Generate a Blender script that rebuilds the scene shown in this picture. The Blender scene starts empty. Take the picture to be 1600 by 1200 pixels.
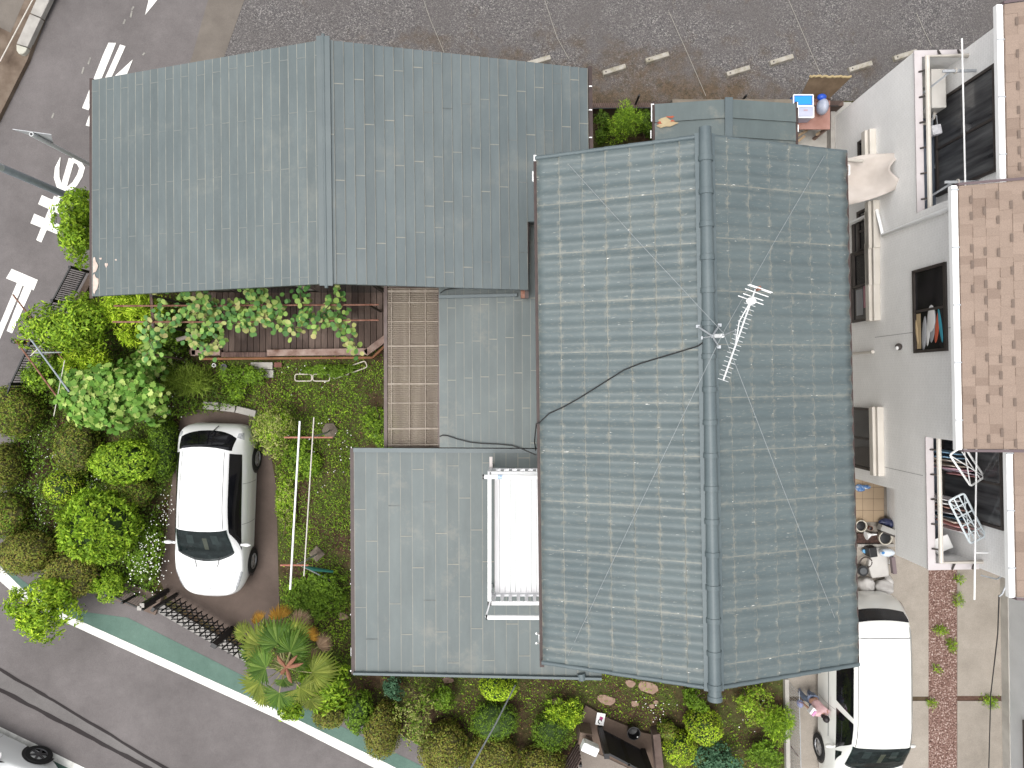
import bpy, bmesh, math, random
import numpy as np
from mathutils import Vector, Matrix, noise
from mathutils.geometry import tessellate_polygon
R = math.radians
random.seed(7)
rng = np.random.default_rng(11)
SC = bpy.context.scene
COL = SC.collection
CAMH, FPX = 18.2, 1130.0
# ------------------------------------------------------------ camera, sky, sun, exposure
cd = bpy.data.cameras.new('camera'); cam = bpy.data.objects.new('camera', cd); COL.objects.link(cam)
cam.location = (0, 0, CAMH); cam.rotation_euler = (0, 0, 0)
cd.sensor_width = 36; cd.sensor_fit = 'HORIZONTAL'; cd.lens = 36 * FPX / 1600; cd.clip_end = 600; cd.clip_start = 0.1
SC.camera = cam
W = bpy.data.worlds.new('World'); SC.world = W; W.use_nodes = True
nt = W.node_tree; nt.nodes.clear()
SUN_EL, SUN_AZ = R(76), R(240)
sky = nt.nodes.new('ShaderNodeTexSky'); sky.sky_type = 'NISHITA'; sky.sun_disc = False
sky.sun_elevation = SUN_EL; sky.sun_rotation = SUN_AZ; sky.air_density = 1.0; sky.dust_density = 4.0
hs = nt.nodes.new('ShaderNodeHueSaturation'); hs.inputs['Saturation'].default_value = 0.13
bg = nt.nodes.new('ShaderNodeBackground'); bg.inputs['Strength'].default_value = 0.15
wo = nt.nodes.new('ShaderNodeOutputWorld')
nt.links.new(sky.outputs[0], hs.inputs['Color']); nt.links.new(hs.outputs[0], bg.inputs['Color']); nt.links.new(bg.outputs[0], wo.inputs['Surface'])
sd = bpy.data.lights.new('sun', 'SUN'); sun = bpy.data.objects.new('sun', sd); COL.objects.link(sun)
sd.energy = 0.7; sd.angle = R(25); sd.color = (1.0, 0.965, 0.92)
sdir = Vector((math.sin(SUN_AZ) * math.cos(SUN_EL), math.cos(SUN_AZ) * math.cos(SUN_EL), math.sin(SUN_EL)))
sun.rotation_euler = sdir.to_track_quat('Z', 'Y').to_euler(); sun.location = (0, 0, 40)
SC.view_settings.view_transform = 'Standard'; SC.view_settings.look = 'None'
SC.view_settings.gamma = 1.0; SC.view_settings.exposure = 0.9

def P(px, py, z=0.0):
    k = (CAMH - z) / FPX
    return Vector(((px - 800) * k, (600 - py) * k, z))
def sx(z=0.0): return (CAMH - z) / FPX
# ------------------------------------------------------------ scene graph helpers
ORG = {}
def tag(o, label=None, cat=None, group=None, kind=None):
    if label: o['label'] = label
    if cat: o['category'] = cat
    if group: o['group'] = group
    if kind: o['kind'] = kind
    return o
def thing(name, label, cat, loc=(0, 0, 0), group=None):
    o = bpy.data.objects.new(name, None); COL.objects.link(o); o.empty_display_size = 0.2
    o.location = Vector(loc); ORG[o.name] = Vector(loc)
    return tag(o, label, cat, group)
def link_mesh(name, me, mats, parent=None, base=None):
    o = bpy.data.objects.new(name, me); COL.objects.link(o)
    for m in (mats if isinstance(mats, (list, tuple)) else [mats]): me.materials.append(m)
    if parent is not None:
        org = ORG[parent.name]; o.parent = parent; ORG[o.name] = org
    else:
        org = Vector(base) if base is not None else Vector((0, 0, 0)); o.location = org; ORG[o.name] = org
    if org.length > 0: me.transform(Matrix.Translation(-org))
    return o
def copy_tree(o, parent=None):
    c = o.copy(); COL.objects.link(c)
    if parent is not None: c.parent = parent
    ORG[c.name] = ORG.get(o.name, Vector((0, 0, 0))).copy()
    for ch in list(o.children): copy_tree(ch, c)
    return c
class MB:
    def __init__(s): s.v = []; s.f = []; s.m = []; s.uv = {}
    def add(s, vs, fs, m=0):
        b = len(s.v); s.v += [tuple(x) for x in vs]
        for f in fs: s.f.append(tuple(b + i for i in f)); s.m.append(m)
    def box(s, c, d, rz=0, m=0):
        hx, hy, hz = d[0] / 2, d[1] / 2, d[2] / 2; ca, sa = math.cos(rz), math.sin(rz)
        vs = []
        for z in (-hz, hz):
            for x, y in ((-hx, -hy), (hx, -hy), (hx, hy), (-hx, hy)):
                vs.append((c[0] + x * ca - y * sa, c[1] + x * sa + y * ca, c[2] + z))
        s.add(vs, [(3, 2, 1, 0), (4, 5, 6, 7), (0, 1, 5, 4), (1, 2, 6, 5), (2, 3, 7, 6), (3, 0, 4, 7)], m)
        return s
    def b2(s, x0, x1, y0, y1, z0, z1, m=0):
        return s.box(((x0 + x1) / 2, (y0 + y1) / 2, (z0 + z1) / 2), (abs(x1 - x0), abs(y1 - y0), abs(z1 - z0)), 0, m)
    def bar(s, a, b, w, h, m=0, up=(0, 0, 1)):
        a = Vector(a); b = Vector(b); d = (b - a).normalized(); u = Vector(up)
        if abs(d.dot(u)) > 0.98: u = Vector((0, 1, 0))
        sd_ = d.cross(u).normalized(); u = sd_.cross(d)
        vs = []
        for p in (a, b):
            for i, j in ((-1, -1), (1, -1), (1, 1), (-1, 1)): vs.append(p + sd_ * (i * w / 2) + u * (j * h / 2))
        s.add(vs, [(0, 1, 2, 3), (7, 6, 5, 4), (4, 5, 1, 0), (5, 6, 2, 1), (6, 7, 3, 2), (7, 4, 0, 3)], m)
        return s
    def tube(s, pts, r, n=8, m=0, cap=True):
        pts = [Vector(p) for p in pts]; rs = r if isinstance(r, (list, tuple)) else [r] * len(pts)
        b = len(s.v); prev = None
        for i, p in enumerate(pts):
            d = (pts[min(i + 1, len(pts) - 1)] - pts[max(i - 1, 0)])
            d = d.normalized() if d.length > 1e-9 else Vector((0, 0, 1))
            if prev is None: u = d.orthogonal().normalized()
            else:
                u = prev - d * prev.dot(d); u = u.normalized() if u.length > 1e-6 else d.orthogonal().normalized()
            prev = u; w = d.cross(u)
            for k in range(n):
                a = 2 * math.pi * k / n; s.v.append(tuple(p + (u * math.cos(a) + w * math.sin(a)) * rs[i]))
        for i in range(len(pts) - 1):
            for k in range(n):
                k2 = (k + 1) % n
                s.f.append((b + i * n + k, b + i * n + k2, b + (i + 1) * n + k2, b + (i + 1) * n + k)); s.m.append(m)
        if cap:
            s.f.append(tuple(b + k for k in reversed(range(n)))); s.m.append(m)
            e = b + (len(pts) - 1) * n; s.f.append(tuple(e + k for k in range(n))); s.m.append(m)
        return s
    def lathe(s, c, prof, n=20, m=0):
        b = len(s.v); c = Vector(c)
        for r, z in prof:
            for k in range(n):
                a = 2 * math.pi * k / n; s.v.append((c.x + r * math.cos(a), c.y + r * math.sin(a), c.z + z))
        for i in range(len(prof) - 1):
            for k in range(n):
                k2 = (k + 1) % n; s.f.append((b + i * n + k, b + i * n + k2, b + (i + 1) * n + k2, b + (i + 1) * n + k)); s.m.append(m)
        return s
    def prism(s, poly, z0, z1, m=0):
        n = len(poly); pts = [Vector((p[0], p[1], 0)) for p in poly]
        area = sum(pts[i].x * pts[(i + 1) % n].y - pts[(i + 1) % n].x * pts[i].y for i in range(n))
        if area < 0: pts.reverse()
        tris = tessellate_polygon([pts]); b = len(s.v)
        s.v += [(p.x, p.y, z1) for p in pts]
        def orient(t):
            a, bb, c = (pts[i] for i in t)
            return t if (bb - a).cross(c - a).z > 0 else t[::-1]
        for t in tris: s.f.append(tuple(b + i for i in orient(tuple(t)))); s.m.append(m)
        if z0 is not None:
            s.v += [(p.x, p.y, z0) for p in pts]
            for i in range(n):
                j = (i + 1) % n; s.f.append((b + n + i, b + n + j, b + j, b + i)); s.m.append(m)
        return s
    def ell(s, c, r, nu=16, nv=10, m=0, rot=None):
        b = len(s.v); c = Vector(c); M_ = rot or Matrix.Identity(3)
        for i in range(nv + 1):
            t = math.pi * i / nv
            for k in range(nu):
                a = 2 * math.pi * k / nu
                s.v.append(tuple(c + M_ @ Vector((r[0] * math.sin(t) * math.cos(a), r[1] * math.sin(t) * math.sin(a), -r[2] * math.cos(t)))))
        for i in range(nv):
            for k in range(nu):
                k2 = (k + 1) % nu; s.f.append((b + i * nu + k, b + i * nu + k2, b + (i + 1) * nu + k2, b + (i + 1) * nu + k)); s.m.append(m)
        return s
    def build(s, name, mats, parent=None, base=None, smooth=False, bevel=0, ang=40):
        me = bpy.data.meshes.new(name); me.from_pydata(s.v, [], s.f)
        if any(s.m): me.polygons.foreach_set('material_index', s.m)
        if smooth:
            me.polygons.foreach_set('use_smooth', [True] * len(me.polygons))
            me.set_sharp_from_angle(angle=R(ang))
        me.update()
        o = link_mesh(name, me, mats, parent, base)
        if bevel:
            bv = o.modifiers.new('bevel', 'BEVEL'); bv.width = bevel; bv.segments = 2; bv.limit_method = 'ANGLE'
        return o
# ------------------------------------------------------------ materials
def nodes(name):
    m = bpy.data.materials.new(name); m.use_nodes = True; t = m.node_tree
    return m, t, t.nodes['Principled BSDF']
def N(t, typ, **kw):
    n = t.nodes.new('ShaderNode' + typ)
    for k, v in kw.items():
        if k.startswith('i_'): n.inputs[k[2:]].default_value = v
        else: setattr(n, k, v)
    return n
def ramp(t, fac, stops):
    r = N(t, 'ValToRGB'); e = r.color_ramp.elements
    while len(e) < len(stops): e.new(0.5)
    for el, (p, c) in zip(e, stops):
        el.position = p; el.color = (c, c, c, 1) if isinstance(c, (int, float)) else (*c, 1)
    t.links.new(fac, r.inputs[0]); return r.outputs[0]
def pos(t): return N(t, 'NewGeometry').outputs['Position']
def noise_n(t, scale, detail=5, rough=.55, vec=None, dist=0):
    n = N(t, 'TexNoise', i_Scale=scale, i_Detail=detail, i_Roughness=rough, i_Distortion=dist)
    t.links.new(vec or pos(t), n.inputs['Vector']); return n.outputs['Fac']
def mixc(t, fac, a, b, typ='MIX'):
    n = N(t, 'Mix', data_type='RGBA', blend_type=typ)
    for sock, v in ((n.inputs[0], fac), (n.inputs[6], a), (n.inputs[7], b)):
        if isinstance(v, (int, float)): sock.default_value = v
        elif isinstance(v, tuple): sock.default_value = (*v, 1)
        else: t.links.new(v, sock)
    return n.outputs[2]
def math_n(t, op, a, b=0.0, c=None, clamp=False):
    n = N(t, 'Math', operation=op, use_clamp=clamp)
    for i, v in enumerate((a, b) if c is None else (a, b, c)):
        if isinstance(v, (int, float)): n.inputs[i].default_value = v
        else: t.links.new(v, n.inputs[i])
    return n.outputs[0]
def bump(t, b, h, strength=.3, dist=.01):
    n = N(t, 'Bump', i_Strength=strength, i_Distance=dist)
    t.links.new(h, n.inputs['Height']); t.links.new(n.outputs[0], b.inputs['Normal'])
def MAT(name, cols, scale=3.0, rough=.8, spread=.22, bmp=0, bscale=60, metal=0, spec=.4, speck=0, sscale=150, stretch=None):
    m, t, b = nodes(name)
    b.inputs['Roughness'].default_value = rough; b.inputs['Metallic'].default_value = metal; b.inputs['Specular IOR Level'].default_value = spec
    vec = None
    if stretch:
        mp = N(t, 'Mapping'); mp.inputs['Scale'].default_value = stretch; t.links.new(pos(t), mp.inputs[0]); vec = mp.outputs[0]
    if isinstance(cols[0], (int, float)): cols = [cols]
    if len(cols) == 1: b.inputs['Base Color'].default_value = (*cols[0], 1); out = None
    else:
        k = len(cols); out = ramp(t, noise_n(t, scale, vec=vec), [(.5 - spread + 2 * spread * i / (k - 1), c) for i, c in enumerate(cols)])
    if speck:
        s = ramp(t, noise_n(t, sscale, 2, vec=vec), [(.3, 1 - speck), (.7, 1 + speck)])
        out = mixc(t, 1.0, out if out is not None else cols[0], s, 'MULTIPLY')
    if out is not None: t.links.new(out, b.inputs['Base Color'])
    if bmp: bump(t, b, noise_n(t, bscale, 3, vec=vec), bmp)
    return m
def leaf_mat(name, cols, rough=.5, trans=.25):
    m, t, b = nodes(name); g = N(t, 'NewGeometry')
    k = len(cols)
    c = ramp(t, g.outputs['Random Per Island'], [(i / max(1, k - 1), c) for i, c in enumerate(cols)])
    v = ramp(t, noise_n(t, 2.2, 3), [(.3, .72), (.7, 1.25)])
    c = mixc(t, 1.0, c, v, 'MULTIPLY')
    t.links.new(c, b.inputs['Base Color']); b.inputs['Roughness'].default_value = rough; b.inputs['Specular IOR Level'].default_value = .16
    tr = N(t, 'BsdfTranslucent'); t.links.new(c, tr.inputs[0])
    mx = N(t, 'MixShader'); mx.inputs[0].default_value = trans
    t.links.new(b.outputs[0], mx.inputs[1]); t.links.new(tr.outputs[0], mx.inputs[2])
    t.links.new(mx.outputs[0], t.nodes['Material Output'].inputs[0]); return m
def glass_mat(name, col, rough=.06, spec=.6):
    m, t, b = nodes(name); b.inputs['Roughness'].default_value = rough; b.inputs['Specular IOR Level'].default_value = spec
    c = ramp(t, noise_n(t, 2.5, 3), [(.3, tuple(x * .6 for x in col)), (.7, tuple(x * 1.5 for x in col))]); t.links.new(c, b.inputs['Base Color']); return m

WHITE = MAT('white_paint_metal', [(.78, .78, .77), (.86, .86, .85)], 2, .4, spec=.5)
CREAM = MAT('cream_metal', [(.50, .465, .41), (.58, .54, .485)], 2, .45)
BLACKM = MAT('black_metal', (.012, .012, .013), rough=.45)
DARKM = MAT('dark_bronze_metal', [(.035, .028, .025), (.06, .05, .045)], 4, .5)
GREYM = MAT('grey_galvanised', [(.36, .38, .40), (.5, .52, .54)], 6, .5, metal=.4)
POLEM = MAT('blue_grey_pole', [(.22, .25, .28), (.30, .33, .36)], 5, .5)
RUST = MAT('rusty_steel', [(.10, .035, .02), (.20, .09, .06), (.28, .16, .12)], 9, .8)
CONC = MAT('concrete', [(.33, .31, .28), (.45, .43, .39)], 2.5, .9, bmp=.15, bscale=80, speck=.1)
CONCL = MAT('pale_concrete', [(.27, .255, .235), (.38, .36, .33)], 4, .9, bmp=.15, bscale=70, speck=.12)
WOODD = MAT('weathered_deck_wood', [(.045, .025, .02), (.09, .05, .04), (.17, .11, .09)], 3, .75, bmp=.2, bscale=40, stretch=(9, 1.2, 3))
WOODR = MAT('pinkish_grey_timber', [(.12, .06, .04), (.25, .17, .14), (.34, .26, .22)], 5, .8, bmp=.2, bscale=40)
BARK = MAT('bark', [(.06, .04, .03), (.13, .09, .06)], 12, .9, bmp=.4, bscale=50)
BLACKP = MAT('black_plastic', (.012, .012, .013), rough=.35)
CABLE = MAT('black_cable', (.01, .01, .01), rough=.5)
# ------------------------------------------------------------ ground, roads
def gp(pts, z=0.0): return [P(x, y, 0).xy for x, y in pts]
def sheet(name, pts, z, m, kind='structure', z0=None):
    o = MB().prism(gp(pts), z0, z).build(name, m); tag(o, kind=kind); return o
def ground_mat():
    m, t, b = nodes('garden_soil'); b.inputs['Roughness'].default_value = .95; b.inputs['Specular IOR Level'].default_value = .15
    soil = ramp(t, noise_n(t, 6, 8, .7), [(.25, (.022, .014, .009)), (.5, (.058, .037, .022)), (.75, (.13, .085, .052))])
    moss = ramp(t, noise_n(t, 14, 6, .7), [(.3, (.026, .034, .009)), (.7, (.105, .125, .034))])
    f = ramp(t, noise_n(t, .9, 6, .65), [(.42, 0), (.62, 1)])
    c = mixc(t, f, soil, moss); sp = ramp(t, noise_n(t, 55, 3, .7), [(.3, .6), (.75, 1.45)])
    t.links.new(mixc(t, 1.0, c, sp, 'MULTIPLY'), b.inputs['Base Color']); bump(t, b, noise_n(t, 30, 6, .7), .6, .03); return m
def asphalt_mat(name, c0, c1, dark=.8):
    m, t, b = nodes(name); b.inputs['Roughness'].default_value = .9; b.inputs['Specular IOR Level'].default_value = .25
    c = ramp(t, noise_n(t, .55, 6, .6), [(.28, tuple(x * .92 for x in c0)), (.5, tuple((x + y) / 2 for x, y in zip(c0, c1))), (.72, tuple(x * 1.06 for x in c1))])
    c = mixc(t, 1.0, c, ramp(t, noise_n(t, 90, 3, .8), [(.25, .72), (.75, 1.3)]), 'MULTIPLY')
    c = mixc(t, 1.0, c, ramp(t, noise_n(t, 3.2, 4, .7), [(.25, .9), (.7, 1.07)]), 'MULTIPLY')
    t.links.new(c, b.inputs['Base Color']); bump(t, b, noise_n(t, 120, 2), .3, .006); return m
def gravel_mat():
    m, t, b = nodes('crushed_gravel'); b.inputs['Roughness'].default_value = .9; b.inputs['Specular IOR Level'].default_value = .25
    v = N(t, 'TexVoronoi', i_Scale=16.0); t.links.new(pos(t), v.inputs['Vector'])
    v2 = N(t, 'TexVoronoi', i_Scale=46.0); t.links.new(pos(t), v2.inputs['Vector'])
    sep = N(t, 'SeparateColor'); t.links.new(v2.outputs['Color'], sep.inputs[0])
    st = ramp(t, sep.outputs[0], [(0, (.05, .047, .048)), (.5, (.115, .108, .108)), (.85, (.18, .168, .162)), (1, (.33, .31, .29))])
    fine = ramp(t, noise_n(t, 70, 4, .8), [(.3, (.062, .056, .054)), (.7, (.155, .142, .137))])
    big = ramp(t, noise_n(t, .7, 5, .65), [(.38, .15), (.62, .85)])
    c = mixc(t, big, fine, st)
    # soil and moss creeping in along the boundary of the lot
    sp = N(t, 'SeparateXYZ'); t.links.new(pos(t), sp.inputs[0])
    edge = N(t, 'MapRange', clamp=True); edge.inputs['From Min'].default_value = 9.4; edge.inputs['From Max'].default_value = 6.6
    t.links.new(sp.outputs['Y'], edge.inputs['Value'])
    xm = N(t, 'MapRange', clamp=True); xm.inputs['From Min'].default_value = -6.0; xm.inputs['From Max'].default_value = -2.5; t.links.new(sp.outputs['X'], xm.inputs['Value'])
    xm2 = N(t, 'MapRange', clamp=True); xm2.inputs['From Min'].default_value = 8.0; xm2.inputs['From Max'].default_value = 4.2; t.links.new(sp.outputs['X'], xm2.inputs['Value'])
    e = math_n(t, 'MULTIPLY', math_n(t, 'MULTIPLY', edge.outputs[0], xm.outputs[0]), math_n(t, 'ADD', math_n(t, 'MULTIPLY', xm2.outputs[0], .7), .3))
    msk = math_n(t, 'ADD', e, math_n(t, 'MULTIPLY', math_n(t, 'SUBTRACT', noise_n(t, 1.3, 6, .65), .5), 2.2))
    f = ramp(t, msk, [(.25, 0), (.85, .9)])
    soil = ramp(t, noise_n(t, 9, 6, .7), [(.3, (.040, .034, .018)), (.55, (.105, .072, .045)), (.75, (.15, .11, .075))])
    c = mixc(t, f, c, soil)
    sp2 = ramp(t, noise_n(t, 48, 3, .8), [(.28, .55), (.75, 1.5)]); c = mixc(t, 1.0, c, sp2, 'MULTIPLY')
    t.links.new(c, b.inputs['Base Color']); bump(t, b, v2.outputs['Distance'], .7, .02); return m
ASPH = asphalt_mat('asphalt', (.110, .099, .097), (.146, .132, .130))
ASPH2 = asphalt_mat('patched_asphalt', (.118, .109, .106), (.15, .14, .136))
GRNP = asphalt_mat('green_road_coating', (.075, .13, .105), (.105, .165, .135))
PADM = asphalt_mat('brown_parking_pad', (.082, .060, .049), (.128, .097, .081))
DIRTC = asphalt_mat('dirty_verge_concrete', (.105, .09, .078), (.165, .145, .125))
DRIVE = asphalt_mat('driveway_concrete', (.255, .225, .19), (.325, .29, .25))
TAR = asphalt_mat('tar_joint', (.022, .018, .018), (.035, .03, .03))
LINEW = MAT('worn_road_paint', [(.62, .61, .57), (.80, .79, .74)], 5, .75, spread=.12, speck=.12, sscale=60)
LINEF = MAT('faded_road_paint', [(.15, .14, .13), (.30, .29, .26)], 12, .85)
REDGR = MAT('reddish_gravel', [(.045, .022, .018), (.13, .07, .055), (.22, .14, .115), (.55, .46, .42)], 26, .95, bmp=.9, bscale=40, spread=.2, speck=.25, sscale=60)
tag(MB().b2(-150, 150, -150, 150, -.2, 0).build('ground', ground_mat()), kind='structure')
EDGE = [(390, -45), (345, 90), (160, 400), (105, 490), (62, 575), (30, 650), (12, 740), (10, 815), (45, 868), (110, 905), (170, 927), (245, 950), (400, 1032), (560, 1112), (700, 1188), (1000, 1345)]
sheet('road', EDGE + [(2600, 2200), (2600, 4200), (-4000, 4200), (-4000, -4200), (1900, -4200)], .004, ASPH)
sheet('gravel_lot', [(398, -45), (350, 90), (300, 185), (300, 240), (925, 240), (925, 162), (1330, 158), (1700, 90), (4200, 90), (4200, -4200), (1915, -4200)], .006, gravel_mat())
sheet('verge', [(338, -45), (300, 90), (262, 190), (300, 185), (350, 90), (398, -45), (760, -1100), (720, -1100)], .010, DIRTC)
sheet('parking_pad', [(282, 655), (300, 640), (395, 645), (420, 690), (432, 760), (434, 850), (437, 950), (420, 1005), (345, 985), (262, 935), (250, 905), (258, 840), (268, 760)], .012, PADM)
sheet('cycle_lane', [(-60, 800), (-5, 860), (20, 895), (60, 925), (125, 955), (200, 965), (330, 1030), (520, 1128), (640, 1187), (800, 1268), (900, 1318), (850, 1330), (690, 1240), (590, 1193), (440, 1116), (110, 966), (35, 925), (0, 893), (-40, 840)], .008, GRNP)
for pts in ([(-70, 790), (-32, 846), (8, 893), (40, 924), (108, 962), (440, 1112), (600, 1190), (860, 1322), (845, 1334), (590, 1202), (430, 1121), (100, 971), (30, 934), (-5, 903), (-45, 853), (-85, 795)],
            [(-260, 1010), (0, 1135), (60, 1164), (132, 1199), (300, 1282), (292, 1294), (120, 1206), (50, 1172), (-8, 1145), (-270, 1020)]):
    sheet('lane_line', pts, .012, LINEW)
sheet('cycle_lane', [(-270, 1020), (-8, 1145), (120, 1206), (292, 1294), (270, 1330), (100, 1250), (-60, 1170), (-290, 1060)], .008, GRNP)
sheet('road_patch', [(-200, 958), (0, 1046), (262, 1200), (420, 1290), (380, 1290), (236, 1200), (0, 1077), (-200, 985)], .008, ASPH2)
def strip_poly(pts, w):
    L, Rr = [], []
    for i, p in enumerate(pts):
        a = Vector(pts[max(i - 1, 0)]); b = Vector(pts[min(i + 1, len(pts) - 1)]); d = (b - a).normalized(); n = Vector((-d.y, d.x))
        ww = w[i] if isinstance(w, (list, tuple)) else w
        L.append(Vector(p) + n * ww / 2); Rr.append(Vector(p) - n * ww / 2)
    return [tuple(v) for v in L + Rr[::-1]]
def jit(pts, n=8, a=.6):
    out = []
    for i in range(len(pts) - 1):
        for k in range(n):
            f = k / n; out.append((pts[i][0] * (1 - f) + pts[i + 1][0] * f + random.uniform(-a, a), pts[i][1] * (1 - f) + pts[i + 1][1] * f + random.uniform(-a, a)))
    return out + [pts[-1]]
pj = jit([(-200, 958), (0, 1046), (85, 1095), (262, 1202), (420, 1292)], 10)
sheet('tar_seam', strip_poly(pj, [random.uniform(3.5, 5.5) for _ in pj]), .012, TAR)
pj = jit([(-200, 985), (0, 1077), (110, 1135), (236, 1202), (380, 1292)], 10)
sheet('tar_seam', strip_poly(pj, [random.uniform(5, 7.5) for _ in pj]), .012, TAR)
# white characters on the road, each stroke traced on the ground plane
def mark(polys):
    mb = MB()
    for i_, pl in enumerate(polys): mb.prism(gp(pl), None, .012 + i_ * .0007)
    tag(mb.build('road_marking', LINEW), kind='structure')
mark([[(18.7, 420), (59.5, 437.5), (53, 454), (50, 452), (38, 447), (36, 446), (27, 442), (10, 435)], [(27, 442), (36, 446), (0, 531), (-14, 562), (-24, 558), (-10, 531)], [(38, 447), (50, 452), (19.5, 521), (11, 517)]])
def q(pts): return [(x / 4, y / 4) for x, y in pts]
loop = q([(450, 1000), (492, 1012), (515, 1050), (500, 1100), (470, 1150), (432, 1182), (396, 1184), (372, 1160), (357, 1110), (360, 1050), (380, 985)])
mark([[(85, 306), (95, 310), (65, 379), (57, 375)], [(66, 305), (104, 322), (96, 336), (60, 319)], [(54, 334), (96, 352), (90, 366), (48, 349)]])
o_loop = strip_poly(loop, [7, 8, 9, 9, 9, 9, 9, 9, 9, 7, 1])
mark([[(90, 309), (99, 312), (117, 250), (108, 247)]] + [[loop_a, loop_b, loop_c, loop_d] for loop_a, loop_b, loop_c, loop_d in [(o_loop[i], o_loop[i + 1], o_loop[-2 - i], o_loop[-1 - i]) for i in range(len(loop) - 1)]])
mark([q([(680, 268), (727, 270), (555, 690), (515, 676), (648, 338)]), q([(752, 280), (786, 290), (620, 660), (575, 795), (537, 785), (590, 640)]), q([(832, 373), (795, 465), (720, 475)])])
mark([q([(945, -60), (1020, -60), (985, 0), (908, 95)])])
mb = MB()
for (x, y) in ((203, 27), (192, 37), (137, 100), (127, 115), (80, 184), (222, 86), (205, 15)):
    w = random.uniform(2, 5); h = random.uniform(4, 11); mb.prism(gp([(x, y), (x + w, y - h), (x + w + 2.2, y - h + 1.5), (x + 2.4, y + 1)]), None, .012)
tag(mb.build('faded_marking', LINEF), kind='structure')
# far pavement, top left
PAV = MAT('brown_pavement', [(.07, .047, .032), (.12, .088, .064), (.18, .14, .108)], 2.2, .92, bmp=.2, bscale=50, speck=.15)
sheet('pavement', [(120, -80), (82, 0), (48, 96), (0, 192), (-90, 370), (-600, 1500), (-4000, 1500), (-4000, -900), (300, -900)], .12, PAV, z0=-.1)
sheet('driveway_entrance', [(0, 0), (45, 0), (22, 55), (-8, 40)], .124, DIRTC)
# driveway on the right
for i, pts in enumerate(([(1225, 700), (1449, 700), (1449, 1087), (1225, 1087)], [(1230, 1094), (1449, 1094), (1449, 1560), (1230, 1560)],
                         [(1494, 860), (1565, 860), (1565, 1086), (1494, 1086)], [(1494, 1094), (1565, 1094), (1565, 1560), (1494, 1560)])):
    sheet('driveway_slab', pts, .05, DRIVE, z0=-.05)
sheet('gravel_strip', [(1449, 850), (1494, 850), (1494, 1560), (1449, 1560)], .03, REDGR)
sheet('soil_joint', [(1225, 1086), (1449, 1086), (1449, 1095), (1225, 1095)], .03, MAT('dark_soil', [(.05, .035, .02), (.1, .07, .04)], 20, .95))
sheet('soil_joint', [(1494, 1085), (1565, 1085), (1565, 1095), (1494, 1095)], .03, MAT('dark_soil_strip', [(.06, .03, .02), (.12, .07, .05)], 20, .95))
sheet('side_yard', [(1240, 160), (1330, 160), (1330, 700), (1240, 700)], .02, CONC)
# ------------------------------------------------------------ roofs
def lap_mat(name, c0, c1, wear=(.27, .25, .205), amt=1.0, dust=.5):
    m, t, b = nodes(name); b.inputs['Roughness'].default_value = .5; b.inputs['Specular IOR Level'].default_value = .4
    uv = N(t, 'UVMap'); sp = N(t, 'SeparateXYZ'); t.links.new(uv.outputs[0], sp.inputs[0])
    fl = math_n(t, 'FLOOR', sp.outputs['X']); wn = N(t, 'TexWhiteNoise', noise_dimensions='1D'); t.links.new(fl, wn.inputs['W'])
    base = ramp(t, noise_n(t, .55, 6, .6), [(.3, c0), (.7, c1)])
    base = mixc(t, 1.0, base, ramp(t, wn.outputs[0], [(0, .93), (1, 1.06)]), 'MULTIPLY')
    mp = N(t, 'Mapping'); mp.inputs['Scale'].default_value = (1, .22, 1); t.links.new(pos(t), mp.inputs[0])
    base = mixc(t, 1.0, base, ramp(t, noise_n(t, 5, 5, .65, vec=mp.outputs[0]), [(.28, .90), (.7, 1.08)]), 'MULTIPLY')
    fr = math_n(t, 'FRACT', sp.outputs['X'])
    ln = ramp(t, fr, [(0, .6), (.03, 0), (.93, 0), (.965, 1)])
    cmb = N(t, 'CombineXYZ'); t.links.new(math_n(t, 'MULTIPLY', fl, 3.7), cmb.inputs[0]); t.links.new(sp.outputs['Y'], cmb.inputs[1])
    wm = ramp(t, noise_n(t, 1.6, 5, .7, vec=cmb.outputs[0]), [(.32, .12), (.68, 1)])
    f = math_n(t, 'MULTIPLY', math_n(t, 'MULTIPLY', ln, wm), amt, clamp=True)
    dm = ramp(t, noise_n(t, 1.1, 7, .72), [(.56, 0), (.78, dust)])
    c = mixc(t, dm, base, tuple(x * .85 for x in wear)); c = mixc(t, f, c, wear)
    t.links.new(c, b.inputs['Base Color']); bump(t, b, noise_n(t, 8, 3), .06, .02); return m
JOINT = MAT('worn_seam', [(.15, .16, .15), (.25, .24, .20)], 4, .6)
JOINTF = MAT('faint_seam', [(.115, .135, .135), (.17, .18, .165)], 4, .6)
SEAMD = MAT('dark_seam', [(.05, .06, .06), (.16, .17, .165)], 4, .6)
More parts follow.
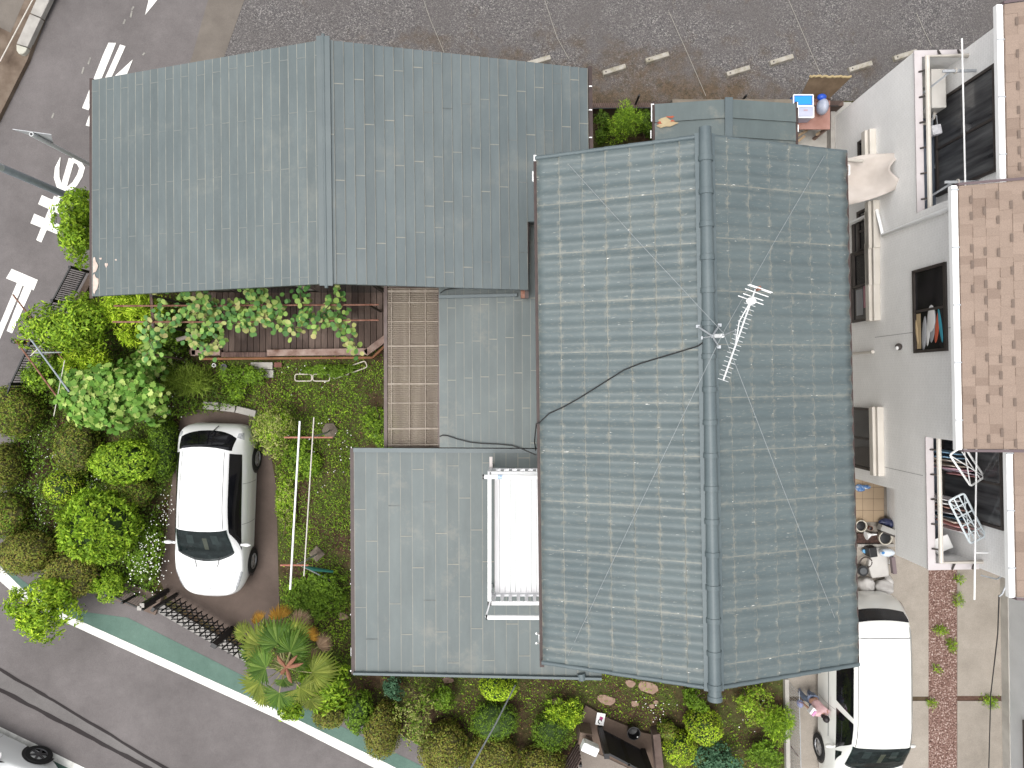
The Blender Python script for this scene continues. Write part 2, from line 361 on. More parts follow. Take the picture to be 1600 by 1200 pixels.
def lap_roof(name, parent, A0, A1, B0, B1, n, mats, step=.014, i0=0, i1=None, joint=1.9, drift=.05, thick=.09, phase=0.0, jw=.018):
    """strips parallel to A0-A1 (top edge) stepping down to B0-B1"""
    i1 = n if i1 is None else i1; mb = MB(); uvs = []
    L = (A1 - A0).length; up = Vector((0, 0, step)); rnd = random.Random(name)
    def quad(vs, us, m=0):
        mb.add(vs, [(0, 1, 2, 3)], m); uvs.extend(us)
    fl = (A1 - A0).cross(B0 - A0).z < 0
    def fq(a, b, c, d, us, m=0):
        if fl: quad((d, c, b, a), us[::-1], m)
        else: quad((a, b, c, d), us, m)
    for i in range(i0, i1):
        t0, t1 = i / n, (i + 1) / n
        a0, a1 = A0.lerp(B0, t0), A1.lerp(B1, t0); b0, b1 = A0.lerp(B0, t1) + up, A1.lerp(B1, t1) + up
        us = [(i + .001, L), (i + .001, 0), (i + .999, 0), (i + .999, L)]
        fq(a1, a0, b0, b1, us)
        c0, c1 = b0 - up, b1 - up
        fq(b1, b0, c0, c1, [(i + .98, L), (i + .98, 0), (i + .999, 0), (i + .999, L)])
        y = ((i % 2) * joint * .5 + phase + drift * i) % joint - joint * .15 + rnd.uniform(-.015, .015)
        while y < L - .1:
            if y > .12:
                f0, f1 = y / L, (y + jw) / L; hz = Vector((0, 0, .006)); mm = 1 if rnd.random() < .8 else 2
                pa, pb = a0.lerp(a1, f0) + hz, a0.lerp(a1, f1) + hz; pc, pd = b0.lerp(b1, f0) + hz, b0.lerp(b1, f1) + hz
                fq(pb, pa, pc, pd, [(0.5, 0)] * 4, mm)
            y += joint
    d = Vector((0, 0, -thick))
    a0, a1, b0, b1 = A0.lerp(B0, i0 / n), A1.lerp(B1, i0 / n), A0.lerp(B0, i1 / n), A1.lerp(B1, i1 / n)
    for p, q_ in ((a0, a1), (a1, b1), (b1, b0), (b0, a0)):
        quad((p + d, q_ + d, q_, p), [(.5, 0)] * 4)
    quad((a0 + d, b0 + d, b1 + d, a1 + d), [(.5, 0)] * 4)
    o = mb.build(name, mats, parent)
    uvl = o.data.uv_layers.new(name='UVMap'); uvl.data.foreach_set('uv', np.array(uvs, dtype=np.float32).ravel()); return o
def wave_mat():
    m, t, b = nodes('painted_corrugated_tile'); b.inputs['Roughness'].default_value = .5; b.inputs['Specular IOR Level'].default_value = .4
    uv = N(t, 'UVMap'); sp = N(t, 'SeparateXYZ'); t.links.new(uv.outputs[0], sp.inputs[0])
    tan, pale = (.30, .28, .225), (.72, .70, .64)
    base = ramp(t, noise_n(t, .8, 6, .6), [(.3, (.080, .104, .109)), (.7, (.106, .132, .134))])
    mp = N(t, 'Mapping'); mp.inputs['Scale'].default_value = (.35, 2.2, 1); t.links.new(pos(t), mp.inputs[0])
    base = mixc(t, 1.0, base, ramp(t, noise_n(t, 6, 5, .7, vec=mp.outputs[0]), [(.28, .93), (.7, 1.07)]), 'MULTIPLY')
    # greyer crests
    fy = math_n(t, 'FRACT', sp.outputs['Y']); cr = ramp(t, fy, [(.2, 0), (.5, .22), (.8, 0)])
    base = mixc(t, cr, base, (.135, .152, .146))
    big = ramp(t, noise_n(t, .9, 4, .6), [(.3, .25), (.62, 1)])
    wig = math_n(t, 'MULTIPLY', math_n(t, 'SUBTRACT', noise_n(t, 7, 3), .5), .09)
    fx = math_n(t, 'FRACT', math_n(t, 'ADD', sp.outputs['X'], wig))
    dx = math_n(t, 'ABSOLUTE', math_n(t, 'SUBTRACT', fx, .5))           # .5 at course line
    l1 = ramp(t, dx, [(.472, 0), (.492, .9)]); h1 = math_n(t, 'MULTIPLY', ramp(t, dx, [(.33, 0), (.5, .8)]), ramp(t, noise_n(t, 9, 5, .75), [(.50, 0), (.60, 1)]))
    f3 = math_n(t, 'FRACT', math_n(t, 'ADD', math_n(t, 'DIVIDE', sp.outputs['Y'], 3.0), math_n(t, 'MULTIPLY', wig, .35)))
    d3 = math_n(t, 'ABSOLUTE', math_n(t, 'SUBTRACT', f3, .5))
    l3 = ramp(t, d3, [(.483, 0), (.495, .8)]); h3 = math_n(t, 'MULTIPLY', ramp(t, d3, [(.42, 0), (.5, .55)]), ramp(t, noise_n(t, 7, 5, .75), [(.47, 0), (.6, 1)]))
    lm = ramp(t, noise_n(t, 4.5, 5, .75), [(.33, .22), (.60, 1)])
    f = math_n(t, 'MAXIMUM', math_n(t, 'MULTIPLY', math_n(t, 'MAXIMUM', l1, l3), lm), math_n(t, 'MAXIMUM', h1, h3))
    sc = math_n(t, 'MULTIPLY', ramp(t, noise_n(t, 16, 6, .8, vec=mp.outputs[0]), [(.55, 0), (.67, .65)]), big)
    f = math_n(t, 'MAXIMUM', f, sc)
    c = mixc(t, math_n(t, 'MULTIPLY', f, .66), base, tan)
    wsp = math_n(t, 'MULTIPLY', ramp(t, noise_n(t, 17, 3, .6, vec=mp.outputs[0]), [(.69, 0), (.72, 1)]), ramp(t, math_n(t, 'MAXIMUM', ramp(t, dx, [(.4, 0), (.47, 1)]), ramp(t, d3, [(.44, 0), (.48, 1)])), [(.2, .3), (.9, 1)]))
    c = mixc(t, wsp, c, pale)
    t.links.new(c, b.inputs['Base Color']); return m
WAVE = wave_mat()
def wave_slope(name, parent, A0, A1, B0, B1, courses=7, pitch=.283, amp=.027, ny=10, step=.022, phase=0):
    """A0-A1 ridge, B0-B1 eave; waves run from ridge to eave"""
    L = (A1 - A0).length; nw = round(L / pitch); cols_ = nw * ny + 1; rows = []
    for c in range(courses):
        for f in (0.0, .33, .66, 1.0): rows.append((c, f, (c + f) / courses, step * f))
    V = np.zeros((len(rows), cols_, 3), np.float32); U = np.zeros((len(rows), cols_, 2), np.float32)
    v = np.linspace(0, 1, cols_); ph = v * nw + phase
    prof = np.cos(2 * np.pi * (ph - .5)) + .10 * np.cos(4 * np.pi * (ph - .5))
    a0, a1, b0, b1 = (np.array(x) for x in (A0, A1, B0, B1))
    for r, (c, f, t, dz) in enumerate(rows):
        p = (a0 * (1 - t) + b0 * t)[None] * (1 - v[:, None]) + (a1 * (1 - t) + b1 * t)[None] * v[:, None]
        p[:, 2] += amp * prof + dz + .004 * np.sin(c * 5.1 + np.floor(ph / 3) * 2.3)
        V[r] = p; U[r, :, 0] = c + .002 + f * .996; U[r, :, 1] = ph
    nr = len(rows); idx = np.arange(nr * cols_).reshape(nr, cols_)
    q_ = np.stack([idx[:-1, :-1], idx[:-1, 1:], idx[1:, 1:], idx[1:, :-1]], -1).reshape(-1, 4)
    n_ = np.cross(V[1, 0] - V[0, 0], V[0, 1] - V[0, 0])
    if (np.cross(b0 - a0, a1 - a0))[2] > 0: q_ = q_[:, ::-1]
    vs = V.reshape(-1, 3); Uf = U.reshape(-1, 2)
    me = bpy.data.meshes.new(name); me.from_pydata(vs.tolist(), [], q_.tolist())
    uvl = me.uv_layers.new(name='UVMap'); uvl.data.foreach_set('uv', Uf[q_.ravel()].astype(np.float32).ravel())
    me.polygons.foreach_set('use_smooth', [True] * len(me.polygons)); me.set_sharp_from_angle(angle=R(40)); me.update()
    o = link_mesh(name, me, WAVE, parent)
    so = o.modifiers.new('thickness', 'SOLIDIFY'); so.thickness = .03; so.offset = -1; return o
LAPL = lap_mat('weathered_blue_grey_metal', (.084, .104, .107), (.108, .128, .128), wear=(.31, .295, .24), amt=1.0, dust=.22)
LAPR = lap_mat('blue_grey_metal', (.080, .101, .106), (.108, .128, .130), amt=.8, dust=.3)
LAPA = lap_mat('grey_green_metal', (.080, .100, .101), (.112, .132, .129), amt=.75, dust=.55)
RIDGE = MAT('blue_grey_ridge_metal', [(.078, .102, .110), (.102, .127, .132)], 1.6, .45, speck=.05, sscale=30)
PLAST = MAT('mortar_wall', [(.36, .33, .28), (.45, .42, .36)], 2, .9, bmp=.2, bscale=40)
EAVE = MAT('dark_brown_gutter', [(.03, .018, .016), (.06, .035, .03)], 5, .5)
SHUT = MAT('dark_window_glass', [(.015, .018, .02), (.05, .06, .06)], 3, .1, spec=.6)
def window(parent, c, w, h, normal, frame=DARKM, pane=SHUT):
    n = Vector(normal); s_ = Vector((-n.y, n.x, 0)); c = Vector(c)
    f = MB()
    f.bar(c - s_ * w / 2 + n * .03, c + s_ * w / 2 + n * .03, .09, h)
    o = f.build('window', frame, parent)
    p = MB(); p.bar(c - s_ * (w / 2 - .06) + n * .05, c + s_ * (w / 2 - .06) + n * .05, .07, h - .12); p.build('pane', pane, o); return o
# ---- one storey house with the broad metal roof
hA = thing('house', 'low house under a broad blue-grey metal roof with straight ridge, beside the road', 'house', (-4, 4, 0))
r0, r1 = P(505, 62, 5.15), P(510, 443, 5.15)
lap_roof('roof', hA, r0, r1, P(144, 125, 3.4), P(144, 463, 3.4), 29, [LAPL, JOINTF, JOINTF], step=.008, joint=2.0, drift=.0, phase=.55)
e0, e1 = P(918, 107, 4.0), P(922, 456, 4.0)
f0, f1 = r0.lerp(r1, .70), e0.lerp(e1, .70)
lap_roof('roof', hA, r0, f0, e0, f1, 28, [LAPR, JOINT, SEAMD], step=.018, joint=1.75, drift=-.055, phase=.2)
lap_roof('roof', hA, f0, r1, f1, e1, 28, [LAPR, JOINT, SEAMD], step=.018, joint=1.75, drift=-.055, phase=.2, i1=21)
rc = MB(); d = (r1 - r0).normalized()
rc.tube([r0 - d * .10 + Vector((0, 0, .0)), r1 + d * .08 + Vector((0, 0, .0))], .034, 10)
for s_ in (-1, 1):
    rc.bar(r0 - d * .06 + Vector((s_ * .07, 0, .015)), r1 + d * .04 + Vector((s_ * .07, 0, .015)), .10, .012)
rc.build('ridge_cap', MAT('roof_ridge_metal', [(.088, .108, .112), (.108, .128, .13)], 2, .5), hA, smooth=True)
for a, b in ((P(144, 122, 3.36), P(144, 466, 3.36)), (P(920, 103, 3.96), P(924, 340, 3.96)), (P(822, 335, 4.19), P(821, 466, 4.15))):
    s_ = -.05 if a.x < -5 else .05
    MB().bar(a + Vector((s_ * .5, 0, -.05)), b + Vector((s_ * .5, 0, -.05)), .075, .08).build('gutter', EAVE, hA)
for y in (135, 172, 215): MB().bar(P(920, y, 3.96), P(925, y, 3.96), .02, .03).build('gutter_bracket', WHITE, hA)
g = MB(); g.tube([P(921, 128, 3.9), P(924, 128, 3.7), P(924, 141, 3.7), P(921, 141, 3.9)], .012, 6); g.build('gutter_bracket', WHITE, hA)
w = MB(); x0, x1, ya, yb = -7.4, .05, 2.3, 5.75
w.add([(x0, ya, 0), (x1, ya, 0), (x1, yb, 0), (x0, yb, 0), (x0, ya, 3.5), (x1, ya, 4.15), (x1, yb, 4.15), (x0, yb, 3.5), (-3.36, ya, 5.05), (-3.36, yb, 5.05)],
      [(0, 1, 5, 8, 4), (2, 3, 7, 9, 6), (1, 2, 6, 5), (3, 0, 4, 7)]); w.build('wall', PLAST, hA)
for x in (-5.9, -3.9): window(hA, (x, 2.3, 1.55), 1.6, 1.9, (0, -1, 0))
for (xx, yy, r) in ((149, 412, .07), (147, 445, .075), (166, 414, .022), (157, 404, .012), (181, 406, .012)):
    pass
peel = MB(); hb = .011
def on_left(px, py):
    t = (505 - px) / 361; z = 5.15 - 1.75 * t * (1 - .03) + .012
    return P(px, py, 5.15 + (3.4 - 5.15) * ((px - 507) * 1.0 / (144 - 507)) ** 1.06 + .02)
for cx, cy, ax, ay, wob in ((147.5, 415, 4.5, 12, 1), (148.5, 443, 4.8, 14, 2), (166, 414, 2.4, 3.2, 3), (157, 404, 2, 1.5, 4), (181, 406, 1.5, 1.2, 5)):
    k = 14; pts = []
    for i in range(k):
        a = 2 * math.pi * i / k; rr = 1 + .22 * math.sin(3 * a + wob) + .12 * math.sin(5 * a + wob * 2)
        x = max(145.2, cx + ax * rr * math.cos(a)); pts.append(on_left(x, cy + ay * rr * math.sin(a)))
    peel.add(pts, [tuple(range(k - 1, -1, -1))])
peel.build('peeled_paint', MAT('bare_primer', [(.42, .33, .28), (.55, .46, .40)], 9, .8), hA)
# ---- two storey house with tile roof
hB = thing('house', 'two storey house under a ridged grey-green tile roof with thick ridge cap', 'house', (3.2, -.4, 0))
ZR, ZE = 6.65, 5.6
R0, R1 = P(1101, 210, ZR), P(1116, 1078, ZR)
L0, L1 = P(838, 245, ZE), P(848, 1037, ZE); Q0, Q1 = P(1321, 236, ZE), P(1341, 1040, ZE)
wave_slope('tile_roof', hB, R0, R1, L0, L1)
wave_slope('tile_roof', hB, R0, R1, Q0, Q1, phase=.3)
rc = MB(); d = (R1 - R0).normalized(); Lr = (R1 - R0).length; seg = .525
s0 = -.1; k = 0
while s0 < Lr + .1:
    s1 = min(s0 + seg, Lr + .14); up = Vector((0, 0, .03)); pr = []
    ra, rb = .098, .112
    pts = [R0 + d * s0 + up, R0 + d * (s1 - .07) + up, R0 + d * (s1 - .065) + up, R0 + d * (s1 + .012) + up, R0 + d * (s1 + .014) + up]
    rc.tube(pts, [ra, rb - .006, rb + .006, rb + .006, ra], 18); s0 = s1
    if s1 >= Lr + .13: break
for s_ in (-1, 1):
    sl = (L0 - R0 if s_ < 0 else Q0 - R0); sl = Vector((sl.x, 0, sl.z)).normalized()
    o1 = sl * .128 + Vector((0, 0, .042)); rc.bar(R0 + o1 - d * .02, R1 + o1 + d * .02, .08, .02, up=(-sl.z * (1 if s_ > 0 else -1) * 1, 0, abs(sl.x)))
rc.build('ridge_cap', RIDGE, hB, smooth=True, ang=35)
for a, b in ((R0, L0), (R0, Q0), (R1, L1), (R1, Q1)):
    s_ = 1 if a is R0 else -1; ed = MB()
    for kk in range(7):
        pa, pb = a.lerp(b, kk / 7), a.lerp(b, (kk + 1) / 7 + .004)
        ed.tube([pa + Vector((0, s_ * -.02, -.012)), pb + Vector((0, s_ * -.02, -.004))], [.036, .039], 10)
    ed.build('verge_tile', RIDGE, hB, smooth=True)
    MB().bar(a + Vector((0, s_ * -.02, -.09)), b + Vector((0, s_ * -.02, -.07)), .035, .15).build('bargeboard', EAVE, hB)
for a, b, s_ in ((P(838, 244, 5.5), P(848, 1042, 5.5), -1), (P(1322, 236, 5.5), P(1341, 1040, 5.5), 1)):
    MB().bar(a + Vector((s_ * (.012 if s_ < 0 else -.02), 0, -.03)), b + Vector((s_ * (.012 if s_ < 0 else -.02), 0, -.03)), .075, .09).build('gutter', EAVE, hB)
for y in (276, 551, 622, 700, 836, 995): x_ = 838 + (y - 245) * .0126; MB().bar(P(x_ - 3, y, 5.5), P(x_ + 2, y, 5.5), .02, .02).build('gutter_bracket', WHITE, hB)
MB().bar(P(836, 243, 5.52), P(836, 252, 5.52), .05, .05).build('gutter_bracket', WHITE, hB)
for y0 in (268, 990):
    g = MB(); g.tube([P(838, y0, 5.45), P(833 if y0 < 500 else 843, y0, 5.3), P(833 if y0 < 500 else 843, y0 + 15, 5.3), P(838, y0 + 15, 5.45)], .02, 6); g.build('gutter_bracket', WHITE, hB)
g = MB(); g.tube([P(1322, 258, 5.45), P(1327, 258, 5.4), P(1327, 273, 5.4), P(1322, 273, 5.45)], .016, 6)
g.build('gutter_bracket', WHITE, hB)
w = MB(); X0, X1, Y0, Y1 = .95, 5.45, -4.5, 3.55
w.add([(X0, Y0, 0), (X1, Y0, 0), (X1, Y1, 0), (X0, Y1, 0), (X0, Y0, 5.65), (X1, Y0, 5.65), (X1, Y1, 5.65), (X0, Y1, 5.65), (3.2, Y0, 6.55), (3.2, Y1, 6.55)],
      [(0, 1, 5, 8, 4), (2, 3, 7, 9, 6), (1, 2, 6, 5), (3, 0, 4, 7)]); w.build('wall', PLAST, hB)
window(hB, (X0, -3.0, 4.6), 1.7, 1.6, (-1, 0, 0)); window(hB, (X0, 1.2, 4.7), 1.5, 1.0, (-1, 0, 0)); window(hB, (3.0, Y0, 1.4), 1.8, 1.6, (0, -1, 0)); window(hB, (3.2, Y0, 4.5), 1.6, 1.1, (0, -1, 0))
for y in (-2, 1): window(hB, (X1, y, 4.4), 1.2, 1.0, (1, 0, 0))
# low annex and link roofs belong to it
lap_roof('annex_roof', hB, P(940, 704, 3.3), P(940, 1057, 3.3), P(553, 702, 2.9), P(555, 1049, 2.9), 21, [LAPA, JOINT, SEAMD], step=.014, joint=2.05, drift=.37, phase=.3)
MB().bar(P(553, 703, 2.93), P(940, 705, 3.33), .09, .09).build('edge_flashing', RIDGE, hB); MB().bar(P(553, 1051, 2.92), P(940, 1059, 3.32), .05, .14).build('edge_flashing', RIDGE, hB)
g = MB(); g.bar(P(551, 700, 2.84), P(553, 1052, 2.84), .09, .1); g.build('gutter', EAVE, hB)
for y in (702, 732, 765, 798, 828, 859, 890, 912, 960, 1048): MB().bar(P(547.5, y, 2.86), P(553.5, y, 2.86), .025, .03).build('gutter_bracket', WHITE, hB)
g = MB(); g.bar(P(549, 698, 2.86), P(549, 860, 2.86), .015, .02)
g.tube([P(552, 1012, 2.8), P(549, 1012, 2.7), P(549, 1025, 2.7), P(552, 1025, 2.8)], .014, 6); g.build('gutter_bracket', WHITE, hB)
e = MB(); e.tube([P(908, 1052, 3.3), P(910, 1062, 3.3)], .085, 12); e.build('ridge_cap', RIDGE, hB, smooth=True)
lap_roof('link_roof', hB, P(868, 318, 3.72), P(868, 700, 3.72), P(685, 318, 3.55), P(687, 699, 3.55), 14, [LAPA, JOINT, JOINT], step=.014, joint=1.45, drift=.02, phase=.62)
e = MB(); e.bar(P(686, 464, 3.63), P(808, 461, 3.74), .06, .07); e.build('edge_flashing', RIDGE, hB)
MB().b2(-2.9, .945, -5.75, -1.55, 0, 2.82).build('wall', PLAST, hB); MB().b2(-1.35, .945, -1.15, 2.0, 0, 3.45).build('wall', PLAST, hB)
window(hB, (-2.9, -3.6, 1.3), 1.8, 1.8, (-1, 0, 0)); window(hB, (-1.0, -5.75, 1.4), 1.6, 1.3, (0, -1, 0))
# small downpipe elbow at notch of the broad roof
dp = thing('downpipe', 'short rusty brown downpipe elbow in the corner between the low roofs', 'pipe', P(817, 462, 3.3))
m = MB(); m.tube([P(819, 440, 4.1), P(819, 456, 4.0), P(817, 460, 3.6), P(816, 463, 3.35)], .04, 10); m.build('pipe', RUST, dp, smooth=True)
m = MB(); m.box(P(817.5, 459, 4.05), (.10, .18, .14)); m.build('rain_hopper', RUST, dp)
# ---- shed at top right of tile roof
sh = thing('shed', 'small shed with a three-sheet metal roof and a rust patch, behind tile roof', 'shed', (4.9, 5.9, 0))
def shed_pt(px, py): return P(px, py, 2.62 - .25 * abs(px - 1138) / 110)
mb = MB(); m2 = MB()
ys = lambda px, k: (155 + abs(px - 1138) * .065) + k * 29.5
for sgn, xe in ((-1, 1023), (1, 1243)):
    for kk in range(4):
        p = []
        lift = Vector((0, 0, .035)) 
        a, b_, c_, d_ = shed_pt(1138, ys(1138, kk)) , shed_pt(xe, ys(xe, kk)), shed_pt(xe, ys(xe, kk + 1)) + lift, shed_pt(1138, ys(1138, kk + 1)) + lift
        mb.add((a, b_, c_, d_) if sgn < 0 else (d_, c_, b_, a), [(0, 1, 2, 3)]); mb.add((c_, d_, d_ - lift, c_ - lift), [(0, 1, 2, 3)], 1)
mb.build('roof', [lap_mat('shed_metal', (.085, .108, .109), (.108, .132, .130), amt=0, dust=.8), SEAMD], sh)
rb = MB(); rb.bar(shed_pt(1138, 153) + Vector((0, 0, .03)), shed_pt(1138, 275) + Vector((0, 0, .03)), .17, .05); rb.build('ridge_cap', RIDGE, sh, bevel=.01)
rs = MB(); rr = random.Random(3)
def blob(mb, cx, cy, ax, ay, fn, mi, wob):
    k = 12; pts = []
    for i in range(k):
        a = 2 * math.pi * i / k; q0 = 1 + .3 * math.sin(3 * a + wob) + .2 * math.sin(5 * a + 2 * wob)
        pts.append(fn(cx + ax * q0 * math.cos(a), cy + ay * q0 * math.sin(a)))
    mb.add(pts, [tuple(range(k - 1, -1, -1))], mi)
fn = lambda x, y: shed_pt(x, y) + Vector((0, 0, .045))
blob(rs, 1040, 193, 14, 7.5, fn, 0, 1); fn = lambda x, y: shed_pt(x, y) + Vector((0, 0, .05))
for x, y, a, b_ in ((1030, 193, 3, 2), (1047, 184, 6, 1.6), (1050, 190, 3, 1.5)): blob(rs, x, y, a, b_, fn, 1, x)
rs.build('rust_patch', [MAT('pale_rust', [(.34, .24, .14), (.42, .36, .22)], 6, .8), MAT('red_rust', (.34, .08, .04), rough=.8)], sh)
w = MB(); w.b2(3.55, 6.2, 4.6, 6.3, 0, 2.2); w.build('wall', MAT('shed_board', [(.12, .1, .08), (.2, .17, .13)], 4, .8), sh)
for x_ in (1021, 1244): MB().bar(P(x_, 160, 2.32), P(x_, 232, 2.32), .06, .08).build('gutter', EAVE, sh)
for a, b_ in (((1017, 163), (1022, 163)), ((1018, 164), (1018, 190)), ((1017, 204), (1017, 216)), ((1246, 160), (1246, 168)), ((1247, 195), (1247, 206))): MB().bar(P(*a, 2.36), P(*b_, 2.36), .02, .02).build('gutter_bracket', WHITE, sh)
# ---- translucent canopy
def canopy_mat():
    m, t, b = nodes('brown_polycarbonate'); b.inputs['Roughness'].default_value = .35
    mp = N(t, 'Mapping'); mp.inputs['Scale'].default_value = (2.4, .12, 1); t.links.new(pos(t), mp.inputs[0])
    c = ramp(t, noise_n(t, 1.4, 4, .6, vec=mp.outputs[0]), [(.3, (.13, .10, .078)), (.55, (.20, .165, .128)), (.72, (.275, .235, .19))])
    t.links.new(c, b.inputs['Base Color'])
    tr = N(t, 'BsdfTransparent'); tr.inputs[0].default_value = (.75, .6, .48, 1)
    mx = N(t, 'MixShader'); mx.inputs[0].default_value = .22; t.links.new(b.outputs[0], mx.inputs[1]); t.links.new(tr.outputs[0], mx.inputs[2])
    t.links.new(mx.outputs[0], t.nodes['Material Output'].inputs[0]); return m
cn = thing('patio_canopy', 'narrow corrugated brown plastic canopy between deck and grey roof', 'canopy', P(644, 575, 0))
za, zb = 2.5, 2.75; A, B, C_, D = P(606, 450, za), P(684, 450, zb), P(685, 697, zb), P(606, 698, za)
ny = 82 * 4; mb = MB()
for i in range(ny + 1):
    f = i / ny; z = .011 * math.sin(2 * math.pi * i / 4 + .3)
    for p, q_ in ((A, D), (B, C_)): mb.v.append(tuple(p.lerp(q_, f) + Vector((0, 0, z + .03))))
for i in range(ny): mb.f.append((2 * i, 2 * i + 2, 2 * i + 3, 2 * i + 1)); mb.m.append(0)
mb.build('corrugated_sheet', canopy_mat(), cn, smooth=True, ang=180)
lt = MAT('pale_wood_batten', [(.22, .18, .145), (.32, .28, .235)], 8, .8); mb = MB()
for y in (455, 473, 503, 541, 572, 600, 630, 670, 695): mb.bar(P(606, y, za + .055), P(685, y - .5, zb + .055), .034 if y in (455, 541, 600, 670) else .022, .012)
for x in (612, 640, 665): mb.bar(P(x, 451, za + .06 + (x - 606) * .0031), P(x, 697, za + .06 + (x - 606) * .0031), .016, .01)
mb.build('batten', lt, cn)
mb = MB()
for x, z in ((603, za), (687, zb)): mb.bar(P(x, 448, z), P(x, 699, z), .07, .1)
for y in (450, 535, 615, 697): mb.bar(P(604, y, za - .06), P(686, y, zb - .06), .05, .07)
mb.build('frame', MAT('brown_aluminium', [(.07, .045, .04), (.12, .085, .075)], 4, .5), cn)
for y in (455, 575, 690): MB().b2(P(604, y, 2.3).x - .03, P(604, y, 2.3).x + .03, P(604, y, 2.3).y - .03, P(604, y, 2.3).y + .03, 0, 2.45).build('post', DARKM, cn)
# ------------------------------------------------------------ neighbour house on the right (built square, turned 1.1 degrees)
def siding_mat():
    m, t, b = nodes('white_tile_siding'); b.inputs['Roughness'].default_value = .6
    br = N(t, 'TexBrick', i_Scale=1.0); br.inputs['Brick Width'].default_value = .11; br.inputs['Row Height'].default_value = .05; br.inputs['Mortar Size'].default_value = .004
    br.inputs['Color1'].default_value = (.86, .85, .83, 1); br.inputs['Color2'].default_value = (.90, .89, .87, 1); br.inputs['Mortar'].default_value = (.77, .76, .74, 1)
    sp = N(t, 'SeparateXYZ'); t.links.new(pos(t), sp.inputs[0]); cb = N(t, 'CombineXYZ')
    t.links.new(math_n(t, 'ADD', sp.outputs['Y'], sp.outputs['X']), cb.inputs[0]); t.links.new(sp.outputs['Z'], cb.inputs[1]); t.links.new(cb.outputs[0], br.inputs['Vector'])
    c = mixc(t, 1.0, br.outputs['Color'], ramp(t, noise_n(t, 1.2, 4), [(.3, .95), (.7, 1.03)]), 'MULTIPLY')
    t.links.new(c, b.inputs['Base Color']); bump(t, b, br.outputs['Fac'], -.15, .004); return m
SIDING = siding_mat()
GREYS = MAT('grey_siding', [(.44, .45, .45), (.50, .51, .51)], 2, .7, speck=.05, sscale=80)
BEIGE = MAT('beige_metal', [(.50, .45, .40), (.58, .54, .49)], 3, .45)
def shingle_mat():
    m, t, b = nodes('brown_shingle'); b.inputs['Roughness'].default_value = .9; b.inputs['Specular IOR Level'].default_value = .2; g = N(t, 'NewGeometry')
    c = ramp(t, g.outputs['Random Per Island'], [(0, (.20, .148, .118)), (.12, (.225, .169, .135)), (.25, (.24, .182, .146)), (1, (.268, .204, .164))])
    c = mixc(t, 1.0, c, ramp(t, noise_n(t, 60, 3, .8), [(.25, .8), (.75, 1.2)]), 'MULTIPLY'); t.links.new(c, b.inputs['Base Color']); return m
SHING = shingle_mat()
nb = thing('house', 'white sided neighbour house with brown shingle roof, balconies and dark windows', 'house', (8.15, 0, 0))
WX = 8.15
w = MB()
w.b2(WX, 14, -2.26, 6.63, -.05, 2.75); w.b2(9.35, 14, -3.66, -2.26, -.05, 2.70); w.b2(WX, 14, -1.05, 3.42, 2.75, 5.62)
w.b2(9.12, 14, 3.42, 6.63, 2.75, 5.66); w.b2(9.12, 14, -3.64, -1.05, 2.75, 5.66); w.b2(WX, 9.12, -3.66, -2.26, 2.70, 2.76)
w.build('wall', SIDING, nb)
FLM = (MAT('blue_grey_membrane', [(.07, .085, .11), (.11, .13, .16)], 3, .6)); MB().b2(WX + .1, 9.12, 3.42, 6.55, 2.752, 2.77).build('balcony_floor', FLM, nb); MB().b2(WX + .1, 9.12, -3.56, -1.05, 2.765, 2.785).build('balcony_floor', FLM, nb)
def parapet(y0, y1, zt, ret):
    p = MB(); p.b2(WX, WX + .11, y0, y1, 2.75, zt); yr = y1 if ret > 0 else y0
    p.b2(WX + .11, 9.12, yr - (.11 if ret > 0 else 0), yr + (0 if ret > 0 else .11), 2.75, zt); p.build('parapet', SIDING, nb)
    c = MB(); c.b2(WX - .02, WX + .13, y0 - .01, y1 + .01, zt, zt + .03); c.b2(WX + .13, 9.14, yr - (.12 if ret > 0 else .01), yr + (.01 if ret > 0 else .12), zt, zt + .03); c.build('coping', MAT('mauve_coping', [(.46, .42, .42), (.54, .50, .50)], 3, .5), nb)
    r = MB(); yi = (y1 - .17) if ret > 0 else (y0 + .17); yo = y0 if ret > 0 else y1; zz = zt + .16
    r.tube([(WX + .16, yo, zz), (WX + .16, yi, zz), (9.35, yi, zz)], .045, 8)
    r.build('balcony_rail', CREAM, nb, smooth=True)
    n = int(abs(yi - yo) / .45)
    for i in range(n): yy = yo + (yi - yo) * (i + .5) / n; r = MB(); r.bar((WX + .06, yy, zt + .03), (WX + .16, yy, zz - .02), .03, .03); r.build('rail_bracket', DARKM, nb)
    for i in range(2): r = MB(); r.bar((WX + .45 + i * .4, yr, zt + .03), (WX + .45 + i * .4, yi, zz - .02), .03, .03); r.build('rail_bracket', DARKM, nb)
parapet(3.42, 6.63, 3.78, 1); parapet(-3.66, -1.05, 3.92, -1)
CURT = MAT('dark_curtained_glass', [(.02, .02, .022), (.07, .07, .073), (.14, .142, .142)], 2.0, .12, spec=.5, stretch=(1, 2.6, .25), spread=.2)
DGL = MAT('dark_room_glass', [(.008, .008, .01), (.03, .028, .03)], 2, .08, spec=.5)
